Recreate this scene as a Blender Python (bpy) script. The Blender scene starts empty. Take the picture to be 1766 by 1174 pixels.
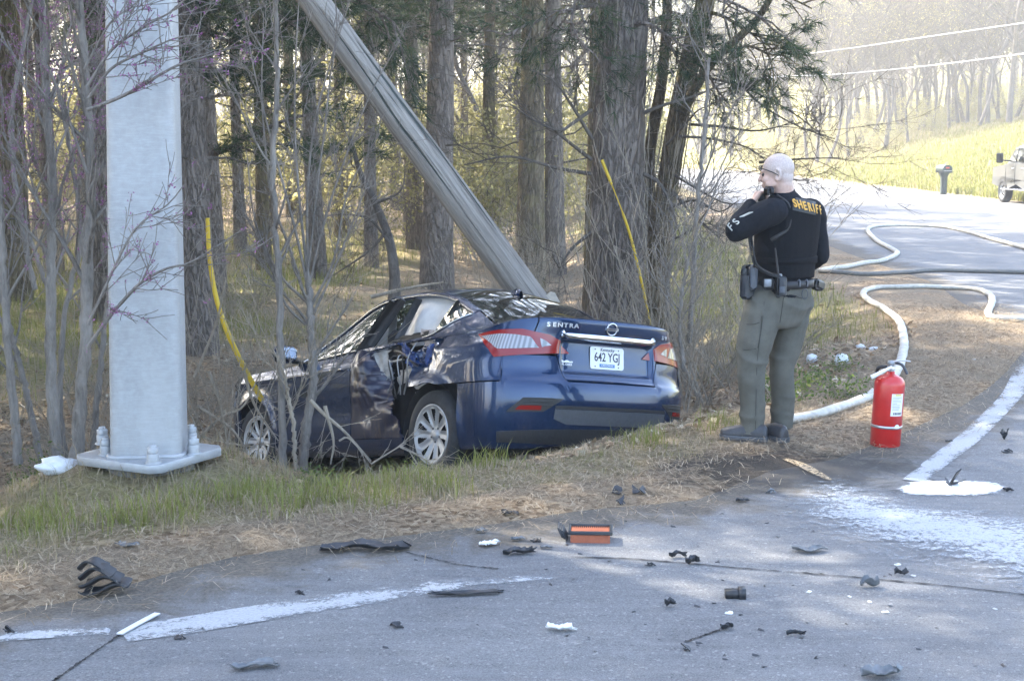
import bpy, math, random
import numpy as np
from mathutils import Vector, Matrix, noise as mnoise
scene = bpy.context.scene
COL = scene.collection
random.seed(7); RNG = np.random.default_rng(11)
# ---------------------------------------------------------------- camera, sky, sun, exposure
FPX, HOR, EYE = 2500.0, 255.0, 1.86
TH = math.atan((587 - HOR) / FPX)
cam_d = bpy.data.cameras.new('camera'); cam = bpy.data.objects.new('camera', cam_d); COL.objects.link(cam)
cam.location = (0, 0, EYE); cam.rotation_euler = (math.pi/2 - TH, 0, 0)
cam_d.sensor_width = 36; cam_d.lens = 36 * FPX / 1766; cam_d.clip_start = .1; cam_d.clip_end = 3000
scene.camera = cam
SUN_EL, SUN_AZ = math.radians(40), math.radians(-44)      # azimuth clockwise from +Y: sun stands back left
wd = bpy.data.worlds.new('World'); scene.world = wd; wd.use_nodes = True
wn = wd.node_tree.nodes; sky = wn.new('ShaderNodeTexSky'); sky.sky_type = 'NISHITA'; sky.sun_disc = False
sky.sun_elevation = SUN_EL; sky.sun_rotation = SUN_AZ; sky.air_density = 1.0; sky.dust_density = 2.5; sky.ozone_density = 1.0
wd.node_tree.links.new(sky.outputs[0], wn['Background'].inputs[0]); wn['Background'].inputs[1].default_value = .15
SUN_DIR = Vector((math.sin(SUN_AZ)*math.cos(SUN_EL), math.cos(SUN_AZ)*math.cos(SUN_EL), math.sin(SUN_EL)))
sl = bpy.data.lights.new('sun', 'SUN'); sl.energy = 4.4; sl.angle = math.radians(.53); sl.color = (1, .93, .80)
so = bpy.data.objects.new('sun', sl); COL.objects.link(so); so.rotation_euler = SUN_DIR.to_track_quat('Z', 'Y').to_euler()
so.location = (-20, 30, 40)
vs = scene.view_settings; vs.view_transform = 'Standard'; vs.look = 'None'; vs.gamma = 1; vs.use_curve_mapping = False
vs.exposure = 2.85
scene.cycles.max_bounces = 8; scene.cycles.transparent_max_bounces = 24; scene.cycles.diffuse_bounces = 3
scene.cycles.glossy_bounces = 3; scene.cycles.transmission_bounces = 6; scene.cycles.volume_bounces = 1
scene.cycles.use_denoising = True
scene.cycles.caustics_reflective = False; scene.cycles.caustics_refractive = False
scene.cycles.sample_clamp_indirect = 6
hm = bpy.data.materials.new('haze'); hm.use_nodes = True; hm.node_tree.nodes.remove(hm.node_tree.nodes['Principled BSDF'])
pv = hm.node_tree.nodes.new('ShaderNodeVolumePrincipled'); pv.inputs['Color'].default_value = (.96, .97, 1, 1); pv.inputs['Density'].default_value = .0014; pv.inputs['Anisotropy'].default_value = .4
hm.node_tree.links.new(pv.outputs[0], hm.node_tree.nodes['Material Output'].inputs['Volume'])
hb = bpy.data.meshes.new('haze'); hb.from_pydata([(x, y, z) for x in (-300, 340) for y in (-80, 460) for z in (-6, 52)], [], [[0, 1, 3, 2], [4, 6, 7, 5], [0, 4, 5, 1], [2, 3, 7, 6], [0, 2, 6, 4], [1, 5, 7, 3]]); hb.materials.append(hm)
ho = bpy.data.objects.new('haze', hb); COL.objects.link(ho); ho['kind'] = 'stuff'
# ---------------------------------------------------------------- pixel rays of the photograph -> places
def ray(u, v):
    a, b = (u-883)/FPX, -(v-587)/FPX; c, s = math.cos(TH), math.sin(TH)
    return np.array([a, c + b*s, -s + b*c])
def G(u, v, z=0.0):
    d = ray(u, v); t = (z-EYE)/d[2]; return np.array([0, 0, EYE]) + d*t
def Q(u, v, D):
    d = ray(u, v); return np.array([0, 0, EYE]) + d*(D/d[1])
# ---------------------------------------------------------------- mesh helpers
class MB:
    """gathers vertices and faces of one mesh object"""
    def __init__(s): s.V = []; s.F = []; s.n = 0; s.A = []
    def add(s, V, F, mi=0, a=0.0):
        V = np.asarray(V, float).reshape(-1, 3)
        if not len(V): return s
        s.V.append(V); F = np.asarray(F, int)
        if len(F): s.F.append((F + s.n, mi))
        s.A.append(np.broadcast_to(np.asarray(a, float), (len(V),)))
        s.n += len(V); return s
    def quads(s, V, mi=0, a=0.0):          # V: (k,4,3)
        k = len(V); return s.add(V.reshape(-1, 3), np.arange(4*k).reshape(k, 4), mi, a if np.ndim(a) == 0 else np.repeat(a, 4))
    def tris(s, V, mi=0, a=0.0):
        k = len(V); return s.add(V.reshape(-1, 3), np.arange(3*k).reshape(k, 3), mi, a if np.ndim(a) == 0 else np.repeat(a, 3))
    def grid(s, P, mi=0, close=False, flip=False, a=0.0):
        n, m = P.shape[:2]; idx = np.arange(n*m).reshape(n, m)
        if close: idx = np.concatenate([idx, idx[:, :1]], 1)
        F = np.stack([idx[:-1, :-1], idx[1:, :-1], idx[1:, 1:], idx[:-1, 1:]], -1).reshape(-1, 4)
        if flip: F = F[:, ::-1]
        return s.add(P.reshape(-1, 3), F, mi, a)
    def tube(s, pts, r, n=6, cap=False, mi=0, sq=1.0, a=0.0):
        P = np.asarray(pts, float); k = len(P); r = np.broadcast_to(np.asarray(r, float), (k,))
        T = np.gradient(P, axis=0); T /= np.linalg.norm(T, axis=1, keepdims=True) + 1e-9
        m = np.abs(T.mean(0)); ref = np.eye(3)[int(np.argmin(m))]
        X = np.cross(T, ref); X /= np.linalg.norm(X, axis=1, keepdims=True) + 1e-9; Y = np.cross(T, X)
        t = np.linspace(0, 2*np.pi, n, endpoint=False)
        R = P[:, None] + r[:, None, None]*(np.cos(t)[None, :, None]*X[:, None] + sq*np.sin(t)[None, :, None]*Y[:, None])
        s.grid(R, mi, close=True, flip=False, a=a)
        if cap:
            for e, fl in ((0, False), (-1, True)):
                f = list(range(n)); f = f[::-1] if fl else f
                c = R[e].mean(0); V = np.concatenate([R[e], c[None]])
                s.add(V, [[f[i], f[(i+1) % n], n] for i in range(n)], mi, a)
        return s
    def box(s, c, sz, R=None, mi=0, bev=0.0, a=0.0):
        h = np.asarray(sz, float)/2
        if bev <= 0:
            V = np.array([[x, y, z] for x in (-1, 1) for y in (-1, 1) for z in (-1, 1)], float)*h
            F = [[0, 1, 3, 2], [4, 6, 7, 5], [0, 4, 5, 1], [2, 3, 7, 6], [0, 2, 6, 4], [1, 5, 7, 3]]
        else:
            V = []; b = min(bev, h.min()*.99)
            for x in (-1, 1):
                for y in (-1, 1):
                    for z in (-1, 1):
                        for ax in range(3):
                            q = np.array([x, y, z])*(h-b); q[ax] += (x, y, z)[ax]*b; V.append(q)
            V = np.array(V); I = lambda x, y, z, ax: ((x*2+y)*2+z)*3+ax
            F = []
            for ax in range(3):
                o = [q for q in range(3) if q != ax]
                for sgn in (0, 1):
                    def cn(p, q, ax=ax, o=o, sgn=sgn):
                        c = [0, 0, 0]; c[ax] = sgn; c[o[0]] = p; c[o[1]] = q; return I(*c, ax)
                    f = [cn(0, 0), cn(1, 0), cn(1, 1), cn(0, 1)]
                    F.append(f if (sgn == 1) == (ax != 1) else f[::-1])
            for ax in range(3):
                o = [q for q in range(3) if q != ax]
                for p in (0, 1):
                    for q in (0, 1):
                        c0 = [0, 0, 0]; c0[o[0]] = p; c0[o[1]] = q; c1 = list(c0); c1[ax] = 1
                        F.append([I(*c0, o[0]), I(*c1, o[0]), I(*c1, o[1]), I(*c0, o[1])])
            for x in (0, 1):
                for y in (0, 1):
                    for z in (0, 1): F.append([I(x, y, z, 0), I(x, y, z, 1), I(x, y, z, 2), I(x, y, z, 2)])
            tri = [f[:3] for f in F if len(set(f)) == 3]; F = [f for f in F if len(set(f)) == 4]
        if R is not None: V = V @ np.asarray(R).T
        V = V + np.asarray(c, float)
        n0 = s.n; s.add(V, F, mi, a)
        if bev > 0: s.F.append((np.array(tri)+n0, mi))
        return s
    def lathe(s, prof, n=32, c=(0, 0, 0), mi=0, a=0.0):      # prof: (r,z)
        p = np.asarray(prof, float); t = np.linspace(0, 2*np.pi, n, endpoint=False)
        P = np.stack([p[:, :1]*np.cos(t), p[:, :1]*np.sin(t), np.repeat(p[:, 1:], n, 1)], -1) + np.asarray(c, float)
        return s.grid(P, mi, close=True, flip=True, a=a)
    def loft(s, rings, mi=0, cap=True, a=0.0):
        P = np.asarray(rings, float); s.grid(P, mi, close=True, a=a); n = P.shape[1]
        if cap:
            for e in (0, -1):
                V = np.concatenate([P[e], P[e].mean(0)[None]]); f = range(n) if e else range(n-1, -1, -1); f = list(f)
                s.add(V, [[f[i], f[(i+1) % n], n] for i in range(n)], mi, a)
        return s
    def data(s, name, mats, smooth=True, attr=None):
        me = bpy.data.meshes.new(name)
        V = np.concatenate(s.V) if s.V else np.zeros((0, 3))
        F3 = [(f, m) for f, m in s.F]
        tot = np.concatenate([np.full(len(f), f.shape[1]) for f, m in F3]); li = np.concatenate([f.ravel() for f, m in F3])
        mi = np.concatenate([np.full(len(f), m) for f, m in F3])
        me.vertices.add(len(V)); me.vertices.foreach_set('co', V.ravel())
        me.loops.add(len(li)); me.loops.foreach_set('vertex_index', li.astype(np.int32))
        me.polygons.add(len(tot)); st = np.concatenate([[0], np.cumsum(tot)[:-1]])
        me.polygons.foreach_set('loop_start', st.astype(np.int32)); me.polygons.foreach_set('loop_total', tot.astype(np.int32))
        me.polygons.foreach_set('material_index', mi.astype(np.int32))
        if smooth: me.polygons.foreach_set('use_smooth', np.ones(len(tot), bool))
        if attr:
            at = me.attributes.new(attr, 'FLOAT', 'POINT'); at.data.foreach_set('value', np.concatenate(s.A).astype(np.float32))
        for m in (mats if isinstance(mats, (list, tuple)) else [mats]): me.materials.append(m)
        me.update(calc_edges=True); me.validate(); return me
    def build(s, name, mats, parent=None, smooth=True, attr=None, kind=None):
        o = bpy.data.objects.new(name, s.data(name, mats, smooth, attr)); COL.objects.link(o)
        if parent is not None: o.parent = parent
        if kind: o['kind'] = kind
        return o
def tag(o, label, cat, group=None):
    o['label'] = label; o['category'] = cat
    if group: o['group'] = group
    return o
def thing(name, label, cat, loc=(0, 0, 0), group=None, rz=0.0):
    o = bpy.data.objects.new(name, None); o.empty_display_size = .2; COL.objects.link(o)
    o.location = [float(q) for q in loc]; o.rotation_euler = (0, 0, rz); return tag(o, label, cat, group)
def dup(root, loc, rz=0.0, sc=1.0, label=None, group=None):
    def cp(o, par):
        c = o.copy(); COL.objects.link(c)
        if par is not None: c.parent = par
        for ch in o.children: cp(ch, c)
        return c
    r = cp(root, None); r.location = [float(q) for q in loc]; r.rotation_euler = (0, 0, rz)
    r.scale = (sc, sc, sc) if np.ndim(sc) == 0 else sc
    if label: r['label'] = label
    if group: r['group'] = group
    return r
def spline(pts, n):
    """Catmull-Rom through points, n samples"""
    P = np.asarray(pts, float)
    if len(P) < 3: return P[0] + (P[-1]-P[0])*np.linspace(0, 1, n)[:, None]
    E = np.concatenate([[2*P[0]-P[1]], P, [2*P[-1]-P[-2]]]); k = len(P)-1
    d = np.concatenate([[0], np.cumsum(np.linalg.norm(np.diff(P, axis=0), axis=1))]); t = np.linspace(0, d[-1], n)
    i = np.clip(np.searchsorted(d, t, side='right')-1, 0, k-1); f = ((t-d[i])/np.maximum(d[i+1]-d[i], 1e-9))[:, None]
    a, b, c, e = E[i], E[i+1], E[i+2], E[i+3]
    return .5*((2*b)+(c-a)*f+(2*a-5*b+4*c-e)*f**2+(3*b-a-3*c+e)*f**3)
def sstep(a, b, x):
    t = np.clip((np.asarray(x, float)-a)/(b-a), 0, 1); return t*t*(3-2*t)
_pp = np.random.default_rng(5).random((256, 256))
def vnoise(x, y, s=1.0):
    x = np.asarray(x, float)*s+1000; y = np.asarray(y, float)*s+1000; xi = np.floor(x).astype(int); yi = np.floor(y).astype(int)
    fx = x-xi; fy = y-yi; fx = fx*fx*(3-2*fx); fy = fy*fy*(3-2*fy)
    g = lambda a, b: _pp[a % 256, b % 256]
    return (g(xi, yi)*(1-fx)+g(xi+1, yi)*fx)*(1-fy)+(g(xi, yi+1)*(1-fx)+g(xi+1, yi+1)*fx)*fy-.5
# ---------------------------------------------------------------- materials
class NT:
    def __init__(s, name):
        s.m = bpy.data.materials.new(name); s.m.use_nodes = True; s.t = s.m.node_tree; s.n = s.t.nodes
        s.b = s.n['Principled BSDF']; s.out = s.n['Material Output']
    def new(s, t, **k):
        q = s.n.new('ShaderNode'+t)
        for a, v in k.items(): setattr(q, a, v)
        return q
    def put(s, node, sock, v):
        if isinstance(v, bpy.types.NodeSocket): s.t.links.new(v, node.inputs[sock])
        elif v is not None:
            i = node.inputs[sock]
            if hasattr(i.default_value, '__len__') and not hasattr(v, '__len__'): v = (v,)*len(i.default_value)
            elif hasattr(i.default_value, '__len__') and len(i.default_value) == 4 and len(v) == 3: v = (*v, 1)
            i.default_value = v
    def coord(s, kind='Object', scale=(1, 1, 1), rot=(0, 0, 0)):
        c = s.new('TexCoord'); m = s.new('Mapping'); s.t.links.new(c.outputs[kind], m.inputs[0])
        m.inputs['Scale'].default_value = scale if hasattr(scale, '__len__') else (scale,)*3; m.inputs['Rotation'].default_value = rot
        return m.outputs[0]
    def noise(s, scale, detail=4, rough=.55, vec=None, dist=0.0):
        q = s.new('TexNoise'); s.put(q, 'Scale', scale); s.put(q, 'Detail', detail); s.put(q, 'Roughness', rough); s.put(q, 'Distortion', dist)
        if vec is not None: s.put(q, 'Vector', vec)
        return q.outputs['Fac']
    def voro(s, scale, vec=None, feat='F1', out='Distance'):
        q = s.new('TexVoronoi', feature=feat); s.put(q, 'Scale', scale)
        if vec is not None: s.put(q, 'Vector', vec)
        return q.outputs[out]
    def ramp(s, fac, stops, inter='LINEAR'):
        q = s.new('ValToRGB'); e = q.color_ramp.elements; q.color_ramp.interpolation = inter
        while len(e) < len(stops): e.new(.5)
        for el, (p, c) in zip(e, stops):
            el.position = p; el.color = (c, c, c, 1) if np.ndim(c) == 0 else (*c, 1)
        s.put(q, 'Fac', fac); return q.outputs['Color']
    def mix(s, f, a, b, mode='MIX'):
        q = s.new('Mix', data_type='RGBA', blend_type=mode); s.put(q, 0, f); s.put(q, 6, a); s.put(q, 7, b); return q.outputs[2]
    def math(s, op, a, b=0.0, clamp=False):
        q = s.new('Math', operation=op, use_clamp=clamp); s.put(q, 0, a); s.put(q, 1, b); return q.outputs[0]
    def attr(s, name): q = s.new('Attribute', attribute_name=name); return q.outputs['Fac']
    def rnd(s): return s.new('ObjectInfo').outputs['Random']
    def bump(s, h, st=.5, dist=.01):
        q = s.new('Bump'); s.put(q, 'Strength', st); s.put(q, 'Distance', dist); s.put(q, 'Height', h); s.t.links.new(q.outputs[0], s.b.inputs['Normal']); return q
    def set(s, **k):
        al = dict(col='Base Color', rough='Roughness', metal='Metallic', spec='Specular IOR Level', coat='Coat Weight', coatr='Coat Roughness', alpha='Alpha',
                  trans='Transmission Weight', ior='IOR', sss='Subsurface Weight', emit='Emission Color', emits='Emission Strength', sheen='Sheen Weight')
        for a, v in k.items(): s.put(s.b, al[a], v)
        return s.m
def flat(name, col, rough=.6, var=.25, scale=30, bump=0.0, bscale=60, **k):
    """plain material with mottled colour and optional fine relief"""
    t = NT(name); v = t.coord(); n = t.noise(scale, 5, .6, v)
    c = np.array(col); t.set(col=t.ramp(n, [(.25, tuple(c*(1-var))), (.75, tuple(np.minimum(c*(1+var), .95)))]), rough=rough, **k)
    if bump: t.bump(t.noise(bscale, 4, .6, v), bump, .01)
    return t.m
def leafmat(name, stops, trans=.45, rough=.55, per='attr'):
    t = NT(name); f = t.attr('var') if per == 'attr' else t.rnd()
    c = t.ramp(f, stops); t.set(col=c, rough=rough, spec=.2)
    tr = t.new('BsdfTranslucent'); t.put(tr, 'Color', c); mx = t.new('MixShader'); t.put(mx, 0, trans)
    t.t.links.new(t.b.outputs[0], mx.inputs[1]); t.t.links.new(tr.outputs[0], mx.inputs[2]); t.t.links.new(mx.outputs[0], t.out.inputs[0]); return t.m
def masked(t, fac):
    """lets the surface below show where fac is 0 (worn paint, thin powder)"""
    tr = t.new('BsdfTransparent'); mx = t.new('MixShader'); t.put(mx, 0, fac)
    t.t.links.new(tr.outputs[0], mx.inputs[1]); t.t.links.new(t.b.outputs[0], mx.inputs[2]); t.t.links.new(mx.outputs[0], t.out.inputs[0]); return t.m
# ================================================================ GROUND
EDGE_PX = [(-60, 1060), (120, 1035), (250, 1000), (400, 962), (520, 945), (700, 925), (850, 905), (1000, 880), (1200, 862), (1330, 812), (1450, 792), (1560, 752), (1660, 700), (1735, 640), (1790, 570)]
EDGE = [G(u, v)[:2] for u, v in EDGE_PX]
EDGE = np.array([(-60, 4.2), (-25, 4.9), (-8, 5.6)] + [tuple(e) for e in EDGE] + [(5.5, 17.2), (5.85, 20.5), (6.1, 27), (6.6, 38), (7.6, 60), (8.6, 85), (8.0, 105), (3, 125), (-8, 142), (-40, 165)])
FAR_EDGE = np.array([(-40, 176), (0, 158), (14, 140), (19, 116), (18.3, 95), (17.8, 75), (17.4, 55), (17.2, 40), (17.5, 28), (20, 20), (28, 15), (45, 13.5), (110, 13)])
ASPH = np.concatenate([EDGE, FAR_EDGE, [(110, -60), (-60, -60)]])
def sdist(x, y):
    """signed distance to the asphalt outline: negative on the asphalt"""
    x = np.asarray(x, float); y = np.asarray(y, float); sh = x.shape; p = np.stack([x.ravel(), y.ravel()], 1)
    best = np.full(len(p), 1e9); ins = np.zeros(len(p), bool); A = ASPH; B = np.roll(ASPH, -1, 0)
    for a, b in zip(A, B):
        e = b-a; t = np.clip(((p-a)@e)/(e@e), 0, 1); best = np.minimum(best, np.linalg.norm(p-(a+t[:, None]*e), axis=1))
        c = ((a[1] > p[:, 1]) != (b[1] > p[:, 1])); ins ^= c & (p[:, 0] < (b[0]-a[0])*(p[:, 1]-a[1])/(b[1]-a[1]+1e-12)+a[0])
    return np.where(ins, -best, best).reshape(sh)
def height(x, y, d=None):
    x = np.asarray(x, float); y = np.asarray(y, float)
    if d is None: d = sdist(x, y)
    left = 1-sstep(10, 13, x)                                   # woods side against field side
    prof = np.interp(d, [-1, 0, .25, 1.15, 1.9, 3.0, 4.2, 5.4, 7.2, 10, 16, 40], [0, 0, .03, .01, -.22, -.52, -.84, -1.02, -.80, -.52, -.40, -.35])
    g = 1-.52*sstep(1.2, 3.4, x+.0*y)*(1-.2*sstep(12, 30, y))
    z = prof*g*left
    z = np.maximum(z, np.where(y < 20, .035-.45*np.maximum(np.hypot(x+2.13, y-8.47)-.42, 0), -9))
    field = np.interp(d, [-1, 0, .5, 4, 12, 40, 120], [0, 0, .04, .95, 3.0, 6.6, 9.5])*sstep(45, 75, y)
    z = z+field*(1-left)
    z = z+sstep(26, 110, y)*sstep(0, 14, d)*left*2.6+sstep(135, 300, y)*12
    n = (vnoise(x, y, 1.1)*.09+vnoise(x, y, 3.7)*.035+vnoise(x, y, .25)*.25*sstep(3, 9, d))*sstep(.15, 1.6, d)
    return z+n-.05*sstep(.0, -.35, d)
def hz(x, y): return float(height(np.array([x]), np.array([y]))[0])
def axis(lo, hi, a, b, fine, grow):
    r = list(np.arange(a, b+1e-6, fine)); st = fine; q = b
    while q < hi: st *= grow; q += st; r.append(q)
    st = fine; q = a
    while q > lo: st *= grow; q -= st; r.insert(0, q)
    return np.array(r)
gx = axis(-260, 300, -7, 7.5, .07, 1.06); gy = axis(-60, 420, 4.5, 18, .07, 1.045)
X, Y = np.meshgrid(gx, gy, indexing='ij'); D_ = sdist(X, Y); Z_ = height(X, Y, D_)
# how green the ground is: verge tufts, grass in the woods clearing, field over the road
def green(x, y, d):
    n = vnoise(x, y, .55)+.5*vnoise(x, y, 1.7)
    verge = sstep(.45, 1.0, d)*(1-sstep(2.2, 3.4, d))*(1-sstep(.5, 1.8, x))*.38
    wood = sstep(7.5, 11, d)*(1-sstep(30, 45, y))*(.65+.35*sstep(-.2, .3, vnoise(x, y, .3)))*(1-sstep(3.5, 6, x)*.2)
    side = sstep(1.2, 2.5, d)*sstep(1.5, 3, x)*(1-sstep(9, 11, x))*sstep(12.5, 16, y)*.75
    field = sstep(9, 12, x)*sstep(.2, 1, d)
    far = sstep(45, 70, y)*.5
    return np.clip(np.maximum.reduce([verge, wood, side, field, far])+n*.75*(verge+wood+side > .02), 0, 1)
gnd = MB().grid(np.stack([X, Y, Z_], -1), flip=False, a=green(X, Y, D_).ravel())
t = NT('verge_soil'); v = t.coord('Object'); gatt = t.attr('green')
straw = t.ramp(t.noise(55, 6, .7, v, 1.2), [(.28, (.08, .062, .042)), (.46, (.25, .195, .14)), (.6, (.38, .31, .22)), (.75, (.50, .43, .32))])
lit = t.ramp(t.voro(34, v, out='Color'), [(.2, (.14, .095, .06)), (.5, (.31, .22, .14)), (.8, (.45, .35, .24))])
soil = t.mix(t.ramp(t.noise(1.3, 4, .6, v), [(.42, 0), (.62, 1)]), straw, lit)
grn = t.ramp(t.noise(26, 5, .7, v, .6), [(.3, (.09, .10, .03)), (.5, (.23, .23, .07)), (.7, (.40, .38, .15))])
gmask = t.math('MULTIPLY', gatt, t.ramp(t.noise(3.2, 4, .6, v), [(.3, .35), (.6, 1)]))
def scorch(t, col, v, amt):
    vd = t.new('VectorMath', operation='DISTANCE'); t.put(vd, 0, t.coord('Object', (.62, 1, 1))); p_ = G(1345, 812); vd.inputs[1].default_value = (p_[0]*.62, p_[1], 0)
    f = t.math('ADD', t.math('MULTIPLY', vd.outputs['Value'], .9), t.math('MULTIPLY', t.math('SUBTRACT', t.noise(4.5, 5, .7, v, .6), .5), 1.3)); return t.mix(t.ramp(f, [(.28, amt), (.62, 0)]), col, (.045, .042, .04))
t.set(col=scorch(t, t.mix(gmask, soil, grn), v, .85), rough=.95, spec=.1); t.bump(t.noise(70, 6, .75, v), 1, .03)
M_soil = t.m
gnd.build('ground', M_soil, attr='green', kind='structure')
# ---- asphalt: one sheet following the outline, the verge soil laps over its edge
rx = axis(-60, 110, -6, 8, .12, 1.10); ry = axis(-60, 175, 3, 16, .12, 1.06)
RX, RY = np.meshgrid(rx, ry, indexing='ij'); RD = sdist(RX, RY)
rz = .004+vnoise(RX, RY, .35)*.012+sstep(-.3, .1, RD)*-.004+sstep(135, 300, RY)*12
P = np.stack([RX, RY, rz], -1); keep = (RD < .12); n, m = RX.shape; idx = np.arange(n*m).reshape(n, m)
k4 = keep[:-1, :-1] | keep[1:, :-1] | keep[1:, 1:] | keep[:-1, 1:]
k4 &= (RD[:-1, :-1] < .9)
F = np.stack([idx[:-1, :-1], idx[1:, :-1], idx[1:, 1:], idx[:-1, 1:]], -1)[k4]
road = MB().add(P.reshape(-1, 3), F, a=np.clip(-RD.ravel(), 0, 10))
t = NT('old_asphalt'); v = t.coord('Object'); dd = t.attr('inset')
agg = t.ramp(t.noise(150, 3, .75, v), [(.3, .10), (.5, .175), (.68, .26), (.8, .40)])
agg = t.mix(t.ramp(t.noise(58, 4, .8, v), [(.36, .55), (.44, 0)]), agg, (.045, .046, .05)); agg = t.mix(t.ramp(t.voro(95, v, out='Color'), [(.82, 0), (.9, .55)]), agg, (.36, .355, .34))
big = t.ramp(t.noise(.9, 6, .65, v, .4), [(.3, (.78, .79, .82)), (.7, (1.15, 1.15, 1.15))])
base = t.mix(1, agg, big, 'MULTIPLY')
wear = t.ramp(t.noise(9, 5, .7, t.coord('Object', (.25, 1.6, 1))), [(.4, 0), (.75, .35)])
base = t.mix(wear, base, (.29, .29, .295))
edge = t.math('SUBTRACT', t.math('MULTIPLY', t.noise(2.6, 5, .7, v, .5), 1.7), t.math('MULTIPLY', dd, 1.15))
dirt = t.ramp(t.noise(60, 5, .75, v), [(.3, (.05, .043, .035)), (.6, (.15, .13, .105)), (.8, (.25, .22, .18))])
base = t.mix(t.ramp(edge, [(.22, 0), (.6, .9)]), base, dirt)
spill = t.ramp(t.noise(1.7, 5, .6, t.coord('Object', (.8, 1.3, 1)), 1), [(.62, 0), (.74, .4)])
base = t.mix(spill, base, (.055, .052, .05))
t.set(col=scorch(t, base, v, .75), rough=.88, spec=.25); t.bump(t.noise(190, 4, .8, v), .9, .006)
M_asph = t.m
road.build('road', M_asph, attr='inset', kind='structure')
# ---- ribbons lying on the road
def rz_at(x, y): return .004+float(vnoise(x, y, .35))*.012
def ribbon(px, w, lift, n=40, jag=0.0, world=False):
    c = spline([p if world else G(*p)[:2] for p in px], n); T = np.gradient(c, axis=0); T /= np.linalg.norm(T, axis=1, keepdims=True)
    N = np.stack([-T[:, 1], T[:, 0]], 1); ww = np.broadcast_to(w, (n,)) if np.ndim(w) == 0 else np.interp(np.linspace(0, 1, n), np.linspace(0, 1, len(w)), w)
    k = 3; rows = []
    for s in np.linspace(-.5, .5, k):
        q = c+N*(ww*s)[:, None]+(RNG.normal(0, jag, (n, 2)) if jag else 0)
        rows.append(np.stack([q[:, 0], q[:, 1], [rz_at(a, b)+lift for a, b in q]], 1))
    return np.stack(rows, 1)
t = NT('worn_white_paint'); v = t.coord('Object')
t.set(col=t.ramp(t.noise(80, 5, .7, v), [(.3, (.30, .31, .32)), (.7, (.47, .48, .49))]), rough=.85)
M_paint = masked(t, t.ramp(t.math('ADD', t.noise(48, 5, .85, v), t.math('ADD', t.math('MULTIPLY', t.math('SUBTRACT', t.noise(4, 5, .7, v), .5), .9), t.math('SUBTRACT', t.attr('fade'), .10))), [(.38, 0), (.56, .92)]))
def marking(px, w, fade, n=70):
    P = ribbon(px, w, .005, n); e = np.concatenate([[0], np.linspace(0, 1, n-2), [1]]); f = np.interp(np.linspace(0, 1, n), np.linspace(0, 1, len(fade)), fade)
    MB().grid(P, a=np.repeat(f[:, None]+np.array([-.16, .06, -.16])[None], 1, 0).ravel()).build('road_marking', M_paint, attr='fade', kind='structure')
marking([(-60, 1106), (60, 1097), (190, 1091)], .10, [.14, .2, .1])
marking([(212, 1097), (330, 1080), (480, 1056), (620, 1036), (740, 1019), (850, 1009), (960, 1000), (1050, 990)], [.19, .21, .20, .20, .19, .18, .18], [.2, .25, .2, .14, .14, .05, -.05, -.3])
marking([(1576, 832), (1625, 793), (1672, 757), (1712, 718), (1742, 686), (1757, 660), (1785, 600)], [.13, .15, .15, .15, .16, .17, .17], [.24, .26, .24, .26, .24, .05, .1])
t = NT('crack_filler'); t.set(col=(.025, .025, .027), rough=.9); M_crack = t.m
for px, w in (([(985, 964), (1100, 968), (1250, 981), (1400, 993), (1560, 1007), (1700, 1021), (1790, 1032)], .008), ([(205, 1098), (170, 1122), (130, 1150), (80, 1185)], .007), ([(1180, 1112), (1225, 1096), (1262, 1083)], .006),
              ([(700, 860+95), (780, 975), (860, 985)], .006)):
    MB().grid(ribbon(px, w, .0045, 60, .004)).build('road_crack', M_crack, kind='structure')
# ---- extinguisher powder blown over the asphalt, the white puddle, and a tan streak
def sheet(px, lift, step=.05, z=0.0):
    p = np.array([G(*q)[:2] for q in px]); lo, hi = p.min(0), p.max(0)
    x, y = np.meshgrid(np.arange(lo[0]-step, hi[0]+step, step), np.arange(lo[1]-step, hi[1]+step, step), indexing='ij')
    best = np.full(x.shape, 1e9); ins = np.zeros(x.shape, bool)
    for a, b in zip(p, np.roll(p, -1, 0)):
        e = b-a; tt = np.clip(((x-a[0])*e[0]+(y-a[1])*e[1])/(e@e), 0, 1); best = np.minimum(best, np.hypot(x-a[0]-tt*e[0], y-a[1]-tt*e[1]))
        c = ((a[1] > y) != (b[1] > y)); ins ^= c & (x < (b[0]-a[0])*(y-a[1])/(b[1]-a[1]+1e-12)+a[0])
    zz = .004+vnoise(x, y, .35)*.012+lift
    idx = np.arange(x.size).reshape(x.shape); k = ins[:-1, :-1] | ins[1:, 1:] | ins[1:, :-1] | ins[:-1, 1:]
    F = np.stack([idx[:-1, :-1], idx[1:, :-1], idx[1:, 1:], idx[:-1, 1:]], -1)[k]
    return MB().add(np.stack([x, y, zz], -1).reshape(-1, 3), F, a=np.where(ins, best, 0).ravel())
t = NT('white_powder'); v = t.coord('Object'); inn = t.attr('inset')
t.set(col=t.ramp(t.noise(140, 3, .7, v), [(.3, (.31, .33, .35)), (.7, (.46, .48, .50))]), rough=.95)
cov = t.math('ADD', t.math('MULTIPLY', inn, 2.2, True), t.math('SUBTRACT', t.math('MULTIPLY', t.noise(3.5, 5, .65, t.coord('Object', (.55, 2.0, 1)), .8), 1.3), .75))
spk = t.math('ADD', cov, t.math('MULTIPLY', t.math('SUBTRACT', t.noise(38, 5, .85, v), .5), 3.4))
M_powder = masked(t, t.ramp(spk, [(.15, 0), (.75, .9)]))
sheet([(1335, 862), (1390, 832), (1450, 826), (1530, 850), (1620, 868), (1780, 890), (1900, 915), (1900, 1040), (1780, 1030), (1640, 985), (1500, 950), (1420, 925), (1345, 893)], .009).build('powder_spill', M_powder, attr='inset', kind='stuff')
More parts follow.
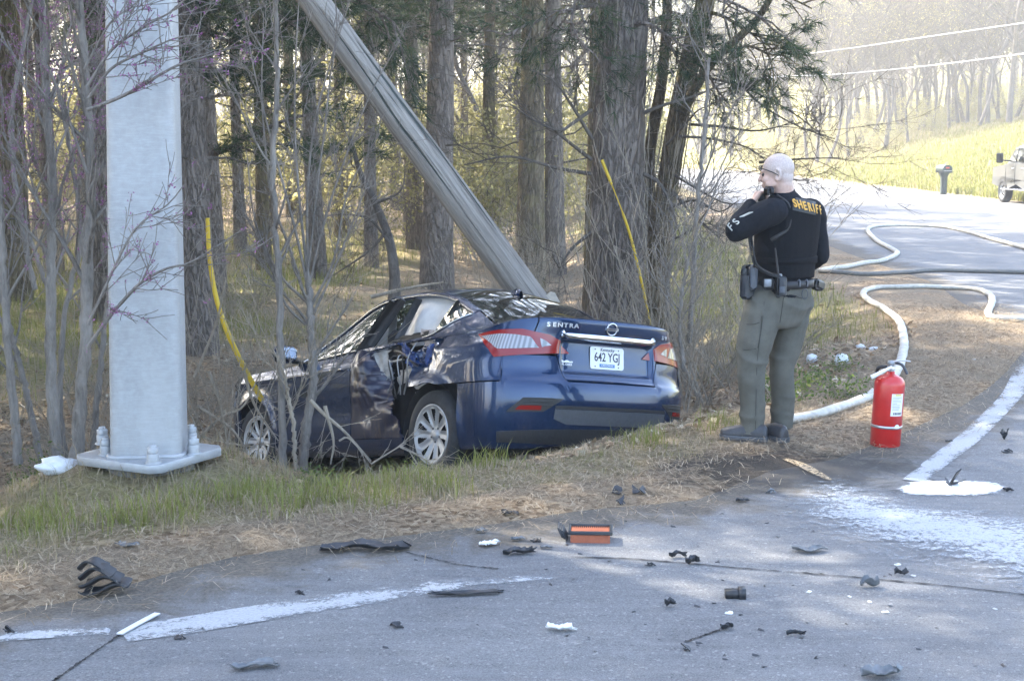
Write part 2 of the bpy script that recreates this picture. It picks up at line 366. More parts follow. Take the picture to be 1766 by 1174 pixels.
sheet([(1480, 948), (1560, 960), (1680, 985), (1800, 1012), (1800, 1040), (1660, 1003), (1520, 966)], .0125).build('powder_streak', M_powder, attr='inset', kind='stuff')
t = NT('wet_white_foam'); v = t.coord('Object'); t.set(col=(.78, .78, .77), rough=.6)
M_foam = masked(t, t.ramp(t.math('ADD', t.math('MULTIPLY', t.attr('inset'), 9), t.math('MULTIPLY', t.noise(24, 5, .75, v), 1.2)), [(.62, 0), (.95, 1)]))
o = sheet([(1545, 846), (1575, 833), (1640, 831), (1700, 834), (1745, 845), (1710, 856), (1640, 859), (1565, 857)], .0072, .025).build('foam_puddle', M_foam, attr='inset'); tag(o, 'bright white puddle of foam on the asphalt below the curved edge line', 'puddle')
t = NT('tan_scuff'); v = t.coord('Object'); t.set(col=(.46, .34, .2), rough=.9)
M_scuff = masked(t, t.ramp(t.noise(50, 4, .7, v), [(.38, 0), (.55, .9)]))
MB().grid(ribbon([(1352, 794), (1385, 807), (1410, 821), (1432, 832)], [.05, .07, .07, .03], .012)).build('road_scuff', M_scuff, kind='structure')
# ================================================================ TREES
def bark(name, c0, c1, vs=20, moss=0.0, plates=True):
    t = NT(name); v = t.coord('Object', (1, 1, .22)); v2 = t.coord('Object')
    pl = t.voro(vs, t.mix(.22, v, t.noise(5, 5, .7, v)), feat='DISTANCE_TO_EDGE')
    n = t.noise(34, 6, .75, v, .8)
    col = t.ramp(n, [(.3, c0), (.7, c1)])
    if plates: col = t.mix(t.ramp(pl, [(.0, .5), (.13, 0)]), col, tuple(q*.3 for q in c0))
    col = t.mix(t.ramp(t.noise(1.6, 4, .6, v2), [(.45, 0), (.75, .5)]), col, tuple(min(1, q*1.5) for q in c1))
    if moss: col = t.mix(t.ramp(t.noise(2.2, 5, .7, v2), [(.5, 0), (.7, moss)]), col, (.20, .19, .06))
    t.set(col=col, rough=.95, spec=.1)
    h = t.math('ADD', t.math('MULTIPLY', t.ramp(pl, [(0, 0), (.18, 1)]), 1.0 if plates else .2), t.math('MULTIPLY', n, .6)); t.bump(h, 1, .035)
    return t.m
M_pine = bark('pine_bark', (.13, .107, .09), (.28, .24, .21))
M_pine2 = bark('mossy_pine_bark', (.10, .08, .055), (.235, .19, .13), moss=.6)
M_twig = bark('grey_twig_bark', (.13, .115, .10), (.30, .27, .24), 14, plates=False)
M_fartwig = bark('far_grey_bark', (.085, .075, .068), (.19, .17, .155), 14, plates=False)
M_brush = bark('dry_brush_bark', (.19, .16, .12), (.42, .36, .285), 14, plates=False)
M_dead = bark('dead_branch_bark', (.075, .062, .055), (.17, .15, .13), 14, plates=False)
M_needle = leafmat('pine_needles', [(0, (.030, .050, .028)), (.55, (.060, .092, .045)), (.85, (.11, .13, .06)), (1, (.20, .14, .07))], .4, .45)
M_leaf = leafmat('spring_leaves', [(0, (.24, .22, .085)), (.5, (.36, .33, .14)), (1, (.48, .44, .22))], .55, .5)
M_leaf2 = leafmat('low_green_leaves', [(0, (.07, .11, .03)), (.6, (.13, .18, .045)), (1, (.22, .24, .07))], .5, .5)
M_redbud = leafmat('redbud_blossom', [(0, (.20, .07, .16)), (1, (.42, .20, .36))], .3, .6)
def wob(p0, p1, n, amp, rng, sag=0.0):
    t = np.linspace(0, 1, n)[:, None]; P = np.asarray(p0)+(np.asarray(p1)-np.asarray(p0))*t
    L = np.linalg.norm(np.asarray(p1)-np.asarray(p0)); k = rng.normal(0, amp*L, (n, 3)); k = np.cumsum(k, 0)/n**.5; k -= k[0]
    P = P+k; P[:, 2] -= sag*L*np.sin(np.pi*t[:, 0]); return P
def trunk_mesh(mb, pts, r0, r1, n=18, rings=44, seed=0, flare=.35, rough=.045, mi=0):
    C = spline(pts, rings); t = np.linspace(0, 1, rings); r = r0+(r1-r0)*t; r = r*(1+flare*np.exp(-t*rings*.28))
    T = np.gradient(C, axis=0); T /= np.linalg.norm(T, axis=1, keepdims=True); X = np.cross(T, [0, 1, 0]); X /= np.linalg.norm(X, axis=1, keepdims=True); Y = np.cross(T, X)
    a = np.linspace(0, 2*np.pi, n, endpoint=False)
    R = r[:, None]*(1+rough*2*vnoise(np.cos(a)[None]*2.3+seed, C[:, 2:3]*1.2+np.sin(a)[None]*2.3, 2.2)+rough*vnoise(a[None]*3+seed*3.1, C[:, 2:3]*4+0*a, 1.7))
    mb.grid(C[:, None]+R[..., None]*(np.cos(a)[None, :, None]*X[:, None]+np.sin(a)[None, :, None]*Y[:, None]), mi, close=True); return C
def tufts(mb, pos, ax, rng, n=16, L=.19, w=.006, spread=.75, mi=0):
    pos = np.asarray(pos); ax = np.asarray(ax); K = len(pos)
    if not K: return
    d = ax[:, None]*1.0+rng.normal(0, spread, (K, n, 3)); d /= np.linalg.norm(d, axis=2, keepdims=True)
    s = np.cross(d, rng.normal(0, 1, (K, n, 3))); s /= np.linalg.norm(s, axis=2, keepdims=True)
    ln = L*rng.uniform(.65, 1.15, (K, n, 1)); p = pos[:, None]-ax[:, None]*rng.uniform(0, .12, (K, n, 1))
    tip = p+d*ln; tip[..., 2] -= .12*ln[..., 0]
    V = np.stack([p-s*w, p+s*w, tip], 2).reshape(-1, 3, 3)
    a = np.clip(np.repeat(rng.uniform(0, .8, K), n)+rng.normal(0, .12, K*n), 0, 1); mb.tris(V, mi, a)
def pine_branch(bm, nm, p0, d, L, r, rng, tl=.19, tn=15, tw=.006, dens=1.0, sub=True, bare=.35):
    d = np.asarray(d, float); d /= np.linalg.norm(d)
    end = np.asarray(p0)+d*L; P = wob(p0, end, 7, .06, rng, -.05); bm.tube(P, np.linspace(r, r*.25, 7), 5)
    pos, axs = [], []
    k = max(3, int(L*4.2*dens))
    for i in range(k):
        f = bare+(1-bare)*(i+rng.random())/k; j = min(int(f*6), 5); q = P[j]+(P[j+1]-P[j])*(f*6-j)
        side = np.cross(d, [0, 0, 1])*(1 if i % 2 else -1); dd = d*.75+side*rng.uniform(.4, 1)+np.array([0, 0, rng.uniform(-.25, .35)]); dd /= np.linalg.norm(dd)
        l2 = L*.34*(1.15-f)+.14; e = q+dd*l2; bm.tube(wob(q, e, 4, .06, rng, -.06), np.linspace(r*.35, r*.12, 4), 3)
        m2 = max(1, int(l2/.16))
        for g in range(m2):
            h = (g+1)/m2; pos.append(q+(e-q)*h+rng.normal(0, .03, 3)); axs.append(dd+np.array([0, 0, .25]))
    pos.append(end); axs.append(d)
    axs = np.array(axs); axs /= np.linalg.norm(axs, axis=1, keepdims=True)
    tufts(nm, np.array(pos), axs, rng, tn, tl, tw)
def pine_proto(name, H, h0, R, nb, seed, r0=.2, mat=None, tn=12):
    """trunk, dead lower limbs and needle crown of one pine, standing at the origin"""
    rng = np.random.default_rng(seed); root = thing(name, 'x', 'tree')
    tm = MB(); pts = [(0, 0, -.4), (rng.normal(0, .06), rng.normal(0, .06), H*.3), (rng.normal(0, .15), rng.normal(0, .15), H*.65), (rng.normal(0, .25), rng.normal(0, .25), H)]
    C = trunk_mesh(tm, pts, r0, .03, 14, 40, seed)
    tm.build('trunk', mat or M_pine, root)
    bm, nm, dm = MB(), MB(), MB()
    for i in range(nb):
        f = (i+rng.random())/nb; z = h0+(H-h0)*f; j = int(np.argmin(abs(C[:, 2]-z))); az = i*2.4+rng.normal(0, .4)
        L = R*(1-f)**.6*(.55+.6*math.sin(min(1, f*3+.35)*1.57))*rng.uniform(.75, 1.15)+.3
        d = np.array([math.cos(az), math.sin(az), -.15+.75*f+rng.normal(0, .1)])
        pine_branch(bm, nm, C[j], d, L, .02+.018*L/R, rng, tl=.24, tn=tn, tw=.0105, dens=.85)
    for i in range(16):
        z = rng.uniform(1.6, h0+1); j = int(np.argmin(abs(C[:, 2]-z))); az = rng.uniform(0, 6.28); L = rng.uniform(.4, 2.2)
        e = C[j]+np.array([math.cos(az), math.sin(az), rng.uniform(-.25, .3)])*L; P = wob(C[j], e, 6, .09, rng); dm.tube(P, np.linspace(.018, .004, 6), 4)
        for q in range(3): dm.tube(wob(P[2+q], P[2+q]+rng.normal(0, .3, 3)*L*.5, 4, .1, rng), np.linspace(.007, .002, 4), 3)
    bm.build('limbs', M_pine, root, kind='stuff'); nm.build('crown', M_needle, root, attr='var', kind='stuff'); dm.build('dead_limbs', M_dead, root, kind='stuff')
    return root
def grow(out, p, d, L, r, lev, rng, spread=.55, up=.15, nchild=(3, 5), shrink=.62, amp=.05):
    d = np.asarray(d, float); d = d/np.linalg.norm(d); n = 6 if lev > 1 else 4
    P = wob(p, np.asarray(p)+d*L, n, amp, rng); P[:, 2] += up*L*np.linspace(0, 1, n)**2*.5
    out.append((P, np.linspace(r, r*.38, n), lev))
    if lev <= 0: return
    for i in range(rng.integers(*nchild)+1):
        f = rng.uniform(.3, .98); j = min(int(f*(n-1)), n-2); q = P[j]+(P[j+1]-P[j])*(f*(n-1)-j)
        dd = (P[j+1]-P[j]); dd /= np.linalg.norm(dd); dd = dd+rng.normal(0, spread, 3); dd[2] += up
        grow(out, q, dd, L*shrink*rng.uniform(.6, 1.15), max(r*.45*rng.uniform(.7, 1.1), .0025), lev-1, rng, spread, up, nchild, shrink, amp)
def bare_proto(name, H, r, seed, leaf=0, mat=None, lev=4, first=.3):
    rng = np.random.default_rng(seed); root = thing(name, 'x', 'tree'); tm, cm, lm = MB(), MB(), MB()
    pts = [(0, 0, -.3)]+[(rng.normal(0, .02*H*k), rng.normal(0, .02*H*k), H*.8*k/4) for k in (1, 2, 3, 4)]
    C = trunk_mesh(tm, pts, r, r*.2, 9, 24, seed, rough=.03); tm.build('trunk', mat or M_fartwig, root)
    out = []
    for i in range(15):
        f = first+(1-first)*(i+rng.random())/15; j = int(f*23); az = i*2.4+rng.normal(0, .5)
        grow(out, C[j], (math.cos(az), math.sin(az), .75), H*.34*(1.15-f*.6), r*.42*(1.1-f*.6), lev-1, rng)
    for P, rr, l in out: cm.tube(P, np.maximum(rr, .004), 3)
    cm.build('branches', mat or M_fartwig, root, kind='stuff')
    if leaf:
        tips = np.array([P[-1] for P, rr, l in out if l == 0]); tips = tips[rng.integers(0, len(tips), leaf)]+rng.normal(0, .22, (leaf, 3)); leaves(lm, tips, rng, .055); lm.build('crown', M_leaf, root, attr='var', kind='stuff')
    return root
def leaves(mb, pos, rng, s=.04, mi=0):
    k = len(pos); a = rng.normal(0, 1, (k, 3)); a /= np.linalg.norm(a, axis=1, keepdims=True); b = np.cross(a, rng.normal(0, 1, (k, 3))); b /= np.linalg.norm(b, axis=1, keepdims=True)
    s = s*rng.uniform(.5, 1.3, (k, 1)); mb.quads(np.stack([pos-a*s, pos+b*s*.5, pos+a*s, pos-b*s*.5], 1), mi, rng.uniform(0, 1, k))
def shrub_proto(name, H, W, ns, seed, leaf=0, mat=None, lmat=None, ls=.035, lev=2):
    rng = np.random.default_rng(seed); root = thing(name, 'x', 'shrub'); sm, lm = MB(), MB(); out = []
    for i in range(ns):
        az = rng.uniform(0, 6.28); p = np.array([rng.normal(0, W*.12), rng.normal(0, W*.12), -.1]); d = np.array([math.cos(az)*W*.5, math.sin(az)*W*.5, H])*rng.uniform(.6, 1)
        grow(out, p, d, np.linalg.norm(d), .004+.006*rng.random()*H**.5, lev, rng, .42, .1, (2, 4), .5, .06)
    for P, rr, l in out: sm.tube(P, np.maximum(rr, .0022), 3)
    sm.build('stems', mat or M_brush, root, kind='stuff')
    if leaf:
        pts = np.concatenate([P[1:] for P, rr, l in out]); leaves(lm, pts[rng.integers(0, len(pts), leaf)]+rng.normal(0, .06, (leaf, 3)), rng, ls); lm.build('foliage', lmat or M_leaf, root, attr='var')
    return root
# ---- pines of the wood: three kinds, copied
protos = [pine_proto('pine_tree', 21, 6.0, 3.3, 64, 3), pine_proto('pine_tree', 18, 5.2, 2.9, 58, 8, .17), pine_proto('pine_tree', 23, 7.5, 3.4, 64, 21, .2, M_pine2)]
used = [0, 0, 0]
def place(proto, k, x, y, rz, sc, label, group, z=None):
    z = hz(x, y) if z is None else z
    if not used_d.get(id(proto)):
        used_d[id(proto)] = 1; proto.location = (float(x), float(y), float(z)); proto.rotation_euler = (0, 0, rz); proto.scale = (sc, sc, sc) if np.ndim(sc) == 0 else sc; proto['label'] = label
        if group: proto['group'] = group
        return proto
    return dup(proto, (x, y, z), rz, sc, label, group)
used_d = {}
def zone(u):
    if u < 190: return 'left of the steel pole'
    if u < 420: return 'just right of the steel pole'
    if u < 560: return 'over the car bonnet'
    if u < 700: return 'crossed by the leaning pole'
    if u < 800: return 'beside the tall straight pine'
    if u < 1000: return 'between the leaning pole and the thick trunk'
    return 'right of the thick vine-covered trunk'
G_P = 'pines in the wood behind the crash'
def pxof(x, y): return 883+FPX*x/y
named = [  # px, base D, width px, prototype, label
 (338, 17.0, 52, 0, 'stout pine with dark plated bark close behind the steel pole'), (372, 23, 30, 1, 'thinner pine standing just behind the stout pine by the steel pole'),
 (752, 27, 45, 0, 'tall straight pine trunk right of the middle of the leaning pole'), (914, 29, 40, 2, 'pine trunk rising above the broken foot of the leaning pole'),
 (958, 33, 30, 0, 'pine trunk half hidden behind the one above the leaning pole foot'), (842, 35, 22, 2, 'thin yellow mossy pine between two taller trunks'),
 (716, 36, 24, 1, 'reddish thin pine left of the tall straight trunk'), (178, 20, 36, 1, 'dark pine behind the grey saplings left of the steel pole'),
 (455, 29, 20, 2, 'thin pine trunk right of the yellow guy guard'), (548, 28, 26, 0, 'pine trunk behind the bush of upright stems'), (415, 33, 18, 1, 'slim pine between the yellow guard and the car mirror'),
 (640, 31, 20, 1, 'slim pine trunk below the middle of the leaning pole'), (590, 38, 20, 2, 'distant pine trunk left of the leaning pole')]
base_r = [.2, .17, .2]
occ = []
for u, D, w, k, lab in named:
    x = (u-883)/FPX*D; r = w*D/FPX/2; s = r/base_r[k]/.9; place(protos[k], k, x, D, RNG.uniform(0, 6.28), (s, s, max(.85, min(1.15, s))), lab, G_P); occ.append((x, D))
occ += [(1.06, 14.6), (1.5, 14.9), (0.9, 13.2)]
n_bg = 0
for x, D, k in ((-8.2, 10.4, 0), (-10.8, 13.6, 1), (-13.8, 16.6, 2), (-6.6, 8.6, 1), (-11.5, 10.2, 2), (-14.6, 12.8, 0), (-9.6, 16.2, 2), (-16.5, 19.5, 0), (-5.6, 6.6, 0), (-5.5, 12.3, 1), (-7.6, 14.2, 0), (-12.4, 19.2, 2)):
    place(protos[k], k, x, D, RNG.uniform(0, 6.28), (1, 1, RNG.uniform(.85, 1.05)), 'unseen pine added outside the frame to the left to shade the road', G_P); occ.append((x, D))  # unseen pines, added so that their crowns shade the foreground road
for tries in range(4000):
    D = RNG.uniform(7, 62); x = RNG.uniform(-26, 3.2)
    if x > 3.2-max(0, D-30)*.12: continue
    if D < 21 and x > -.4*D-2.2: continue
    if D > 24 and x > -.4*D-2 and RNG.random() < .3: continue
    if D > 27 and x < -5 and RNG.random() < .8: continue
    if D > 48 and RNG.random() < .7: continue
    if any((x-a)**2+(D-b)**2 < (2.6 if D > 26 else 2.35)**2 for a, b in occ): continue
    u = pxof(x, D)
    if D < 30 and (560 < u < 1000): continue
    if 1085 < u < 1330 and D > 30: continue
    occ.append((x, D)); k = int(RNG.integers(0, 3)); s = RNG.uniform(.7, 1.05)
    if u > -80: lab = ('slender pine far back in the wood ' if D > 48 else 'thin pine deep in the wood ' if D > 40 else 'middle distance pine in the wood ' if D > 30 else 'near pine in the wood ')+zone(u)
    else: lab = 'unseen pine added outside the frame to the left to shade the road'
    place(protos[k], k, x, D, RNG.uniform(0, 6.28), (s, s, RNG.uniform(.85, 1.1)), lab, G_P); n_bg += 1
    if n_bg > 74: break
# ---- the thick trunk right of the car
def needle_limb(bm, nm, px, D, r, rng, tn=22, tl=.17, tw=.0035, sub=9, dens=1.0, bare=.3):
    P = spline([Q(u, v, D+dz) for u, v, dz in px], 14); L = np.linalg.norm(np.diff(P, axis=0), axis=1).sum(); bm.tube(P, np.linspace(r, r*.3, 14), 6)
    for i in range(sub):
        f = bare+(1-bare)*(i+rng.random())/sub; j = min(int(f*13), 12); d = P[j+1]-P[j]; d /= np.linalg.norm(d)
        dd = d*.6+np.cross(d, rng.normal(0, 1, 3))*.7+np.array([0, 0, -.15]); pine_branch(bm, nm, P[j], dd, L*.26*rng.uniform(.6, 1.2)+.2, r*.4, rng, tl, tn, tw, dens*1.5, bare=.15)
def vines(mb, C, r, n, rng, lo=0, hi=1):
    k = len(C)
    for i in range(n):
        a0 = rng.uniform(0, 6.28); j0 = rng.integers(int(lo*k), int(hi*k)-6); ln = int(rng.integers(6, 16)); js = np.arange(j0, min(j0+ln, k)); a = a0+np.cumsum(rng.normal(0, .12, len(js)))
        rr = np.interp(js/k, [0, 1], r)*rng.uniform(1.02, 1.10)+.004
        mb.tube(np.stack([C[js, 0]+rr*np.cos(a), C[js, 1]+rr*np.sin(a), C[js, 2]], 1), rng.uniform(.003, .007), 3)
        if rng.random() < .5:
            p = mb.V[-1][-1]; e = p+np.array([math.cos(a[-1]), math.sin(a[-1])-.3, rng.uniform(-.5, .3)])*rng.uniform(.15, .5); mb.tube(wob(p, e, 5, .1, rng), .0025, 3)
rng = np.random.default_rng(31)
root = thing('pine_tree', 'thick dark pine trunk wrapped in bare vines right behind the car', 'tree', (0, 0, 0))
tm, bm, nm, vm, dm = MB(), MB(), MB(), MB(), MB()
C = trunk_mesh(tm, [Q(1060, 610, 14.6), Q(1064, 400, 14.6), Q(1068, 200, 14.6), Q(1076, 0, 14.6), Q(1085, -900, 14.6), Q(1090, -2400, 14.6)], .285, .07, 28, 150, 5, .12, .05)
tm.build('trunk', M_pine, root); vines(vm, C, (.29, .24), 70, rng, 0, .36); vm.build('vines', M_brush, root, kind='stuff')
for i in range(46):
    f = (i+rng.random())/46; z = 7+10*f; j = int(np.argmin(abs(C[:, 2]-z))); az = i*2.4
    pine_branch(bm, nm, C[j], (math.cos(az), math.sin(az), -.1+.5*f), (3.4*(1-f)**.6+.4), .035, rng, .24, 12, .0105, .85)
for px, r in (([(1075, 30, 0), (1030, 10, -.2), (975, 20, -.4), (905, 45, -.6), (860, 70, -.7)], .03), ([(1075, 60, 0), (1110, 40, -.3), (1150, 60, -.5), (1190, 90, -.6)], .025), ([(1080, 10, 0), (1160, -20, -.4), (1250, 0, -.8), (1330, 40, -1.1)], .03),
              ([(1072, -40, 0), (1020, -40, -.5), (985, 30, -.8), (1010, 90, -.9)], .024)):
    needle_limb(bm, nm, px, 14.6, r, rng)
for px in ([(1020, 190), (985, 215), (965, 225), (925, 210), (880, 180)], [(1020, 300), (960, 290), (880, 270), (800, 285)], [(1020, 275), (975, 240), (950, 215), (930, 160)], [(1110, 195), (1150, 180), (1200, 165), (1262, 138)],
           [(1020, 400), (985, 430), (960, 470)], [(1022, 240), (985, 180), (955, 140), (915, 120)], [(1110, 300), (1140, 320), (1165, 380), (1160, 430)]):
    P = spline([Q(u, v, 14.4-i*.1) for i, (u, v) in enumerate(px)], 12); dm.tube(P, np.linspace(.022, .006, 12), 5)
    out = []
    for q in range(5): j = rng.integers(3, 11); grow(out, P[j], (P[j]-P[j-1])*3+rng.normal(0, .5, 3)*.3, rng.uniform(.3, .8), .006, 2, rng, .6, .05)
    for p, rr, l in out: dm.tube(p, np.maximum(rr, .0018), 3)
bm.build('limbs', M_pine, root, kind='stuff'); nm.build('crown', M_needle, root, attr='var', kind='stuff'); dm.build('dead_limbs', M_dead, root, kind='stuff')
# ---- the forked tree beside it, leaning right
root = thing('forked_pine', 'forked slim pine leaning right beside the thick vine-covered trunk', 'tree', (0, 0, 0))
tm, bm, nm, vm, dm = MB(), MB(), MB(), MB(), MB()
C = trunk_mesh(tm, [Q(1137, 590, 15.1), Q(1135, 450, 15.1), Q(1150, 330, 15.1), Q(1172, 190, 15.1), Q(1200, 60, 15.1), Q(1225, -60, 15.1), Q(1290, -700, 15.1), Q(1300, -1500, 15.1)], .125, .05, 18, 120, 9, .15, .05)
trunk_mesh(tm, [Q(1132, 520, 15.2), Q(1122, 380, 15.25), Q(1120, 270, 15.3), Q(1140, 150, 15.3), Q(1150, 40, 15.3), Q(1150, -60, 15.3), Q(1155, -500, 15.3)], .075, .03, 14, 80, 4, .1, .05)
trunk_mesh(tm, [Q(1168, 215, 15.1), Q(1200, 150, 14.9), Q(1240, 95, 14.7), Q(1300, 40, 14.5), Q(1340, -20, 14.3)], .06, .025, 10, 40, 7, .1, .05)
tm.build('trunk', M_pine2, root); vines(vm, C, (.13, .10), 30, rng, 0, .4); vm.build('vines', M_brush, root, kind='stuff')
for px, r in (([(1215, 20, 0), (1250, 30, -.3), (1300, 60, -.5), (1345, 75, -.6)], .024), ([(1190, 100, 0), (1215, 120, -.3), (1240, 160, -.4), (1255, 175, -.4)], .02), ([(1240, 95, -.4), (1290, 80, -.7), (1330, 95, -.9), (1370, 90, -1)], .02),
              ([(1200, 60, 0), (1180, 30, -.5), (1170, 60, -.7), (1165, 120, -.8)], .02), ([(1225, -30, 0), (1290, -40, -.5), (1350, -10, -.9), (1400, 15, -1.1)], .026), ([(1250, 30, -.3), (1262, 90, -.4), (1245, 130, -.4)], .014), ([(1300, 40, -.6), (1330, 110, -.9), (1335, 150, -1)], .012)):
    needle_limb(bm, nm, px, 15.1, r, rng, tn=20, tl=.16, sub=8)
for i in range(26):
    f = (i+rng.random())/26; z = 5.5+6.5*f; j = int(np.argmin(abs(C[:, 2]-z))); az = i*2.4
    pine_branch(bm, nm, C[j], (math.cos(az), math.sin(az), -.1+.5*f), (2.6*(1-f)**.6+.4), .03, rng, .24, 12, .0105, .85)
for px in ([(1190, 215), (1240, 218), (1300, 226), (1345, 218), (1368, 209)], [(1170, 235), (1230, 240), (1290, 255), (1330, 285)], [(1310, 280), (1350, 277), (1385, 274), (1450, 272)], [(1160, 300), (1210, 330), (1250, 350), (1290, 352)], [(1150, 360), (1200, 345), (1240, 365), (1275, 345)],
           [(1200, 130), (1280, 150), (1360, 190), (1420, 235)], [(1240, 95), (1300, 170), (1370, 215), (1440, 240)], [(1160, 330), (1195, 370), (1230, 400), (1250, 420)], [(1145, 420), (1185, 400), (1215, 370), (1240, 330)], [(1150, 250), (1190, 205), (1205, 190), (1240, 175)], [(1320, 290), (1350, 300), (1370, 310), (1395, 312)]):
    P = spline([Q(u, v, 15-i*.25) for i, (u, v) in enumerate(px)], 14); dm.tube(P, np.linspace(.016, .004, 14), 5)
    out = []
    for q in range(7): j = rng.integers(3, 13); grow(out, P[j], (P[j]-P[j-1])*2+rng.normal(0, .3, 3), rng.uniform(.25, .8), .005, 2, rng, .55, .05)
    for p, rr, l in out: dm.tube(p, np.maximum(rr, .0016), 3)
bm.build('limbs', M_pine2, root, kind='stuff'); nm.build('crown', M_needle, root, attr='var', kind='stuff'); dm.build('dead_limbs', M_dead, root, kind='stuff')
# ---- needle limbs of the stout pine behind the steel pole, and the crooked small pine
o = [q for q in scene.objects if q.get('label', '').startswith('stout pine')][0]
root = thing('low_pine', 'pine with low dark needle branches spreading above the steel pole', 'tree', (0, 0, 0))
tm, bm, nm, dm = MB(), MB(), MB(), MB()
C = trunk_mesh(tm, [Q(330, 590, 18.6), Q(322, 300, 18.6), Q(318, 0, 18.6), Q(318, -1000, 18.6), Q(320, -2000, 18.6)], .17, .04, 16, 120, 13, .2, .05)
for px, r in (([(325, 250, 0), (370, 265, -.3), (430, 235, -.6), (500, 205, -.9), (560, 195, -1)], .045), ([(320, 60, 0), (360, 60, -.5), (420, 80, -.9), (490, 100, -1.2)], .035), ([(320, 10, 0), (380, -10, -.6), (450, 10, -1.2), (520, 50, -1.6)], .035), ([(320, 120, 0), (370, 120, -.3), (430, 130, -.6), (480, 150, -.8)], .03),
              ([(318, -60, 0), (420, -60, -.5), (560, -30, -1), (680, 40, -1.3), (700, 70, -1.3)], .04), ([(318, 30, 0), (270, 30, .2), (210, 40, .3), (150, 20, .4)], .03), ([(320, 180, 0), (380, 165, .4), (450, 160, .8), (540, 110, 1)], .03), ([(318, -30, 0), (340, 0, -1), (345, 40, -1.5), (350, 70, -1.7)], .02), ([(318, -80, 0), (480, -40, -.3), (600, 20, -.5), (640, 90, -.6)], .03)):
    needle_limb(bm, nm, px, 18.6, r, rng, tn=24, tl=.20, tw=.0045, sub=12, dens=1.1, bare=.2)
for i in range(84):
    f = (i+rng.random())/84; z = 4.6+12.5*f; j = int(np.argmin(abs(C[:, 2]-z))); az = i*2.4
    pine_branch(bm, nm, C[j], (math.cos(az), math.sin(az), -.1+.5*f), (3.2*(1-f)**.6+.4), .03, rng, .24, 12, .0105, .85)
tm.build('trunk', M_pine, root); bm.build('limbs', M_pine, root, kind='stuff'); nm.build('crown', M_needle, root, attr='var', kind='stuff')
root = thing('crooked_pine', 'small crooked pine with tufted twigs below the leaning pole', 'tree', (0, 0, 0))
tm, nm = MB(), MB()
trunk_mesh(tm, [Q(680, 520, 15.5), Q(680, 470, 15.5), Q(670, 410, 15.6), Q(645, 345, 15.7), Q(622, 300, 15.8), Q(605, 240, 15.9)], .065, .02, 10, 40, 3, .1, .06)
for a, b in (((612, 290), (606, 268)), ((615, 280), (636, 268)), ((620, 250), (648, 236)), ((605, 240), (596, 222)), ((612, 262), (590, 258))):
    p, q = Q(*a, 15.8), Q(*b, 15.6); pine_branch(tm, nm, p, q-p, .45, .01, rng, .19, 26, .0045, 2.2)
for px in ([(672, 420), (640, 380), (600, 370), (560, 372)], [(665, 400), (640, 430), (590, 465), (565, 480)], [(650, 350), (690, 330), (700, 290)]):
    P = spline([Q(u, v, 15.5) for u, v in px], 10); tm.tube(P, np.linspace(.018, .004, 10), 4)
    out = []
    for q in range(5): j = rng.integers(2, 9); grow(out, P[j], P[j]-P[j-1]+rng.normal(0, .2, 3), .4, .005, 2, rng, .6, 0)
    for p, rr, l in out: tm.tube(p, np.maximum(rr, .0016), 3)
tm.build('trunk', M_dead, root); nm.build('crown', M_needle, root, attr='var', kind='stuff')
# ================================================================ SAPLINGS, SHRUBS, FAR WOODS
rng = np.random.default_rng(42)
def sapling(label, px, D, w, nb=10, bl=1.0, blossom=0, spread=.45, mat=None, extra=(), cat='sapling', name='sapling', lo=.35, group='saplings round the crash', tilt=.9, dz=0.0, lev=2):
    root = thing(name, label, cat, (0, 0, 0), group); tm, bm, fm = MB(), MB(), MB(); out = []
    k = len(px); pts = [Q(u, v, D+dz*i/k) for i, (u, v) in enumerate(px)]; C = spline(pts, 50); r = np.linspace(w[0], w[1], 50)*.88*D/FPX/2; tm.tube(C+rng.normal(0, .004, C.shape), r*(1+.06*rng.normal(0, 1, 50)), 10)
    for i in range(nb):
        f = lo+(1-lo)*(i+rng.random())/nb; j = min(int(f*49), 48); T = C[j+1]-C[j]; T /= np.linalg.norm(T); az = rng.uniform(0, 6.28); d = T*tilt+np.array([math.cos(az), math.sin(az), .1])*spread*1.6
        grow(out, C[j], d, bl*rng.uniform(.5, 1.2), r[j]*.45, lev, rng, .38, .12, (2, 4), .58, .05)
    for path, D1, w1 in extra:
        P = spline([Q(u, v, D1) for u, v in path], 22); out.append((P, np.linspace(w1, w1*.3, 22)*D1/FPX/2, 1))
        for q in range(12): j = int(rng.integers(4, 21)); d = (P[j]-P[j-1]); d /= np.linalg.norm(d); grow(out, P[j], d+rng.normal(0, .5, 3), rng.uniform(.1, .4), .003, 1, rng, .5, .05)
    for P, rr, l in out: bm.tube(P, np.maximum(rr, .0018), 4)
    tm.build('trunk', mat or M_twig, root); bm.build('branches', mat or M_twig, root, kind='stuff')
    if blossom:
        pts = np.concatenate([P for P, rr, l in out if rr[0] < .01 or l <= 1]); c = pts[rng.integers(0, len(pts), blossom)]
        q = (c[:, None]+rng.normal(0, .010, (blossom, 5, 3))).reshape(-1, 3); leaves(fm, q, rng, .0085); fm.build('blossoms', M_redbud, root, attr='var', kind='stuff')
    return root
sapling('grey redbud stem second from the left edge, pink buds on its upper twigs', [(100, 800), (88, 650), (88, 480), (90, 300), (78, 150), (70, -80)], 9.7, (25, 12), 13, .9, 450)
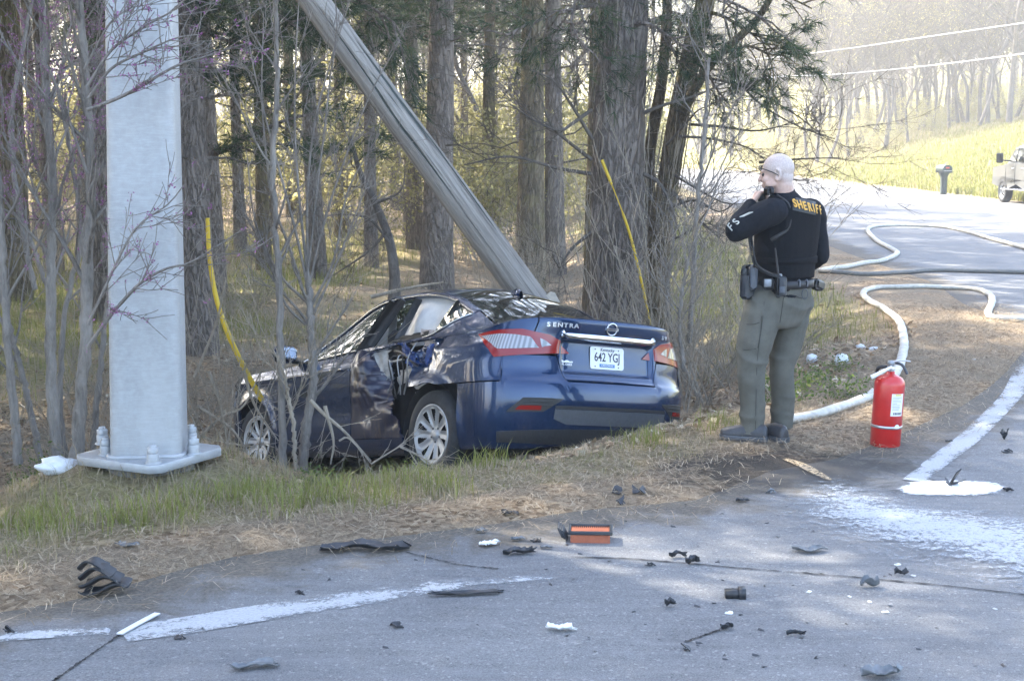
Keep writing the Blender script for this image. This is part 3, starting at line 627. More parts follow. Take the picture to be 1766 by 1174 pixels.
sapling('thickest grey redbud stem close left of the steel pole with pink blossom branches crossing it', [(130, 800), (147, 600), (152, 430), (157, 330), (150, 180), (140, 40), (135, -90)], 9.3, (29, 13), 12, .9, 520, extra=[
    ([(150, 190), (190, 175), (229, 157), (304, 114), (358, 97), (430, 73)], 7.75, 7), ([(152, 170), (193, 118), (250, 89), (304, 66), (345, 60)], 7.75, 6), ([(150, 150), (193, 86), (250, 46), (304, 14), (340, -30)], 7.75, 6), ([(145, 120), (190, 40), (230, 10), (260, -30)], 7.8, 5),
    ([(152, 560), (170, 520), (230, 400), (290, 352), (318, 318)], 7.8, 6), ([(150, 600), (190, 545), (240, 490), (290, 462), (330, 452), (420, 395)], 7.8, 7), ([(150, 300), (120, 210), (90, 130), (60, 90)], 9.2, 7), ([(155, 330), (190, 250), (195, 150)], 9.1, 9)])
sapling('thin grey stem at the left edge leaning out of the picture', [(32, 800), (18, 640), (8, 520), (2, 380), (-15, 200)], 9.6, (19, 13), 8, .8, 200)
sapling('slanting thin stem between the left edge and the second redbud', [(70, 795), (44, 670), (16, 560), (-10, 470)], 9.9, (15, 9), 5, .7)
sapling('slim bent stem just left of the steel pole foot', [(158, 800), (172, 640), (186, 520), (204, 430), (220, 300)], 10.4, (14, 8), 7, .7, 100)
sapling('wavy thin stem in the middle of the left clump', [(116, 800), (104, 700), (110, 560), (124, 480), (140, 410), (120, 250), (90, 120)], 10.2, (13, 7), 8, .8, 300)
sapling('pale whip at the upper left corner', [(60, 500), (28, 330), (20, 200), (38, 90), (62, -30)], 11.5, (12, 7), 8, .9, 600)
sapling('leaning branch stem above the left clump', [(90, 520), (40, 380), (-5, 300)], 10.8, (10, 6), 6, .7, 300)
fan = [[(528, 480), (505, 380), (470, 250), (440, 130), (420, 20)], [(530, 470), (515, 330), (508, 200), (512, 60), (520, -60)], [(530, 480), (545, 340), (560, 220), (575, 100), (610, -20)], [(531, 500), (560, 380), (600, 260), (640, 160), (690, 70)], [(529, 520), (500, 430), (470, 340), (452, 180), (455, 20)],
       [(530, 540), (575, 450), (600, 330), (655, 230)], [(528, 520), (480, 470), (440, 380), (425, 260)], [(531, 460), (530, 330), (545, 200), (580, 60), (570, -60)], [(531, 560), (560, 500), (590, 430), (640, 300)], [(527, 560), (490, 520), (455, 430), (400, 330)]]
sapling('many-stemmed grey bush in front of the car door, its whips fanning upward', [(522, 812), (528, 740), (540, 660), (536, 560), (530, 470)], 9.9, (22, 13), 4, .5, 0, extra=[(p, 9.9, 5.5) for p in fan])
sapling('slim straight stem beside the car front wheel', [(488, 812), (486, 700), (483, 560), (478, 430), (470, 300), (478, 120), (470, -60)], 9.8, (17, 8), 10, .6, 0)
sapling('bare branchy stem between the car front wheel and the fanning bush', [(510, 812), (505, 730), (490, 650), (470, 600)], 9.7, (10, 4), 6, .5, 0, mat=M_brush)
sapling('thin grey sapling left of the officer', [(1188, 590), (1196, 470), (1200, 380), (1210, 280), (1218, 180), (1222, 100)], 12.5, (11, 6), 12, .7, 0)
sapling('crooked grey sapling right of the forked pine base', [(1165, 600), (1150, 520), (1160, 430), (1158, 380)], 13.2, (8, 5), 10, .6, 0)
sapling('short bare sapling rising behind the car tail lamp', [(1180, 640), (1172, 560), (1180, 480), (1195, 420)], 12.0, (10, 5), 12, .55, 0)
# dead branches on the ground
def dead(label, paths, D, w, group='dead branches on the ground'):
    mb = MB(); out = []
    for p in paths:
        P = spline([Q(u, v, D) for u, v in p], 16); mb.tube(P, np.linspace(w, w*.35, 16)*D/FPX/2, 5)
        for q in range(4): j = int(rng.integers(4, 15)); d = P[j]-P[j-1]; d /= np.linalg.norm(d); grow(out, P[j], d+rng.normal(0, .6, 3), rng.uniform(.1, .3), .003, 1, rng, .5, 0)
    for P, rr, l in out: mb.tube(P, np.maximum(rr, .0016), 3)
    tag(mb.build('dead_branch', M_brush), label, 'branch', group)
dead('bleached dead branch slanting down before the car door', [[(535, 690), (560, 715), (595, 745), (640, 795)], [(560, 700), (575, 760), (570, 800)]], 9.5, 8)
dead('loop of dry vine before the car rear wheel', [[(585, 760), (600, 755), (625, 780), (640, 800)], [(690, 770), (720, 785), (745, 800)], [(640, 800), (680, 775), (700, 765)]], 9.35, 4)
dead('long dead branch lying behind the car roof', [[(640, 512), (690, 500), (730, 492), (765, 487)]], 13.6, 9)
dead('tangle of broken sticks beside the car front wheel', [[(330, 770), (380, 720), (420, 700), (450, 640)], [(340, 700), (400, 740), (430, 790)], [(360, 640), (380, 700), (395, 780)], [(320, 740), (370, 760), (440, 770)], [(335, 650), (372, 560), (390, 480)], [(420, 640), (440, 700), (480, 760)]], 10.3, 7)
# shrubs: three bare kinds, three leafy kinds
sh = [shrub_proto('bare_shrub', 1.2, 1.2, 13, 1), shrub_proto('bare_shrub', 1.7, 1.4, 12, 2), shrub_proto('bare_shrub', .8, 1.4, 16, 3)]
lf = [shrub_proto('leafy_shrub', 2.4, 2.0, 14, 4, 1500, ls=.05), shrub_proto('leafy_shrub', 3.4, 2.4, 14, 5, 1900, ls=.06), shrub_proto('leafy_shrub', 1.5, 1.7, 14, 6, 1100, ls=.04)]
lowg = [shrub_proto('low_weed', .35, .5, 12, 7, 420, lmat=M_leaf2, ls=.022, lev=1), shrub_proto('low_weed', .25, .45, 10, 8, 320, lmat=M_leaf2, ls=.02, lev=1)]
def scatter(protos, spots, lab, group, smin=.8, smax=1.2):
    for i, (x, y) in enumerate(spots):
        p = protos[int(rng.integers(0, len(protos)))]; s = rng.uniform(smin, smax); place(p, 0, x, y, rng.uniform(0, 6.28), s, lab(x, y, protos.index(p), s) if callable(lab) else lab, group)
spots = [(-4.1, 9.7), (-3.5, 10.6), (-3.0, 9.9), (-3.6, 12.2), (-4.6, 11.3), (-2.75, 10.9), (-5.2, 10.2), (-3.0, 13.6), (-4.2, 13.8), (-5.4, 12.6), (-2.7, 15.2), (-1.9, 9.95), (-1.5, 14.6), (-6.0, 14.2)]
scatter(sh, spots, lambda x, y, k, s: ('bushy grey brush ', 'tall grey brush ', 'low spreading brush ')[k]+('hidden behind the steel pole' if pxof(x, y) < 330 else 'between the steel pole and the car nose')+(' in the ditch' if y < 12 else ' beyond the ditch'), 'bare brush in the ditch', .7, 1.15)
scatter(sh, [(1.25, 12.4), (1.55, 13.2), (1.9, 12.9), (1.0, 13.3), (1.75, 14.4), (2.3, 14.0), (2.6, 15.6), (1.3, 15.6), (.55, 14.0), (1.6, 11.9)], lambda x, y, k, s: ('bushy bare brush ', 'tall bare brush ', 'low bare brush ')[k]+'on the bank between the car tail and the officer', 'bare brush on the bank', .8, 1.3)
scatter(sh, [(RNG.uniform(-.33, .02)*y, y) for y in RNG.uniform(18, 30, 16)], lambda x, y, k, s: ('thin bare brush ', 'tall bare brush ', 'low spreading brush ')[k]+'among the pines '+zone(pxof(x, y)), 'bare brush in the wood', .7, 1.2)
scatter(lf, [(RNG.uniform(-.36, .10)*y, y) for y in RNG.uniform(32, 62, 74)], lambda x, y, k, s: ('round yellow green shrub ', 'tall yellow green shrub ', 'low yellow green shrub ')[k]+('far ' if y > 45 else '')+'behind the pines '+zone(pxof(x, y)), 'leafy shrubs in the wood', .9, 1.5)
scatter(lf, [(RNG.uniform(3.6, 6.2), y) for y in RNG.uniform(62, 88, 14)]+[(RNG.uniform(-6, 4), y) for y in RNG.uniform(60, 90, 26)], 'leafy shrub on the far verge left of the side road', 'leafy shrubs on the far verge', .9, 1.6)
scatter(lowg, [(2.35, 11.4), (2.2, 11.0), (2.45, 10.6), (2.0, 10.4), (2.75, 12.2)], 'low green weed on the bank behind the fire hose', 'low weeds on the bank', .6, .95)
scatter(lowg, [(-3.2, 9.3), (-2.9, 9.0), (-1.2, 8.8), (-.55, 8.9), (-3.9, 9.2)], 'low green weed along the grass crest before the car', 'low weeds on the crest', .5, .9)
# bare trees of the far woods
bt = [bare_proto('bare_tree', 15, .11, 1, 2600), bare_proto('bare_tree', 19, .16, 2, 1500), bare_proto('bare_tree', 17, .13, 3, 0)]
sp = []
for i in range(3000):
    y = rng.uniform(84, 150); x = rng.uniform(.115, .40)*y
    if x < 21 and y < 165 and x > -2: 
        if y < 128 and sdist(np.array([x]), np.array([y]))[0] < 3.0: continue
    if y < 100-(x-20)*.35+rng.uniform(0, 4): continue
    if any((x-a)**2+(y-b)**2 < 2.3**2 for a, b in sp): continue
    sp.append((x, y))
    if len(sp) > 150: break
def far_lab(x, y, k=0, s=1):
    u = pxof(x, y); z = 'above the officer' if u < 1440 else 'above the mailbox' if u < 1660 else 'above the pickup truck'
    return ('hazy leafing tree ', 'large bare grey tree ', 'leafless grey tree ')[k]+('at the front of the far wood ' if y < 106 else 'inside the far wood ' if y < 125 else 'deep in the far wood ')+z
scatter(bt, sp, far_lab, 'bare trees of the far wood', .75, 1.15)
scatter(lf, [(RNG.uniform(.16, .38)*y, y+rng.uniform(-2, 3)) for y in RNG.uniform(99, 126, 74) if True], lambda x, y, k, s: ('round pale bush ', 'tall pale bush ', 'low pale bush ')[k]+'at the foot of the far wood '+('above the officer' if pxof(x, y) < 1440 else 'above the mailbox' if pxof(x, y) < 1660 else 'above the pickup truck'), 'bushes at the foot of the far wood', .5, 1.1)
sp = []
for i in range(900):
    y = rng.uniform(52, 110); x = rng.uniform(-.40, .085)*y
    if any((x-a)**2+(y-b)**2 < 3**2 for a, b in sp): continue
    sp.append((x, y))
    if len(sp) > 85: break
scatter(bt, sp, lambda x, y, k, s: ('small leafing tree ', 'large bare tree ', 'bare grey tree ')[k]+'far behind the pines '+zone(pxof(x, y)), 'bare trees behind the pines', .6, 1.0)
# a hazy mass of woodland closes the view behind everything
mb, lm = MB(), MB()
for i in range(520):
    a = rng.uniform(-.48, .50); y = rng.uniform(150, 215); x = a*y; z = hz(x, y); h = rng.uniform(9, 19); mb.tube([(x, y, z-1), (x+rng.normal(0, .4), y, z+h*.5), (x+rng.normal(0, 1.2), y, z+h)], [.24, .16, .03], 5)
    for k in range(9): q = np.array([x, y, z+h*rng.uniform(.3, .95)]); e = q+np.array([rng.normal(0, 2), rng.normal(0, 2), rng.uniform(.6, 3.2)]); mb.tube([q, (q+e)/2+rng.normal(0, .2, 3), e], [.07, .05, .015], 3)
c = np.stack([rng.uniform(-.5, .5, 26000), rng.uniform(150, 215, 26000), rng.random(26000)], 1); X_ = c[:, 0]*c[:, 1]; Z_ = height(X_, c[:, 1])+c[:, 2]**1.8*15; leaves(lm, np.stack([X_, c[:, 1], Z_], 1), rng, .30)
mb.build('distant_woods', M_twig, kind='stuff'); lm.build('distant_woods_foliage', M_leaf, attr='var', kind='stuff')
# ================================================================ GRASS, STRAW, LEAF LITTER
M_grass = leafmat('grass_blades', [(0, (.36, .30, .20)), (.30, (.30, .25, .15)), (.45, (.20, .19, .055)), (.8, (.19, .205, .055)), (1, (.27, .27, .085))], .35, .6)
M_straw = leafmat('pine_straw', [(0, (.13, .095, .06)), (.5, (.32, .24, .155)), (1, (.48, .40, .29))], .1, .8)
M_litter = leafmat('fallen_leaves', [(0, (.14, .09, .055)), (.5, (.33, .23, .14)), (.9, (.46, .35, .22)), (1, (.55, .49, .38))], .15, .8)
def blades(mb, x, y, h, w, rng, tone, lean=.35, z=None):
    k = len(x); z = height(x, y) if z is None else z; az = rng.uniform(0, 6.28, k); b = np.stack([x, y, z-.01], 1); d = np.stack([np.cos(az), np.sin(az), 0*az], 1); s = np.stack([-np.sin(az+rng.normal(0, .6, k)), np.cos(az), 0*az], 1)*w[:, None]
    ln = lean*rng.uniform(.2, 1.6, k); m = b+d*(h*ln*.35)[:, None]+np.array([0, 0, 1])*(h*.6)[:, None]; t = b+d*(h*ln)[:, None]+np.array([0, 0, 1])*(h*rng.uniform(.75, 1.0, k))[:, None]
    V = np.stack([b-s, b+s, m+s*.7, m-s*.7], 1); mb.quads(V, 0, tone); mb.tris(np.stack([m-s*.7, m+s*.7, t], 1), 0, tone)
def in_view(x, y, m=.43): return (np.abs(x) < m*y+.3)
g = MB()
n = 3400; x = rng.uniform(-4.2, 3.0, n); y = rng.uniform(5.6, 11, n); d = sdist(x, y); p = sstep(.35, .75, d)*(1-sstep(2.0, 2.9, d))*(1-.8*sstep(.9, 1.7, x)*(d < 1.3))*(.35+1.0*(vnoise(x, y, 1.6) > -.05)); k = rng.random(n) < p; x, y, d = x[k], y[k], d[k]
for xi, yi, di in zip(x, y, d):
    m = int(rng.integers(8, 30)); r = rng.uniform(.02, .09); gr_ = rng.random() < .10; h = (rng.uniform(.04, .10) if gr_ else rng.uniform(.04, .12))*(1+.25*sstep(1.0, 1.6, di))*(1-.45*sstep(-.6, .3, xi)); bx, by = xi+rng.normal(0, r, m), yi+rng.normal(0, r, m); blades(g, bx, by, h*rng.uniform(.5, 1.3, m), rng.uniform(.0014, .0032, m), rng, np.clip((rng.normal(.72, .15, m) if gr_ else rng.normal(.18, .14, m)), 0, 1), .55)
for cx, cy in [(645, 870), (560, 862), (690, 835), (500, 880), (30, 905), (90, 925), (290, 900), (400, 870), (200, 905), (330, 860), (1245, 745), (1110, 765), (840, 800), (60, 850), (760, 850), (610, 800), (450, 850), (540, 830)]:
    q = G(cx, cy); m = 110; bx, by = q[0]+rng.normal(0, .09, m), q[1]+rng.normal(0, .12, m); blades(g, bx, by, rng.uniform(.08, .2, m), rng.uniform(.0016, .0036, m), rng, np.clip(rng.normal(.78, .1, m), 0, 1), .6)
x = rng.uniform(-4, 2.2, 9000); y = rng.uniform(7.5, 10.6, 9000); d = sdist(x, y); k = (d > 1.0) & (d < 2.3) & (vnoise(x, y, 2.2) > -.12); x, y = x[k], y[k]; blades(g, x, y, rng.uniform(.05, .19, len(x))*(1-.55*sstep(-.8, .2, x)), rng.uniform(.0012, .0026, len(x)), rng, np.clip(rng.normal(.17, .15, len(x)), 0, 1), .5)
g.build('verge_grass', M_grass, attr='var', kind='stuff')
g = MB(); n = 120000; y = rng.uniform(13, 46, n); x = rng.uniform(-.43, .42, n)*y; d = sdist(x, y); gd = green(x, y, d); k = (d > .5) & (rng.random(n) < gd*1.1-.12) & (x < 8); x, y = x[k], y[k]; s = (y/14)**.7; blades(g, x, y, rng.uniform(.06, .26, len(x))*s**.4, rng.uniform(.002, .0042, len(x))*s, rng, np.clip(rng.normal(.72, .2, len(x)), 0, 1), .5); g.build('woodland_grass', M_grass, attr='var', kind='stuff')
g = MB(); n = 60000; y = rng.uniform(48, 112, n); x = rng.uniform(.17, .42, n)*y; d = sdist(x, y); k = (d > .3) & (x > 14); x, y = x[k], y[k]; blades(g, x, y, rng.uniform(.15, .45, len(x)), rng.uniform(.012, .03, len(x)), rng, np.clip(rng.normal(.66, .22, len(x))-.3*sstep(75, 105, y), 0, 1), .5); g.build('field_grass', M_grass, attr='var', kind='stuff')
def needles(mb, x, y, rng, L, w, lift=.02):
    k = len(x); z = np.where(sdist(x, y) < .12, np.maximum(height(x, y), .012), height(x, y))+rng.uniform(.002, lift, k); az = rng.uniform(0, 6.28, k); e = np.stack([np.cos(az), np.sin(az), rng.normal(0, .12, k)], 1)*(L*rng.uniform(.5, 1.2, k))[:, None]/2; s = np.stack([-np.sin(az), np.cos(az), 0*az], 1)*w[:, None]; c = np.stack([x, y, z], 1); b = np.array([0, 0, 1])*(np.abs(e[:, 2:3])+rng.uniform(-.006, .014, (k, 1)))
    mb.quads(np.stack([c-e-s, c-e+s, c+s+b, c-s+b], 1), 0, rng.uniform(0, 1, k)); mb.quads(np.stack([c-s+b, c+s+b, c+e+s*.4, c+e-s*.4], 1), 0, rng.uniform(0, 1, k))
g = MB(); n = 170000; x = rng.uniform(-4.5, 6.2, n); y = rng.uniform(5.4, 17, n); d = sdist(x, y); p = np.clip(np.exp(-((d-.35)/.42)**2)+.5*(d > .3)*(d < 1.6)+.9*sstep(1.2, 2.2, x)*(d > 0)+.5*(d > 1.6), 0, 1)*(.15+1.3*np.clip(vnoise(x, y, 2.1)+.55+.6*sstep(.1, .5, d), 0, 1))*(d > -.35+.55*vnoise(x, y, 1.4)); p = p*sstep(.15, .7, np.hypot((x-G(1345, 812)[0])*.62, y-G(1345, 812)[1])+.3*vnoise(x, y, 3)); k = (rng.random(n) < p) & in_view(x, y); x, y = x[k], y[k]
needles(g, x, y, rng, np.full(len(x), .115), np.full(len(x), .0009)*(1+y/14), .025); g.build('pine_straw', M_straw, attr='var', kind='stuff')
g = MB(); n = 60000; y = rng.uniform(8.5, 34, n); x = rng.uniform(-.42, .30, n)*y; d = sdist(x, y); k = (d > 1.1) & in_view(x, y) & (rng.random(n) < (.5+.9*vnoise(x, y, .8))*(1-.75*sstep(13, 16, y))); x, y = x[k], y[k]; z = height(x, y)+rng.uniform(.004, .03, len(x)); c = np.stack([x, y, z], 1); a = rng.normal(0, 1, (len(x), 3)); a[:, 2] *= .4; a /= np.linalg.norm(a, axis=1, keepdims=True); b = np.cross(a, [0, 0, 1]+rng.normal(0, .35, (len(x), 3))); b /= np.linalg.norm(b, axis=1, keepdims=True); s = rng.uniform(.02, .055, (len(x), 1)); g.quads(np.stack([c-a*s, c+b*s*.5, c+a*s, c-b*s*.5], 1), 0, rng.uniform(0, 1, len(x))); g.build('leaf_litter', M_litter, attr='var', kind='stuff')
# ================================================================ THE CRASHED CAR  (x forward from the rear axle, y left, z up from the tyres' foot)
CAR_T = Matrix(((-0.6009635, -0.7992162, 0.0098151, 0.1098574), (0.7793952, -0.583249, 0.2288313, 10.5769316), (-0.1771611, 0.1451691, 0.9734166, -0.5931227), (0, 0, 0, 1)))
t = NT('deep_blue_paint'); v = t.coord('Object')
dust = t.ramp(t.noise(5, 5, .65, v, .5), [(.45, 0), (.85, .012)])
t.set(col=t.mix(dust, (.0004, .0225, .078), (.16, .15, .14)), metal=.48, rough=.24, coat=.75, coatr=.015, spec=.5)
M_paint_blue = t.m
t = NT('scuffed_paint'); v = t.coord('Object'); sc = t.ramp(t.noise(7, 5, .7, t.coord('Object', (2.2, 1, .7), (0, .5, 0)), 1), [(.52, 0), (.72, .6)])
t.set(col=t.mix(t.math('MULTIPLY', sc, t.ramp(t.voro(3, v), [(.2, 1), (.6, .3)])), (.003, .009, .036), (.20, .14, .06)), rough=.35, coat=.7, metal=.15); M_scuffed = t.m
t = NT('torn_blue_sheet'); v = t.coord('Object'); t.set(col=t.ramp(t.noise(18, 4, .6, v), [(.35, (.006, .03, .13)), (.58, (.012, .06, .24)), (.72, (.32, .34, .37))]), rough=.4, metal=.2); M_torn = t.m
M_glass = NT('car_glass'); M_glass.set(col=(.32, .38, .36), rough=.02, trans=.92, ior=1.45, spec=.6); M_glass = M_glass.m
M_dglass = NT('tinted_glass'); M_dglass.set(col=(.012, .014, .013), rough=.025, spec=.7, coat=.6, coatr=.02); M_dglass = M_dglass.m
M_blk = flat('black_plastic', (.018, .019, .021), .5, .3, 40, .2); M_dkgrey = flat('dark_grey_plastic', (.055, .06, .07), .5, .2, 40, .15)
M_tyre = flat('tyre_rubber', (.028, .029, .031), .8, .35, 25, .3); M_void = flat('dark_cavity', (.008, .008, .009), .9)
M_chrome = NT('chrome'); M_chrome.set(col=(.78, .79, .80), metal=1.0, rough=.12); M_chrome = M_chrome.m
M_hub = flat('silver_hubcap', (.40, .41, .42), .38, .12, 12, metal=.5)
M_red = NT('red_lens'); M_red.set(col=(.22, .005, .004), rough=.16, coat=.25, spec=.6, emit=(0, 0, 0)); M_red = M_red.m
t = NT('clear_lens'); t.set(col=t.ramp(t.new('TexWave').outputs['Fac'], [(.2, (.17, .17, .18)), (.8, (.33, .33, .34))]), rough=.12, coat=1); M_clear = t.m
for n_ in t.n:
    if n_.type == 'TEX_WAVE': n_.inputs['Scale'].default_value = 18; t.put(n_, 'Vector', t.coord('Object'))
M_bag = flat('airbag_cloth', (.54, .53, .51), .9, .10, 14, .5, 9)
M_seat = flat('grey_seat_cloth', (.10, .10, .105), .9, .2, 30, .2); M_metal = flat('bare_torn_metal', (.30, .31, .32), .45, .3, 20, .2, metal=.6)
M_dark_in = flat('dark_trim', (.03, .03, .033), .6, .3, 25)
M_letter = flat('bright_letter', (.62, .63, .64), .25, .03, metal=.4)
car = thing('crashed_sedan', 'dark blue sedan with its crushed rear door, nose down in the roadside ditch', 'car'); car.matrix_world = CAR_T
def ip(x, xs, ys): return np.interp(x, xs, ys)
def smooth_tab(xs, ys, n=240):
    S = np.linspace(xs[0], xs[-1], n); xs = np.array(xs, float); ys = np.array(ys, float); m = np.gradient(ys, xs)
    i = np.clip(np.searchsorted(xs, S, side='right')-1, 0, len(xs)-2); h = xs[i+1]-xs[i]; f = (S-xs[i])/h
    d = np.diff(ys)/np.diff(xs); m[1:-1] = np.where(d[:-1]*d[1:] <= 0, 0, m[1:-1])
    v = (2*f**3-3*f**2+1)*ys[i]+(f**3-2*f**2+f)*h*m[i]+(-2*f**3+3*f**2)*ys[i+1]+(f**3-f**2)*h*m[i+1]
    return lambda x: np.interp(x, S, v)
Wz = smooth_tab([.16, .20, .26, .36, .55, .70, .80, .88, .96, 1.02, 1.08], [.78, .838, .864, .882, .895, .898, .898, .882, .848, .815, .79])
Xr = smooth_tab([.16, .20, .26, .35, .45, .55, .63, .66, .69, .72, .80, .90, .98, 1.04, 1.085, 1.12], [-.80, -.87, -.915, -.955, -.985, -1.008, -1.004, -.995, -.962, -.950, -.944, -.940, -.946, -.962, -.970, -.955])
Xf = smooth_tab([.16, .25, .4, .6, .7, .8, .95, 1.1], [3.40, 3.52, 3.6, 3.62, 3.58, 3.46, 3.15, 3.1])
zs_x = smooth_tab([-.45, -.17, .16, 1.0, 1.93, 2.3, 2.9, 3.3, 3.7], [1.01, 1.015, 1.01, .97, .925, .91, .88, .83, .72])
def zs(u): return np.where(u < 1, 1.106-(1.106-1.01)*np.clip(u, 0, 1)**3, zs_x(np.minimum(u-1.45, 3.6)))
def Pb(u, z, out=0.0):
    """lower body: u runs from the middle of the tail round the corner and forward along the side"""
    u, z = np.broadcast_arrays(np.asarray(u, float), np.asarray(z, float)); w = Wz(z)
    ph = np.clip(1-u, 0, 1)*np.pi/2; N = 3.0
    xr = -.45-(-.45-Xr(z))*np.sin(ph)**(2/N); yr = w*np.cos(ph)**(2/N)
    pf = np.clip((u-4.35)/1.0, 0, 1)*np.pi/2; xf = 2.9+(Xf(z)-2.9)*np.sin(pf)**(2/2.3); yf = w*np.cos(pf)**(2/2.3)
    x = np.where(u < 1, xr, np.where(u > 4.35, xf, u-1.45)); y = np.where(u < 1, yr, np.where(u > 4.35, yf, w))
    zc = .845+.03*(2-np.clip(x, -.5, 3)); y = y+.010*np.exp(-((z-zc)/.028)**2)*(u > .8)*(u < 4.4)
    y = y-.016*np.exp(-((z-.52)/.13)**2)*sstep(.5, .8, x)*(1-sstep(1.9, 2.2, x))
    rc = sstep(.43, .39, y)*sstep(.715, .745, z)*sstep(.965, .95, z)*(u < 1); x = x+.036*rc
    fl = .018*np.exp(-((np.hypot(x, z-.316)-.37)/.05)**2)+.018*np.exp(-((np.hypot(x-2.7, z-.316)-.37)/.05)**2); y = y+fl*(u > .8)*(z > .2)
    P = np.stack([x, y, z], -1)
    if out:
        e = 1e-3; a = Pb(u+e, z)-P; b = Pb(u, z+e)-P; n = np.cross(a, b); n /= np.linalg.norm(n, axis=-1, keepdims=True)+1e-12; n *= np.where(n[..., 1:2]+np.where(u < .99, -n[..., :1], 0*u[..., None][..., 0:1] if False else 0) < 0, -1, 1) if False else np.sign(np.sum(n*np.stack([np.where(u < 1, -.6, np.where(u > 4.35, .6, 0)), np.ones_like(u), 0*u], -1), -1, keepdims=True))
        P = P+n*out
    return P
def u_of_y(y, z): return 1-np.arccos(np.clip((np.abs(y)/Wz(z))**(3.0/2), 0, 1))/(np.pi/2)
UX = [-.60, -.45, -.30, -.10, .10, .25, .45, .9, 1.2, 1.5, 1.8, 2.1, 2.3, 2.7, 3.2, 3.6]
yr_t = smooth_tab(UX, [.68, .655, .625, .60, .585, .575, .572, .58, .585, .60, .65, .70, .73, .70, .62, .48]); zr_t = smooth_tab(UX, [1.055, 1.065, 1.13, 1.235, 1.33, 1.375, 1.405, 1.415, 1.385, 1.27, 1.13, .99, .95, .925, .84, .70])
zc_t = smooth_tab(UX, [1.105, 1.13, 1.205, 1.30, 1.39, 1.445, 1.477, 1.495, 1.48, 1.37, 1.22, 1.07, 1.0, .96, .88, .74])
def Up(x, s, out=0.0):
    x, s = np.broadcast_arrays(np.asarray(x, float), np.asarray(s, float)); z0 = zs_x(np.clip(x, -.45, 3.6)); y0 = Wz(z0)
    y0 = np.where(x > 2.9, Pb(4.35+np.clip((x-2.9)/.75, 0, 1)*.62, z0)[..., 1], y0)
    yr, zr, zc = yr_t(x), zr_t(x), zc_t(x); f = np.clip(s*2, 0, 1); g = np.clip(s*2-1, 0, 1)
    ya = y0+(yr-y0)*f+.020*np.sin(np.pi*f)*np.clip((zr-z0)*3, 0, 1); za = z0+(zr-z0)*f
    yb = yr*(1-g); zb = zr+(zc-zr)*(1-(1-g)**2)
    k = .06; y = np.where(s < .5, ya, yb); z = np.where(s < .5, za, zb)
    P = np.stack([x, y, z], -1)
    if out:
        e = 1e-3; n = np.cross(Up(x+e, s)-P, Up(x, s+e)-P); n /= np.linalg.norm(n, axis=-1, keepdims=True)+1e-12; n *= np.sign(n[..., 1:2]*.5+n[..., 2:3]+1e-9); P = P+n*out
    return P
def skirt(mb, P, depth=.014, mi=0):
    """closes a panel's rim with a lip folded inward, so shut lines read as dark gaps"""
    N = np.cross(np.gradient(P, axis=0), np.gradient(P, axis=1)); N /= np.linalg.norm(N, axis=-1, keepdims=True)+1e-12
    c = P.reshape(-1, 3).mean(0); sg = np.sign(np.sum(N.reshape(-1, 3)*(P.reshape(-1, 3)-np.array([np.clip(c[0], .0, 2.2), 0, .55])), 1).sum()) or 1
    I = P-N*sg*depth
    mb.grid(P, mi)
    for a, b in ((P[0], I[0]), (P[-1], I[-1]), (P[:, 0], I[:, 0]), (P[:, -1], I[:, -1])): mb.grid(np.stack([a, b], 1), mi)
def both(fn, name, mats, parent=car, sides=(1, -1), **k):
    mb = MB()
    for s in sides: fn(mb, np.array([1, s, 1.0]))
    return mb.build(name, mats, parent, **k)
def cols(us, z0, z1, n): t = np.linspace(0, 1, n); return us[:, None]+0*t[None], z0[:, None]+(z1-z0)[:, None]*t[None]
ARCH = .365
def arch_z(x, lo=.20):
    z = np.full(np.shape(x), lo, float)
    for xc in (0, 2.7):
        d = ARCH**2-(x-xc)**2; z = np.where(d > 0, np.maximum(z, .316+np.sqrt(np.maximum(d, 0))), z)
    return z
def ux(lo, hi, n): 
    u = np.linspace(lo, hi, n); ex = []
    for xc in (0, 2.7):
        for s in (-1, 1):
            e = xc+s*ARCH+1.45
            for q in (0, .0005, -s*.004, -s*.012, -s*.03):
                if lo < e+q < hi: ex.append(e+q)
    return np.sort(np.concatenate([u, ex]))
crush = lambda x, z: np.exp(-((x-.16)/.2)**2)*sstep(.68, .85, z)
def q_panel(mb, m, dmg=False):
    ul = u_of_y(.635, .96); u = ux(ul, 1.45+.26, 70); x = Pb(u, .7)[:, 0]
    uo = u_of_y(.80, .85)+.02
    z0 = np.where(u < uo, .85, .665); z0 = np.maximum(z0, arch_z(u-1.45, .0))
    z1 = zs(u)-.002; U, Z = cols(u, z0, z1, 22); P = Pb(U, Z)
    if m[1] > 0:
        c = crush(P[..., 0], P[..., 2]); P[..., 1] -= c*(.035+.10*np.abs(vnoise(P[..., 0]+P[..., 2]*.5, P[..., 2], 9))+.05*np.abs(vnoise(P[..., 0]-P[..., 2], P[..., 2], 17)))
    skirt(mb, P*m)
    # deck side strip from the lid seam to the shoulder
    us = np.linspace(ul, 1, 16); P = deck(us, np.linspace(0, 1, 14)); skirt(mb, P*m, .01)
def deck(us, tt):
    y = Pb(us, zs(us))[:, 1]; ye = y*.86; xg = -.45
    s = np.where(ye < .655, 1-.5*ye/.655, .5*(.80-ye)/.145); s = np.where(us > .999, 0, np.clip(s, 0, 1)); xl = -.45-.10*sstep(.35, 1, s)
    A = Up(xl, s); B = Pb(us, zs(us)-.004); A[us > .999] = B[us > .999]
    f = tt[None, :, None]; P = A[:, None]*(1-f)+B[:, None]*f; P[..., 2] += (.014*np.sin(np.pi*tt)[None]+.010*np.exp(-((tt-.93)/.08)**2)[None])*(1-us[:, None]**4)
    return P
both(q_panel, 'quarter_panel', M_paint_blue)
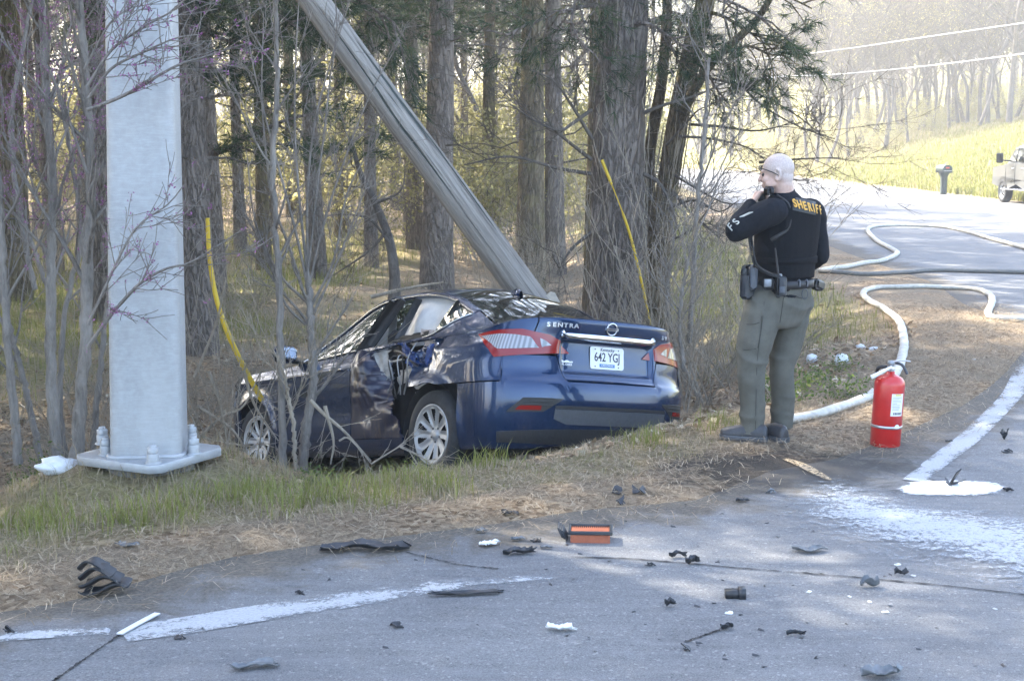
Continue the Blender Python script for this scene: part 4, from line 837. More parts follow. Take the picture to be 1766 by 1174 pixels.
def lidf(mb, m):
    ul = float(u_of_y(.625, .96)); u = np.linspace(0, ul, 46); z0 = ip(u, [0, u_of_y(.405, .7), u_of_y(.455, .85), 1], [.676, .676, .86, .86]); U, Z = cols(u, z0, zs(u)-.004, 40); skirt(mb, Pb(U, Z)*m)
    skirt(mb, deck(u, np.linspace(0, 1, 16))*m, .01)
lid = both(lidf, 'trunk_lid', M_paint_blue)
def bumpf(mb, m):
    ua, uo = u_of_y(.405, .7), u_of_y(.80, .85)+.012; u = np.sort(np.concatenate([np.linspace(0, 1.45-ARCH-.004, 80), [u_of_y(.46, .85), uo+.03, uo+.031]]))
    z1 = ip(u, [0, ua, u_of_y(.46, .84), uo, uo+.03, 2], [.662, .662, .838, .838, .655, .655]); U, Z = cols(u, np.full(len(u), .205)+.03*sstep(.5, .1, u), z1, 44); skirt(mb, Pb(U, Z)*m)
bumper = both(bumpf, 'rear_bumper', M_paint_blue)
# ---- doors, fenders, sills
def side_panel(mb, m, x0, x1, zlo, n=40, zt=None):
    u = ux(x0+1.45, x1+1.45, n); z0 = arch_z(u-1.45, zlo); U, Z = cols(u, z0, zs(u)-.002, 26); skirt(mb, Pb(U, Z)*m)
both(lambda mb, m: side_panel(mb, m, 1.095, 2.12, .30), 'front_door', M_paint_blue, sides=(1,))
both(lambda mb, m: side_panel(mb, m, 1.095, 2.12, .30), 'front_door', M_paint_blue, sides=(-1,))
both(lambda mb, m: side_panel(mb, m, .27, 1.085, .30), 'rear_door', M_paint_blue, sides=(-1,))
def fend(mb, m): side_panel(mb, m, 2.13, 2.93, .22, 50)
for s in (1, -1): both(fend, 'front_fender', M_paint_blue, sides=(s,))
def sillf(mb, m): U, Z = cols(np.linspace(.345+1.45, 2.33+1.45, 30), np.full(30, .17), np.full(30, .296), 8); skirt(mb, Pb(U, Z)*m)
both(sillf, 'sill', M_paint_blue)
def frontf(mb, m): U, Z = cols(np.linspace(4.38, 5.35, 40), np.full(40, .2), zs_x(Pb(np.linspace(4.38, 5.35, 40), .7)[:, 0]).clip(.6, .88)-.03, 24); skirt(mb, Pb(U, Z)*m)
both(frontf, 'front_bumper', M_paint_blue)
for s in (1, -1):
    def hl(mb, m): U, Z = cols(np.linspace(4.5, 4.95, 12), np.full(12, .62), np.full(12, .76), 6); skirt(mb, Pb(U, Z, .008)*m)
    both(hl, 'headlight', M_clear, sides=(s,))
def hood(mb, m):
    x, s = np.meshgrid(np.linspace(2.28, 3.42, 30), np.linspace(.02, 1, 24), indexing='ij'); P = Up(x, s); P[..., 2] += .03*np.abs(vnoise(x, s, 5))*sstep(2.8, 3.2, x); skirt(mb, P*m)
both(hood, 'hood', M_paint_blue)
# ---- greenhouse
def st_(x): return ip(x, [-.17, -.08, .1, .9, 1.5, 1.8, 1.93], [.46, .455, .455, .46, .42, .33, .04])
def sb_(x): return ip(x, [-.17, -.10, -.02, .08, .16, .4, 1.93], [.455, .30, .15, .06, .035, .03, .035])
def gh(mb, m):
    x = np.linspace(-.17, 1.93, 90); t = np.linspace(0, 1, 8)[None]
    for a, b in ((0*x, sb_(x)-.005), (st_(x)+.005, 0*x+.545)): skirt(mb, Up(x[:, None]+0*t, a[:, None]+(b-a)[:, None]*t)*m, .02)
    xx = np.linspace(-.45, -.172, 18); skirt(mb, Up(xx[:, None]+0*t, 0+.53*t+0*xx[:, None])*m, .01)
    xx = np.linspace(1.93, 2.28, 14); skirt(mb, Up(xx[:, None]+0*t, .545*t+0*xx[:, None])*m, .01)
both(gh, 'body_frame', M_paint_blue)
def rooff(mb, m): x, s = np.meshgrid(np.linspace(.285, 1.15, 30), np.linspace(.545, 1, 20), indexing='ij'); x = x+np.where(x < .4, .05*(1-s), 0); skirt(mb, Up(x, s)*m)
both(rooff, 'roof', M_paint_blue)
def bgl(mb, m):
    s = np.linspace(.548, 1, 26); t = np.linspace(0, 1, 30); x0 = -.435-.10*sstep(.35, 1, s); x1 = .275+.05*(1-s); mb.grid(Up(x0[:, None]+(x1-x0)[:, None]*t[None], s[:, None]+0*t[None], -.003)*m)
both(bgl, 'rear_window', M_dglass)
def wsh(mb, m): x, s = np.meshgrid(np.linspace(1.165, 2.24, 24), np.linspace(.55, 1, 18), indexing='ij'); mb.grid(Up(x, s, -.004)*m)
both(wsh, 'windshield', M_glass)
def win(name, x0, x1, side, mat, n=24, out=-.008):
    x = np.linspace(x0, x1, n); t = np.linspace(0, 1, 10)[None]; a, b = sb_(x), st_(x); P = Up(x[:, None]+0*t, a[:, None]+(b-a)[:, None]*t, out)*np.array([1, side, 1]); return MB().grid(P).build(name, mat, car)
win('front_window', 1.06, 1.92, 1, M_glass); win('quarter_window', -.16, .09, 1, M_glass)
win('front_window', 1.06, 1.92, -1, M_glass); win('rear_side_window', -.16, .96, -1, M_dglass)
# pillars and the bent door frames
def bar(name, p, q, w, d, mat): 
    p, q = np.array(p), np.array(q); z = (q-p)/np.linalg.norm(q-p); y = np.array([0, 1, 0])-z*z[1]; y /= np.linalg.norm(y); x = np.cross(y, z)
    return MB().box((p+q)/2, (w, d, np.linalg.norm(q-p)), np.stack([x, y, z], 1), bev=.006).build(name, mat, car)
bar('window_post', (.085, .775, 1.03), (.03, .615, 1.30), .035, .02, M_blk)
bar('centre_pillar', (1.02, .80, .97), (.80, .625, 1.37), .09, .03, M_dark_in)
bar('door_frame', (1.10, .835, .96), (.865, .66, 1.375), .04, .035, M_blk)
bar('bent_frame', (.96, .80, 1.02), (.735, .645, 1.375), .05, .04, M_dkgrey)
bar('bent_frame', (.575, .79, 1.035), (.50, .655, 1.355), .055, .04, M_dkgrey)
bar('centre_pillar', (1.0, -.795, .97), (.93, -.60, 1.38), .10, .03, M_blk)
# chrome line round the side glass
def dlo(side):
    xa = np.linspace(-.17, 1.93, 60); top = Up(xa, st_(xa)+.008, .006); xb = np.linspace(-.17, .2, 20); bot = Up(xb, sb_(xb)-.012, .006)
    mb = MB(); m = np.array([1, side, 1]); mb.tube(top*m, .006, 5, True); mb.tube(bot*m, .007, 5, True); xc = np.linspace(1.09, 1.93, 20); mb.tube(Up(xc, sb_(xc)-.012, .008)*m, .009, 5, True); return mb.build('window_trim', M_chrome, car)
dlo(1); dlo(-1)
# ---- lamps and rear fittings: outlines taken on the tail surface
gu, gz = np.meshgrid(np.linspace(-.99, 1.1, 500), np.linspace(.3, 1.09, 260), indexing='ij'); gp = Pb(np.abs(gu), gz); gp[..., 1] *= np.sign(gu)
gw = gp.reshape(-1, 3) @ np.array(CAR_T)[:3, :3].T+np.array(CAR_T)[:3, 3]-np.array([0, 0, EYE])
yc = gw[:, 1]*math.cos(TH)-gw[:, 2]*math.sin(TH); zc_ = gw[:, 1]*math.sin(TH)+gw[:, 2]*math.cos(TH); GU, GV = 883+FPX*gw[:, 0]/yc, 587-FPX*zc_/yc
def uz(px):
    r = []
    for u, v in px: i = int(np.argmin((GU-u)**2+(GV-v)**2)); r.append((gu.ravel()[i], gz.ravel()[i]))
    return np.array(r)
def poly_patch(name, poly, mat, parent, out=.006, depth=.02, n=26, m=8, mirror=False):
    """panel on the tail surface inside an outline that is single-valued along u"""
    p = np.array(poly, float); p[:, 0] *= -1 if mirror else 1
    us = np.linspace(p[:, 0].min()+1e-4, p[:, 0].max()-1e-4, n); lo, hi = [], []
    for u in us:
        zz = []
        for a, b in zip(p, np.roll(p, -1, 0)):
            if (a[0]-u)*(b[0]-u) <= 0 and a[0] != b[0]: zz.append(a[1]+(b[1]-a[1])*(u-a[0])/(b[0]-a[0]))
        lo.append(min(zz)); hi.append(max(zz))
    U, Z = cols(us, np.array(lo), np.array(hi), m); P = Pb(np.abs(U), Z, out); P[..., 1] *= np.sign(U+1e-12)
    mb = MB(); skirt(mb, P, depth); return mb.build(name, mat, parent)
LAMP = uz([(826, 578), (845, 572.5), (863, 569), (902, 567), (925, 572), (949, 577), (966, 588), (981, 610), (928, 611), (852, 615.5), (838, 595)])
LENS = uz([(831, 581), (863, 576.5), (891, 577.5), (916, 581), (928, 600), (890, 601), (857, 602), (843, 590)])
LENS2 = uz([(931, 583.5), (940, 587), (950, 595.5), (938, 597), (933, 599)])
for mir in (False, True):
    L = poly_patch('tail_lamp', LAMP, M_red, car, .010, .03, 40, 8, mir); poly_patch('clear_lens', LENS, M_clear, L, .0135, .005, 26, 6, mir); poly_patch('clear_lens', LENS2, M_clear, L, .0135, .005, 10, 5, mir)
    FOG = np.array([(u_of_y(.80, .46), .452), (u_of_y(.72, .54), .545), (u_of_y(.45, .54), .545), (u_of_y(.47, .53), .528), (u_of_y(.58, .46), .455)]); f_ = poly_patch('fog_recess', FOG, M_blk, bumper, .002, .004, 20, 5, mir)
    RF = np.array([(u_of_y(.755, .48), .468), (u_of_y(.735, .48), .496), (u_of_y(.60, .48), .496), (u_of_y(.60, .48), .468)]); poly_patch('reflector', RF, M_red, bumper, .006, .006, 10, 4, mir)
    for q in range(3):
        zz = .545-.022*q; us = np.linspace(u_of_y(.72, .5), u_of_y(.52, .5), 14)*(-1 if mir else 1); P = Pb(np.abs(us), zz, .006); P[:, 1] *= np.sign(us); MB().tube(P, .0035, 5).build('fog_fin', M_blk, f_)
yy = np.linspace(-.5, .5, 40)
def tail(y, z, out): P = Pb(u_of_y(y, z), z, out); P[..., 1] *= np.sign(y+1e-12); return P
mb = MB(); zz = np.linspace(0, 1, 6); z0 = .375+.035*np.clip((np.abs(yy)-.40)/.1, 0, 1); Y, T = np.meshgrid(yy, zz, indexing='ij'); skirt(mb, tail(Y, z0[:, None]+(.475-z0)[:, None]*T, .006), .01); mb.build('lower_valance', M_dkgrey, bumper)
mb = MB(); Y, T = np.meshgrid(np.linspace(-.5, .5, 40), zz, indexing='ij'); skirt(mb, tail(Y, .478+.022*T, .002), .004); mb.build('valance_gap', M_blk, bumper)
mb = MB(); U_, T = np.meshgrid(np.linspace(-.72, .72, 60), zz, indexing='ij'); P = Pb(np.abs(U_), .235+.02*np.abs(U_)+(.115-.06*np.abs(U_))*T, .004); P[..., 1] *= np.sign(U_+1e-9); skirt(mb, P, .008); mb.build('lower_lip', M_blk, bumper)
mb = MB(); Y, T = np.meshgrid(np.linspace(-.425, .425, 40), np.linspace(0, 1, 7), indexing='ij'); tap = np.clip((.425-np.abs(Y))/.05, .12, 1); P = tail(Y, 1.000-.044*tap*T, 0); P[..., 0] -= .016+.010*np.sin(np.pi*T); skirt(mb, P, .03); mb.build('chrome_strip', M_chrome, lid)
# plate
pn = np.array([-1, 0, .06]); pn /= np.linalg.norm(pn)
pl = thing('licence_plate', '', ''); del pl['label']; del pl['category']; pl.parent = car
px_ = float(Pb(0.02, .85)[0])-.004; pl.location = (px_, 0, .85)
pl.rotation_euler = Matrix(((0, 0, -1), (-1, 0, 0), (0, 1, 0))).to_euler()
M_plate = flat('plate_white', (.74, .76, .78), .45, .05, 20); M_ink = flat('ink_dark', (.03, .035, .06), .6); M_band = flat('plate_band_blue', (.10, .22, .42), .5, .1); M_white = flat('white_print', (.75, .76, .77), .6, .05)
def rrect(w, h, r, n=6):
    P = []
    for cx, cy, a0 in ((w/2-r, h/2-r, 0), (-w/2+r, h/2-r, 90), (-w/2+r, -h/2+r, 180), (w/2-r, -h/2+r, 270)):
        for k in range(n+1): a = math.radians(a0+90*k/n); P.append((cx+r*math.cos(a), cy+r*math.sin(a)))
    return P
def slab(P, z0, z1): n = len(P); return MB().loft([[(x, y, z0) for x, y in P], [(x, y, z1) for x, y in P]])
slab(rrect(.308, .155, .018), 0, .004).build('plate', M_plate, pl, smooth=False)
slab(rrect(.14, .024, .003, 2), .0042, .0052).build('county_band', M_band, pl, smooth=False).location = (0, -.052, 0)
def text(s, size, mat, parent, loc, rot=(0, 0, 0), ext=.0008, sx=1.0, name='lettering', off=0.0, align='CENTER', shear=0.0):
    cu = bpy.data.curves.new(name, 'FONT'); cu.body = s; cu.size = size; cu.extrude = ext; cu.align_x = align; cu.align_y = 'CENTER'; cu.offset = off; cu.resolution_u = 3; cu.shear = shear
    o = bpy.data.objects.new('tmp', cu); COL.objects.link(o); me = bpy.data.meshes.new_from_object(o.evaluated_get(bpy.context.evaluated_depsgraph_get())); bpy.data.objects.remove(o)
    r = bpy.data.objects.new(name, me); COL.objects.link(r); me.materials.clear(); me.materials.append(mat); r.parent = parent; r.location = loc; r.rotation_euler = rot; r.scale = (sx, 1, 1); r['kind'] = 'stuff'; return r
text('642 YGJ', .088, M_ink, pl, (0, .004, .0052), sx=.80, off=.0009); text('Kentucky', .034, M_ink, pl, (.0, .058, .0052), sx=1.0, shear=.25); text('CALLOWAY', .021, M_white, pl, (0, -.052, .0062), sx=.95)
for x, y in ((-.11, .06), (.105, .06), (-.11, -.06), (.105, -.06)): MB().lathe([(0, .0075), (.004, .007), (.005, .004)], 8, (x, y, 0)).build('plate_screw', M_blk, pl)
# badge, letters, dealer sticker
def on_tail(y, z, out): P = tail(np.array([y]), np.array([z]), out)[0]; Q_ = tail(np.array([y+.01]), np.array([z]), out)[0]-P; R_ = tail(np.array([y]), np.array([z+.01]), out)[0]-P; ex = -Q_/np.linalg.norm(Q_); ey = R_-ex*(R_@ex); ey /= np.linalg.norm(ey); ez = np.cross(ex, ey); return P, Matrix(np.stack([ex, ey, ez], 1).tolist()).to_euler()
bp, br = on_tail(.005, 1.050, .006); t_ = np.linspace(0, 2*np.pi, 33)
bd = MB().tube(np.stack([.046*np.cos(t_), .041*np.sin(t_), 0*t_], 1), .0055, 8).build('badge', M_chrome, lid); bd.location = bp; bd.rotation_euler = br
MB().box((0, 0, 0), (.112, .019, .018), bev=.002).build('badge_bar', M_letter, bd); text('NISSAN', .017, M_ink, bd, (0, 0, .0096), sx=1.15)
for s, y0, y1 in (('SENTRA', .525, .315),):
    n = len(s)
    for i, ch in enumerate(s): yd = np.linspace(y0, y1, 60); pd = Pb(u_of_y(yd, 1.05), 1.05); sd_ = np.concatenate([[0], np.cumsum(np.linalg.norm(np.diff(pd, axis=0), axis=1))]); p, r = on_tail(float(np.interp(sd_[-1]*i/(n-1), sd_, yd)), 1.052, .004); text(ch, .041, M_letter, lid, p, r, .003, 1.35, 'model_letter', .0008)
for i, ch in enumerate('SV'): p, r = on_tail(-.53-.045*i, 1.03, .004); text(ch, .04, M_letter, lid, p, r, .003, 1.2, 'model_letter', .0006)
p, r = on_tail(.445, .775, .004)
bp2, br2 = on_tail(.375, .79, .003); d_ = text('ROYAL OAKS', .022, M_white, lid, bp2, br2, .0006, .95, 'dealer_sticker', .0006)
stk = MB(); hx = np.linspace(-.075, .075, 24); hy = .016+.012*np.abs(np.sin(hx*60))*np.exp(-(hx/.06)**2); stk.grid(np.stack([np.stack([hx, 0*hx+.013, 0*hx], 1), np.stack([hx, hy+.004, 0*hx], 1)], 1)); q = stk.build('sticker_skyline', M_white, d_); 
# ---- wheels
def wheel(x, y, steer, name='wheel'):
    prof = [(.205, -.10), (.235, -.105), (.295, -.095), (.314, -.07), (.316, -.03), (.316, .03), (.314, .07), (.300, .094), (.26, .106), (.235, .104), (.218, .098), (.212, .07)]
    tb = MB().lathe([(a, b) for a, b in prof], 56); tb.lathe([(.31, -.05), (.3175, -.05), (.3175, -.012), (.31, -.012)], 56); tb.lathe([(.31, .012), (.3175, .012), (.3175, .05), (.31, .05)], 56)
    w = tb.build(name, M_tyre, car)
    MB().lathe([(0, .03), (.15, .035), (.2, .05), (.214, .09)], 40).build('rim_barrel', M_void, w)
    r = np.concatenate([[.0, .018, .03, .036, .055, .075], np.linspace(.088, .182, 11), [.19, .197, .204, .212, .217]]); nt = 200; th = np.linspace(0, 2*np.pi, nt, endpoint=False)
    R_, T_ = np.meshgrid(r, th, indexing='ij'); ph = (T_+.35*(R_-.1)) % (2*np.pi/10)-np.pi/10; hw = ip(R_, [.08, .10, .14, .18, .186], [0, .07, .13, .15, .10]); inside = (np.abs(ph+.035) < hw) & (R_ > .085) & (R_ < .186)
    Zh = ip(R_, [0, .03, .036, .05, .09, .18, .195, .204, .212, .217], [.075, .073, .062, .058, .066, .088, .092, .102, .104, .096])+.006*np.cos(ph*10)*sstep(.05, .1, R_)*sstep(.195, .18, R_)
    V = np.stack([R_*np.cos(T_), R_*np.sin(T_), Zh], -1); idx = np.arange(V.shape[0]*nt).reshape(V.shape[0], nt); ic = np.concatenate([idx, idx[:, :1]], 1); insc = np.concatenate([inside, inside[:, :1]], 1)
    k = ~(insc[:-1, :-1] & insc[1:, 1:] & insc[1:, :-1] & insc[:-1, 1:]); F = np.stack([ic[:-1, :-1], ic[1:, :-1], ic[1:, 1:], ic[:-1, 1:]], -1)[k]
    MB().add(V.reshape(-1, 3), F).build('hubcap', M_hub, w)
    for q in range(5): a = q*2*np.pi/5+.3; MB().lathe([(0, .064), (.008, .0635), (.0095, .058)], 10, (.053*np.cos(a), .053*np.sin(a), 0)).build('lug_recess', M_dkgrey, w)
    sg = 1 if y > 0 else -1; w.location = (x, y, .316); w.rotation_euler = Matrix(((1, 0, 0), (0, 0, sg), (0, -sg, 0))).to_euler(); w.rotation_euler.rotate_axis('Y', -steer*sg) ; return w
for x, y, s in ((0, .765, 0), (0, -.765, 0), (2.7, .765, .06), (2.7, -.765, .06)): wheel(x, y, s)
for xc in (0, 2.7):
    for s in (1, -1):
        a = np.linspace(-.5, np.pi+.5, 26); ring = np.stack([xc+.372*np.cos(a), 0*a, .316+.372*np.sin(a)], 1); P = np.stack([ring+np.array([0, s*q, 0]) for q in (.45, .60, .80, .862)], 1); mb = MB().grid(P); c = ring.mean(0); mb.add(np.concatenate([ring+np.array([0, s*.45, 0]), [[xc, s*.45, .3]]]), [[i, i+1, 26] for i in range(25)]); mb.build('arch_liner', M_void, car)
# ---- underside, trunk box, cabin
MB().box((1.32, 0, .27), (3.9, 1.40, .14), bev=.03).build('underbody', M_void, car)
MB().box((-.34, 0, .60), (.92, 1.30, .62), bev=.05).build('trunk_box', M_void, car); MB().box((2.75, 0, .6), (1.1, 1.16, .5), bev=.05).build('engine_bay', M_void, car)
MB().box((2.15, 0, .86), (.34, 1.5, .2), bev=.06).build('dashboard', M_dark_in, car)
def seat(x, y, w):
    s = MB().box((x, y, .52), (.5, w, .2), bev=.06).build('seat', M_seat, car); an = .25; R_ = np.array([[math.cos(an), 0, -math.sin(an)], [0, 1, 0], [math.sin(an), 0, math.cos(an)]])
    MB().box((x-.32, y, .86), (.15, w, .62), R_.T @ np.eye(3), bev=.06).build('backrest', M_seat, s); MB().box((x-.43, y, 1.22), (.1, w*.5 if w < .7 else .26, .16), bev=.04).build('headrest', M_seat, s)
seat(1.25, .37, .5); seat(1.25, -.37, .5); seat(.42, 0, 1.2)
st = MB().tube(np.stack([0*t_, .18*np.cos(t_), .18*np.sin(t_)], 1), .014, 8).build('steering_wheel', M_dark_in, car); st.location = (1.85, .37, .95); st.rotation_euler = (0, .4, 0)
# side curtain airbags hanging from the roof rail
def curtain(name, x0, x1, y, zb):
    x, t = np.meshgrid(np.linspace(x0, x1, 40), np.linspace(0, 1, 16), indexing='ij'); top = Up(x, .47+0*x); z = top[..., 2]-.01+(zb-top[..., 2])*t
    yy_ = y+(top[..., 1]-.04-y)*(1-t)+.03*np.sin(np.pi*t)*(1+.6*np.sin(x*17))+.012*vnoise(x, z, 14); P = np.stack([x, yy_, z], -1); mb = MB().grid(P); mb.grid(P+np.array([0, -.07, 0])*np.sin(np.pi*t)[..., None]); o = mb.build(name, M_bag, car)
    return o
curtain('curtain_airbag', -.06, .70, .70, 1.0); curtain('curtain_airbag', .98, 1.72, .64, .98)
# ---- crushed rear door, left side
rr = np.random.default_rng(4)
mb = MB(); zz = np.linspace(.30, .985, 44); back = ip(zz, [.30, .37, .5, .62, .66, .75, .86, .93, .985], [.36, .40, .50, .60, .63, .70, .73, .80, .86])+rr.normal(0, .012, 44); t = np.linspace(0, 1, 30)
X_ = back[:, None]+(1.085-back)[:, None]*t[None]; Zg = zz[:, None]+0*X_; P = Pb(X_+1.45, Zg); f = (1-t)[None]
P[..., 1] += .05*np.sin(np.pi*np.clip(t*1.2, 0, 1))[None]*sstep(.45, .75, Zg)-f**2*(.16*sstep(.45, .8, Zg)+.03)+.07*np.abs(vnoise(X_*1.0+.3*Zg, Zg, 6))*f+.03*np.abs(vnoise(X_*1.0-.4*Zg, Zg, 13))*sstep(.4, .7, Zg)*(f > .05); P[..., 2] -= .02*f**2*sstep(.7, .95, Zg)
skirt(mb, P, .012); rd = mb.build('rear_door', M_scuffed, car, smooth=False); rd['label'] = 'crushed rear door torn open behind its front edge'
def sheetpiece(name, pts, mat, parent, amp=.02, n=8, thick=.004, seed=1):
    """crumpled sheet spanning four corners given in car coordinates"""
    a, b, c, d = [np.array(q, float) for q in pts]; s, t = np.meshgrid(np.linspace(0, 1, n), np.linspace(0, 1, n), indexing='ij'); s, t = s[..., None], t[..., None]
    P = (a*(1-s)+b*s)*(1-t)+(d*(1-s)+c*s)*t; nn = np.cross(b-a, d-a); nn /= np.linalg.norm(nn); w = np.abs(vnoise(s[..., 0]*3+seed*7, t[..., 0]*3, 2.0))*2*amp+vnoise(s[..., 0]*9+seed, t[..., 0]*9+seed, 1)*amp; P = P+nn*w[..., None]
    e = np.random.default_rng(seed); P[0] += e.normal(0, amp*.5, (n, 3)); P[-1] += e.normal(0, amp*.5, (n, 3)); mb = MB(); mb.grid(P); mb.grid(P-nn*thick); return mb.build(name, mat, parent, smooth=False)
sheetpiece('inner_skin', [(1.02, .70, .32), (.25, .66, .34), (.14, .66, .99), (.98, .70, .98)], M_void, rd, .03, 12, seed=2)
sheetpiece('torn_skin', [(.52, .83, 1.01), (.40, .86, .98), (.18, .84, .82), (.26, .82, .80)], M_torn, rd, .03, 9, seed=3)
sheetpiece('torn_skin', [(.42, .85, .93), (.31, .83, .95), (.16, .83, .78), (.24, .86, .76)], M_torn, rd, .02, 8, seed=5)
sheetpiece('torn_skin', [(.14, .81, .98), (.06, .82, .97), (.10, .84, .82), (.17, .82, .80)], M_torn, rd, .02, 7, seed=8)
sheetpiece('torn_skin', [(.84, .84, .95), (.70, .80, .97), (.68, .78, .76), (.73, .80, .74)], M_metal, rd, .02, 8, seed=6)
sheetpiece('inner_panel', [(.60, .76, .80), (.28, .80, .86), (.24, .84, .80), (.58, .80, .66)], M_metal, rd, .025, 9, seed=7)
sheetpiece('trim_panel', [(.56, .80, 1.06), (.16, .80, 1.07), (.17, .80, 1.01), (.55, .82, 1.0)], M_blk, rd, .02, 8, seed=9)
sheetpiece('trim_panel', [(.62, .78, .99), (.40, .80, 1.0), (.30, .80, .90), (.60, .78, .90)], M_blk, rd, .03, 8, seed=10)
sheetpiece('trim_panel', [(.24, .80, 1.09), (.12, .78, 1.08), (.14, .80, .94), (.2, .8, .93)], flat('torn_lining', (.42, .34, .29), .9), rd, .02, 7, seed=12)
sheetpiece('belt_pillar_trim', [(.44, .72, .64), (.34, .72, .64), (.36, .72, .44), (.46, .72, .44)], M_metal, rd, .01, 6, seed=13)
sheetpiece('belt_pillar_trim', [(.36, .74, .76), (.27, .74, .76), (.30, .73, .66), (.40, .73, .66)], M_bag, rd, .02, 6, seed=14)
MB().tube(spline([(.60, .80, .95), (.45, .84, .93), (.30, .85, .86), (.20, .84, .80)], 14), .010, 6, True).build('bent_rail', M_blk, rd)
for q in range(5): e_ = np.random.default_rng(q); MB().tube(spline([(.30+.08*q, .80, 1.0-.03*q), (.32+.07*q+e_.normal(0, .03), .86, .88), (.36+.05*q, .84, .74+e_.normal(0, .05)), (.40+.05*q+e_.normal(0, .05), .82, .62)], 12), .006, 5, True).build('torn_cable', M_blk if q % 2 else M_metal, rd)
MB().tube(spline([(.66, .80, .88), (.55, .84, .87), (.44, .82, .88)], 8), .009, 6, True).build('bent_rail', M_metal, rd)
# ---- mirror, handle, fin
def blob(mb, c, r, n=14, m=20, R=None, p=2.0):
    a = np.linspace(-np.pi/2, np.pi/2, n); b = np.linspace(0, 2*np.pi, m, endpoint=False); A, B = np.meshgrid(a, b, indexing='ij'); e = 2/p; f = lambda q: np.sign(q)*np.abs(q)**e
    V = np.stack([f(np.cos(A))*f(np.cos(B)), f(np.cos(A))*f(np.sin(B)), f(np.sin(A))], -1)*np.array(r)
    if R is not None: V = V @ np.asarray(R).T
    mb.grid(V+np.array(c), close=True); return mb
for s in (1, -1):
    mb = MB(); blob(mb, (2.0, s*.985, 1.01), (.075, .105, .075), p=2.6); mo = mb.build('door_mirror', M_paint_blue, car); MB().box((2.01, s*.88, .955), (.06, .12, .03), bev=.01).build('mirror_arm', M_blk, mo)
    mb = MB(); blob(mb, (1.94, s*.985, 1.01), (.02, .086, .058), p=2.8); mb.build('mirror_glass', M_dglass if s < 0 else NT('mirror_face').set(col=(.32, .35, .38), metal=1, rough=.04), mo)
    mb = MB(); P = Pb(np.linspace(1.17, 1.36, 12)+1.45, .845, .03); mb.tube(P*np.array([1, s, 1]), [.006]+[.013]*10+[.006], 8, True, sq=.8); mb.build('door_handle', M_chrome, car)
mb = MB(); fp = np.array([[.30, 0, 0], [.20, 0, .03], [.13, 0, .055], [.10, 0, .05], [.10, 0, 0]]); z = float(zc_t(.2))-.004
xs_ = np.linspace(.09, .31, 12); h_ = .055*np.exp(-((xs_-.12)/.07)**2)*(xs_ < .305); V = []
for w_, k_ in ((-.024, 0), (-.010, 1), (.010, 1), (.024, 0)): V.append(np.stack([xs_, 0*xs_+w_*(1-(xs_-.09)*2), zc_t(xs_)-.006+h_*k_], 1))
MB().grid(np.stack(V, 1)).build('antenna_fin', M_paint_blue, car)
# ================================================================ THE OFFICER
PO = G(1322, 768)
PO[2] = hz(PO[0], PO[1])
def pq(u, v, D): return Q(u, v, D)-PO
def remeshed(mb, name, mat, parent, vox=.008, it=4, disp=None, smooth=True):
    o = mb.build('tmp', mat); m = o.modifiers.new('r', 'REMESH'); m.mode = 'VOXEL'; m.voxel_size = vox; s = o.modifiers.new('s', 'SMOOTH'); s.iterations = it; s.factor = .5
    me = bpy.data.meshes.new_from_object(o.evaluated_get(bpy.context.evaluated_depsgraph_get())); old = o.data; bpy.data.objects.remove(o); bpy.data.meshes.remove(old)
    n = len(me.vertices); V = np.empty(n*3); me.vertices.foreach_get('co', V); V = V.reshape(-1, 3); N = np.empty(n*3); me.vertices.foreach_get('normal', N); N = N.reshape(-1, 3)
    if disp is not None: V = disp(V, N); me.vertices.foreach_set('co', V.ravel())
    me.polygons.foreach_set('use_smooth', np.ones(len(me.polygons), bool)); me.materials.clear(); me.materials.append(mat); me.update(); me.name = name
    r = bpy.data.objects.new(name, me); COL.objects.link(r)
    if parent is not None: r.parent = parent
    return r
FW = np.array([-.60, .80, 0]); LF = np.array([-.80, -.60, 0]); UPV = np.array([0, 0, 1.0])
def ring(c, a, b, n=28, e=2.3, fw=FW, lf=LF, up=0):
    t = np.linspace(0, 2*np.pi, n, endpoint=False); f = lambda q: np.sign(q)*np.abs(q)**(2/e)
    return c+lf*(f(np.cos(t))*a)[:, None]+fw*(f(np.sin(t))*b)[:, None]+UPV*up
def rings(tab, k=24, e=2.3, grow=0.0):
    T = np.array([(*pq(u, v, D), a, b) for u, v, D, a, b in tab]); S = np.stack([np.interp(np.linspace(0, len(T)-1, k), np.arange(len(T)), T[:, i]) for i in range(5)], 1)
    for _ in range(2): S[1:-1] = (S[:-2]+2*S[1:-1]+S[2:])/4
    return [ring(s[:3], s[3]+grow, s[4]+grow, e=e) for s in S]
def limb(mb, pts, rad, k=20, n=16):
    P = spline(np.array(pts), k); d = np.concatenate([[0], np.cumsum(np.linalg.norm(np.diff(np.array(pts), axis=0), axis=1))]); s = np.concatenate([[0], np.cumsum(np.linalg.norm(np.diff(P, axis=0), axis=1))])
    r = np.interp(s/s[-1]*d[-1], d, rad); mb.tube(P, r, n, True); blob(mb, P[0], (r[0],)*3, 8, 12); blob(mb, P[-1], (r[-1],)*3, 8, 12); return mb
TORSO = [(1353, 333, 9.06, .070, .065), (1354, 343, 9.06, .105, .080), (1358, 354, 9.07, .185, .110), (1359, 385, 9.08, .208, .130), (1354, 420, 9.09, .200, .140), (1352, 455, 9.09, .185, .140), (1351, 485, 9.09, .178, .138), (1348, 510, 9.09, .182, .142)]
SH_L, EL_L, WR_L = pq(1329, 366, 8.90), pq(1269, 397, 8.92), pq(1296, 353, 9.12)
SH_R, EL_R, WR_R = pq(1400, 366, 9.26), pq(1414, 440, 9.28), pq(1392, 462, 9.52)
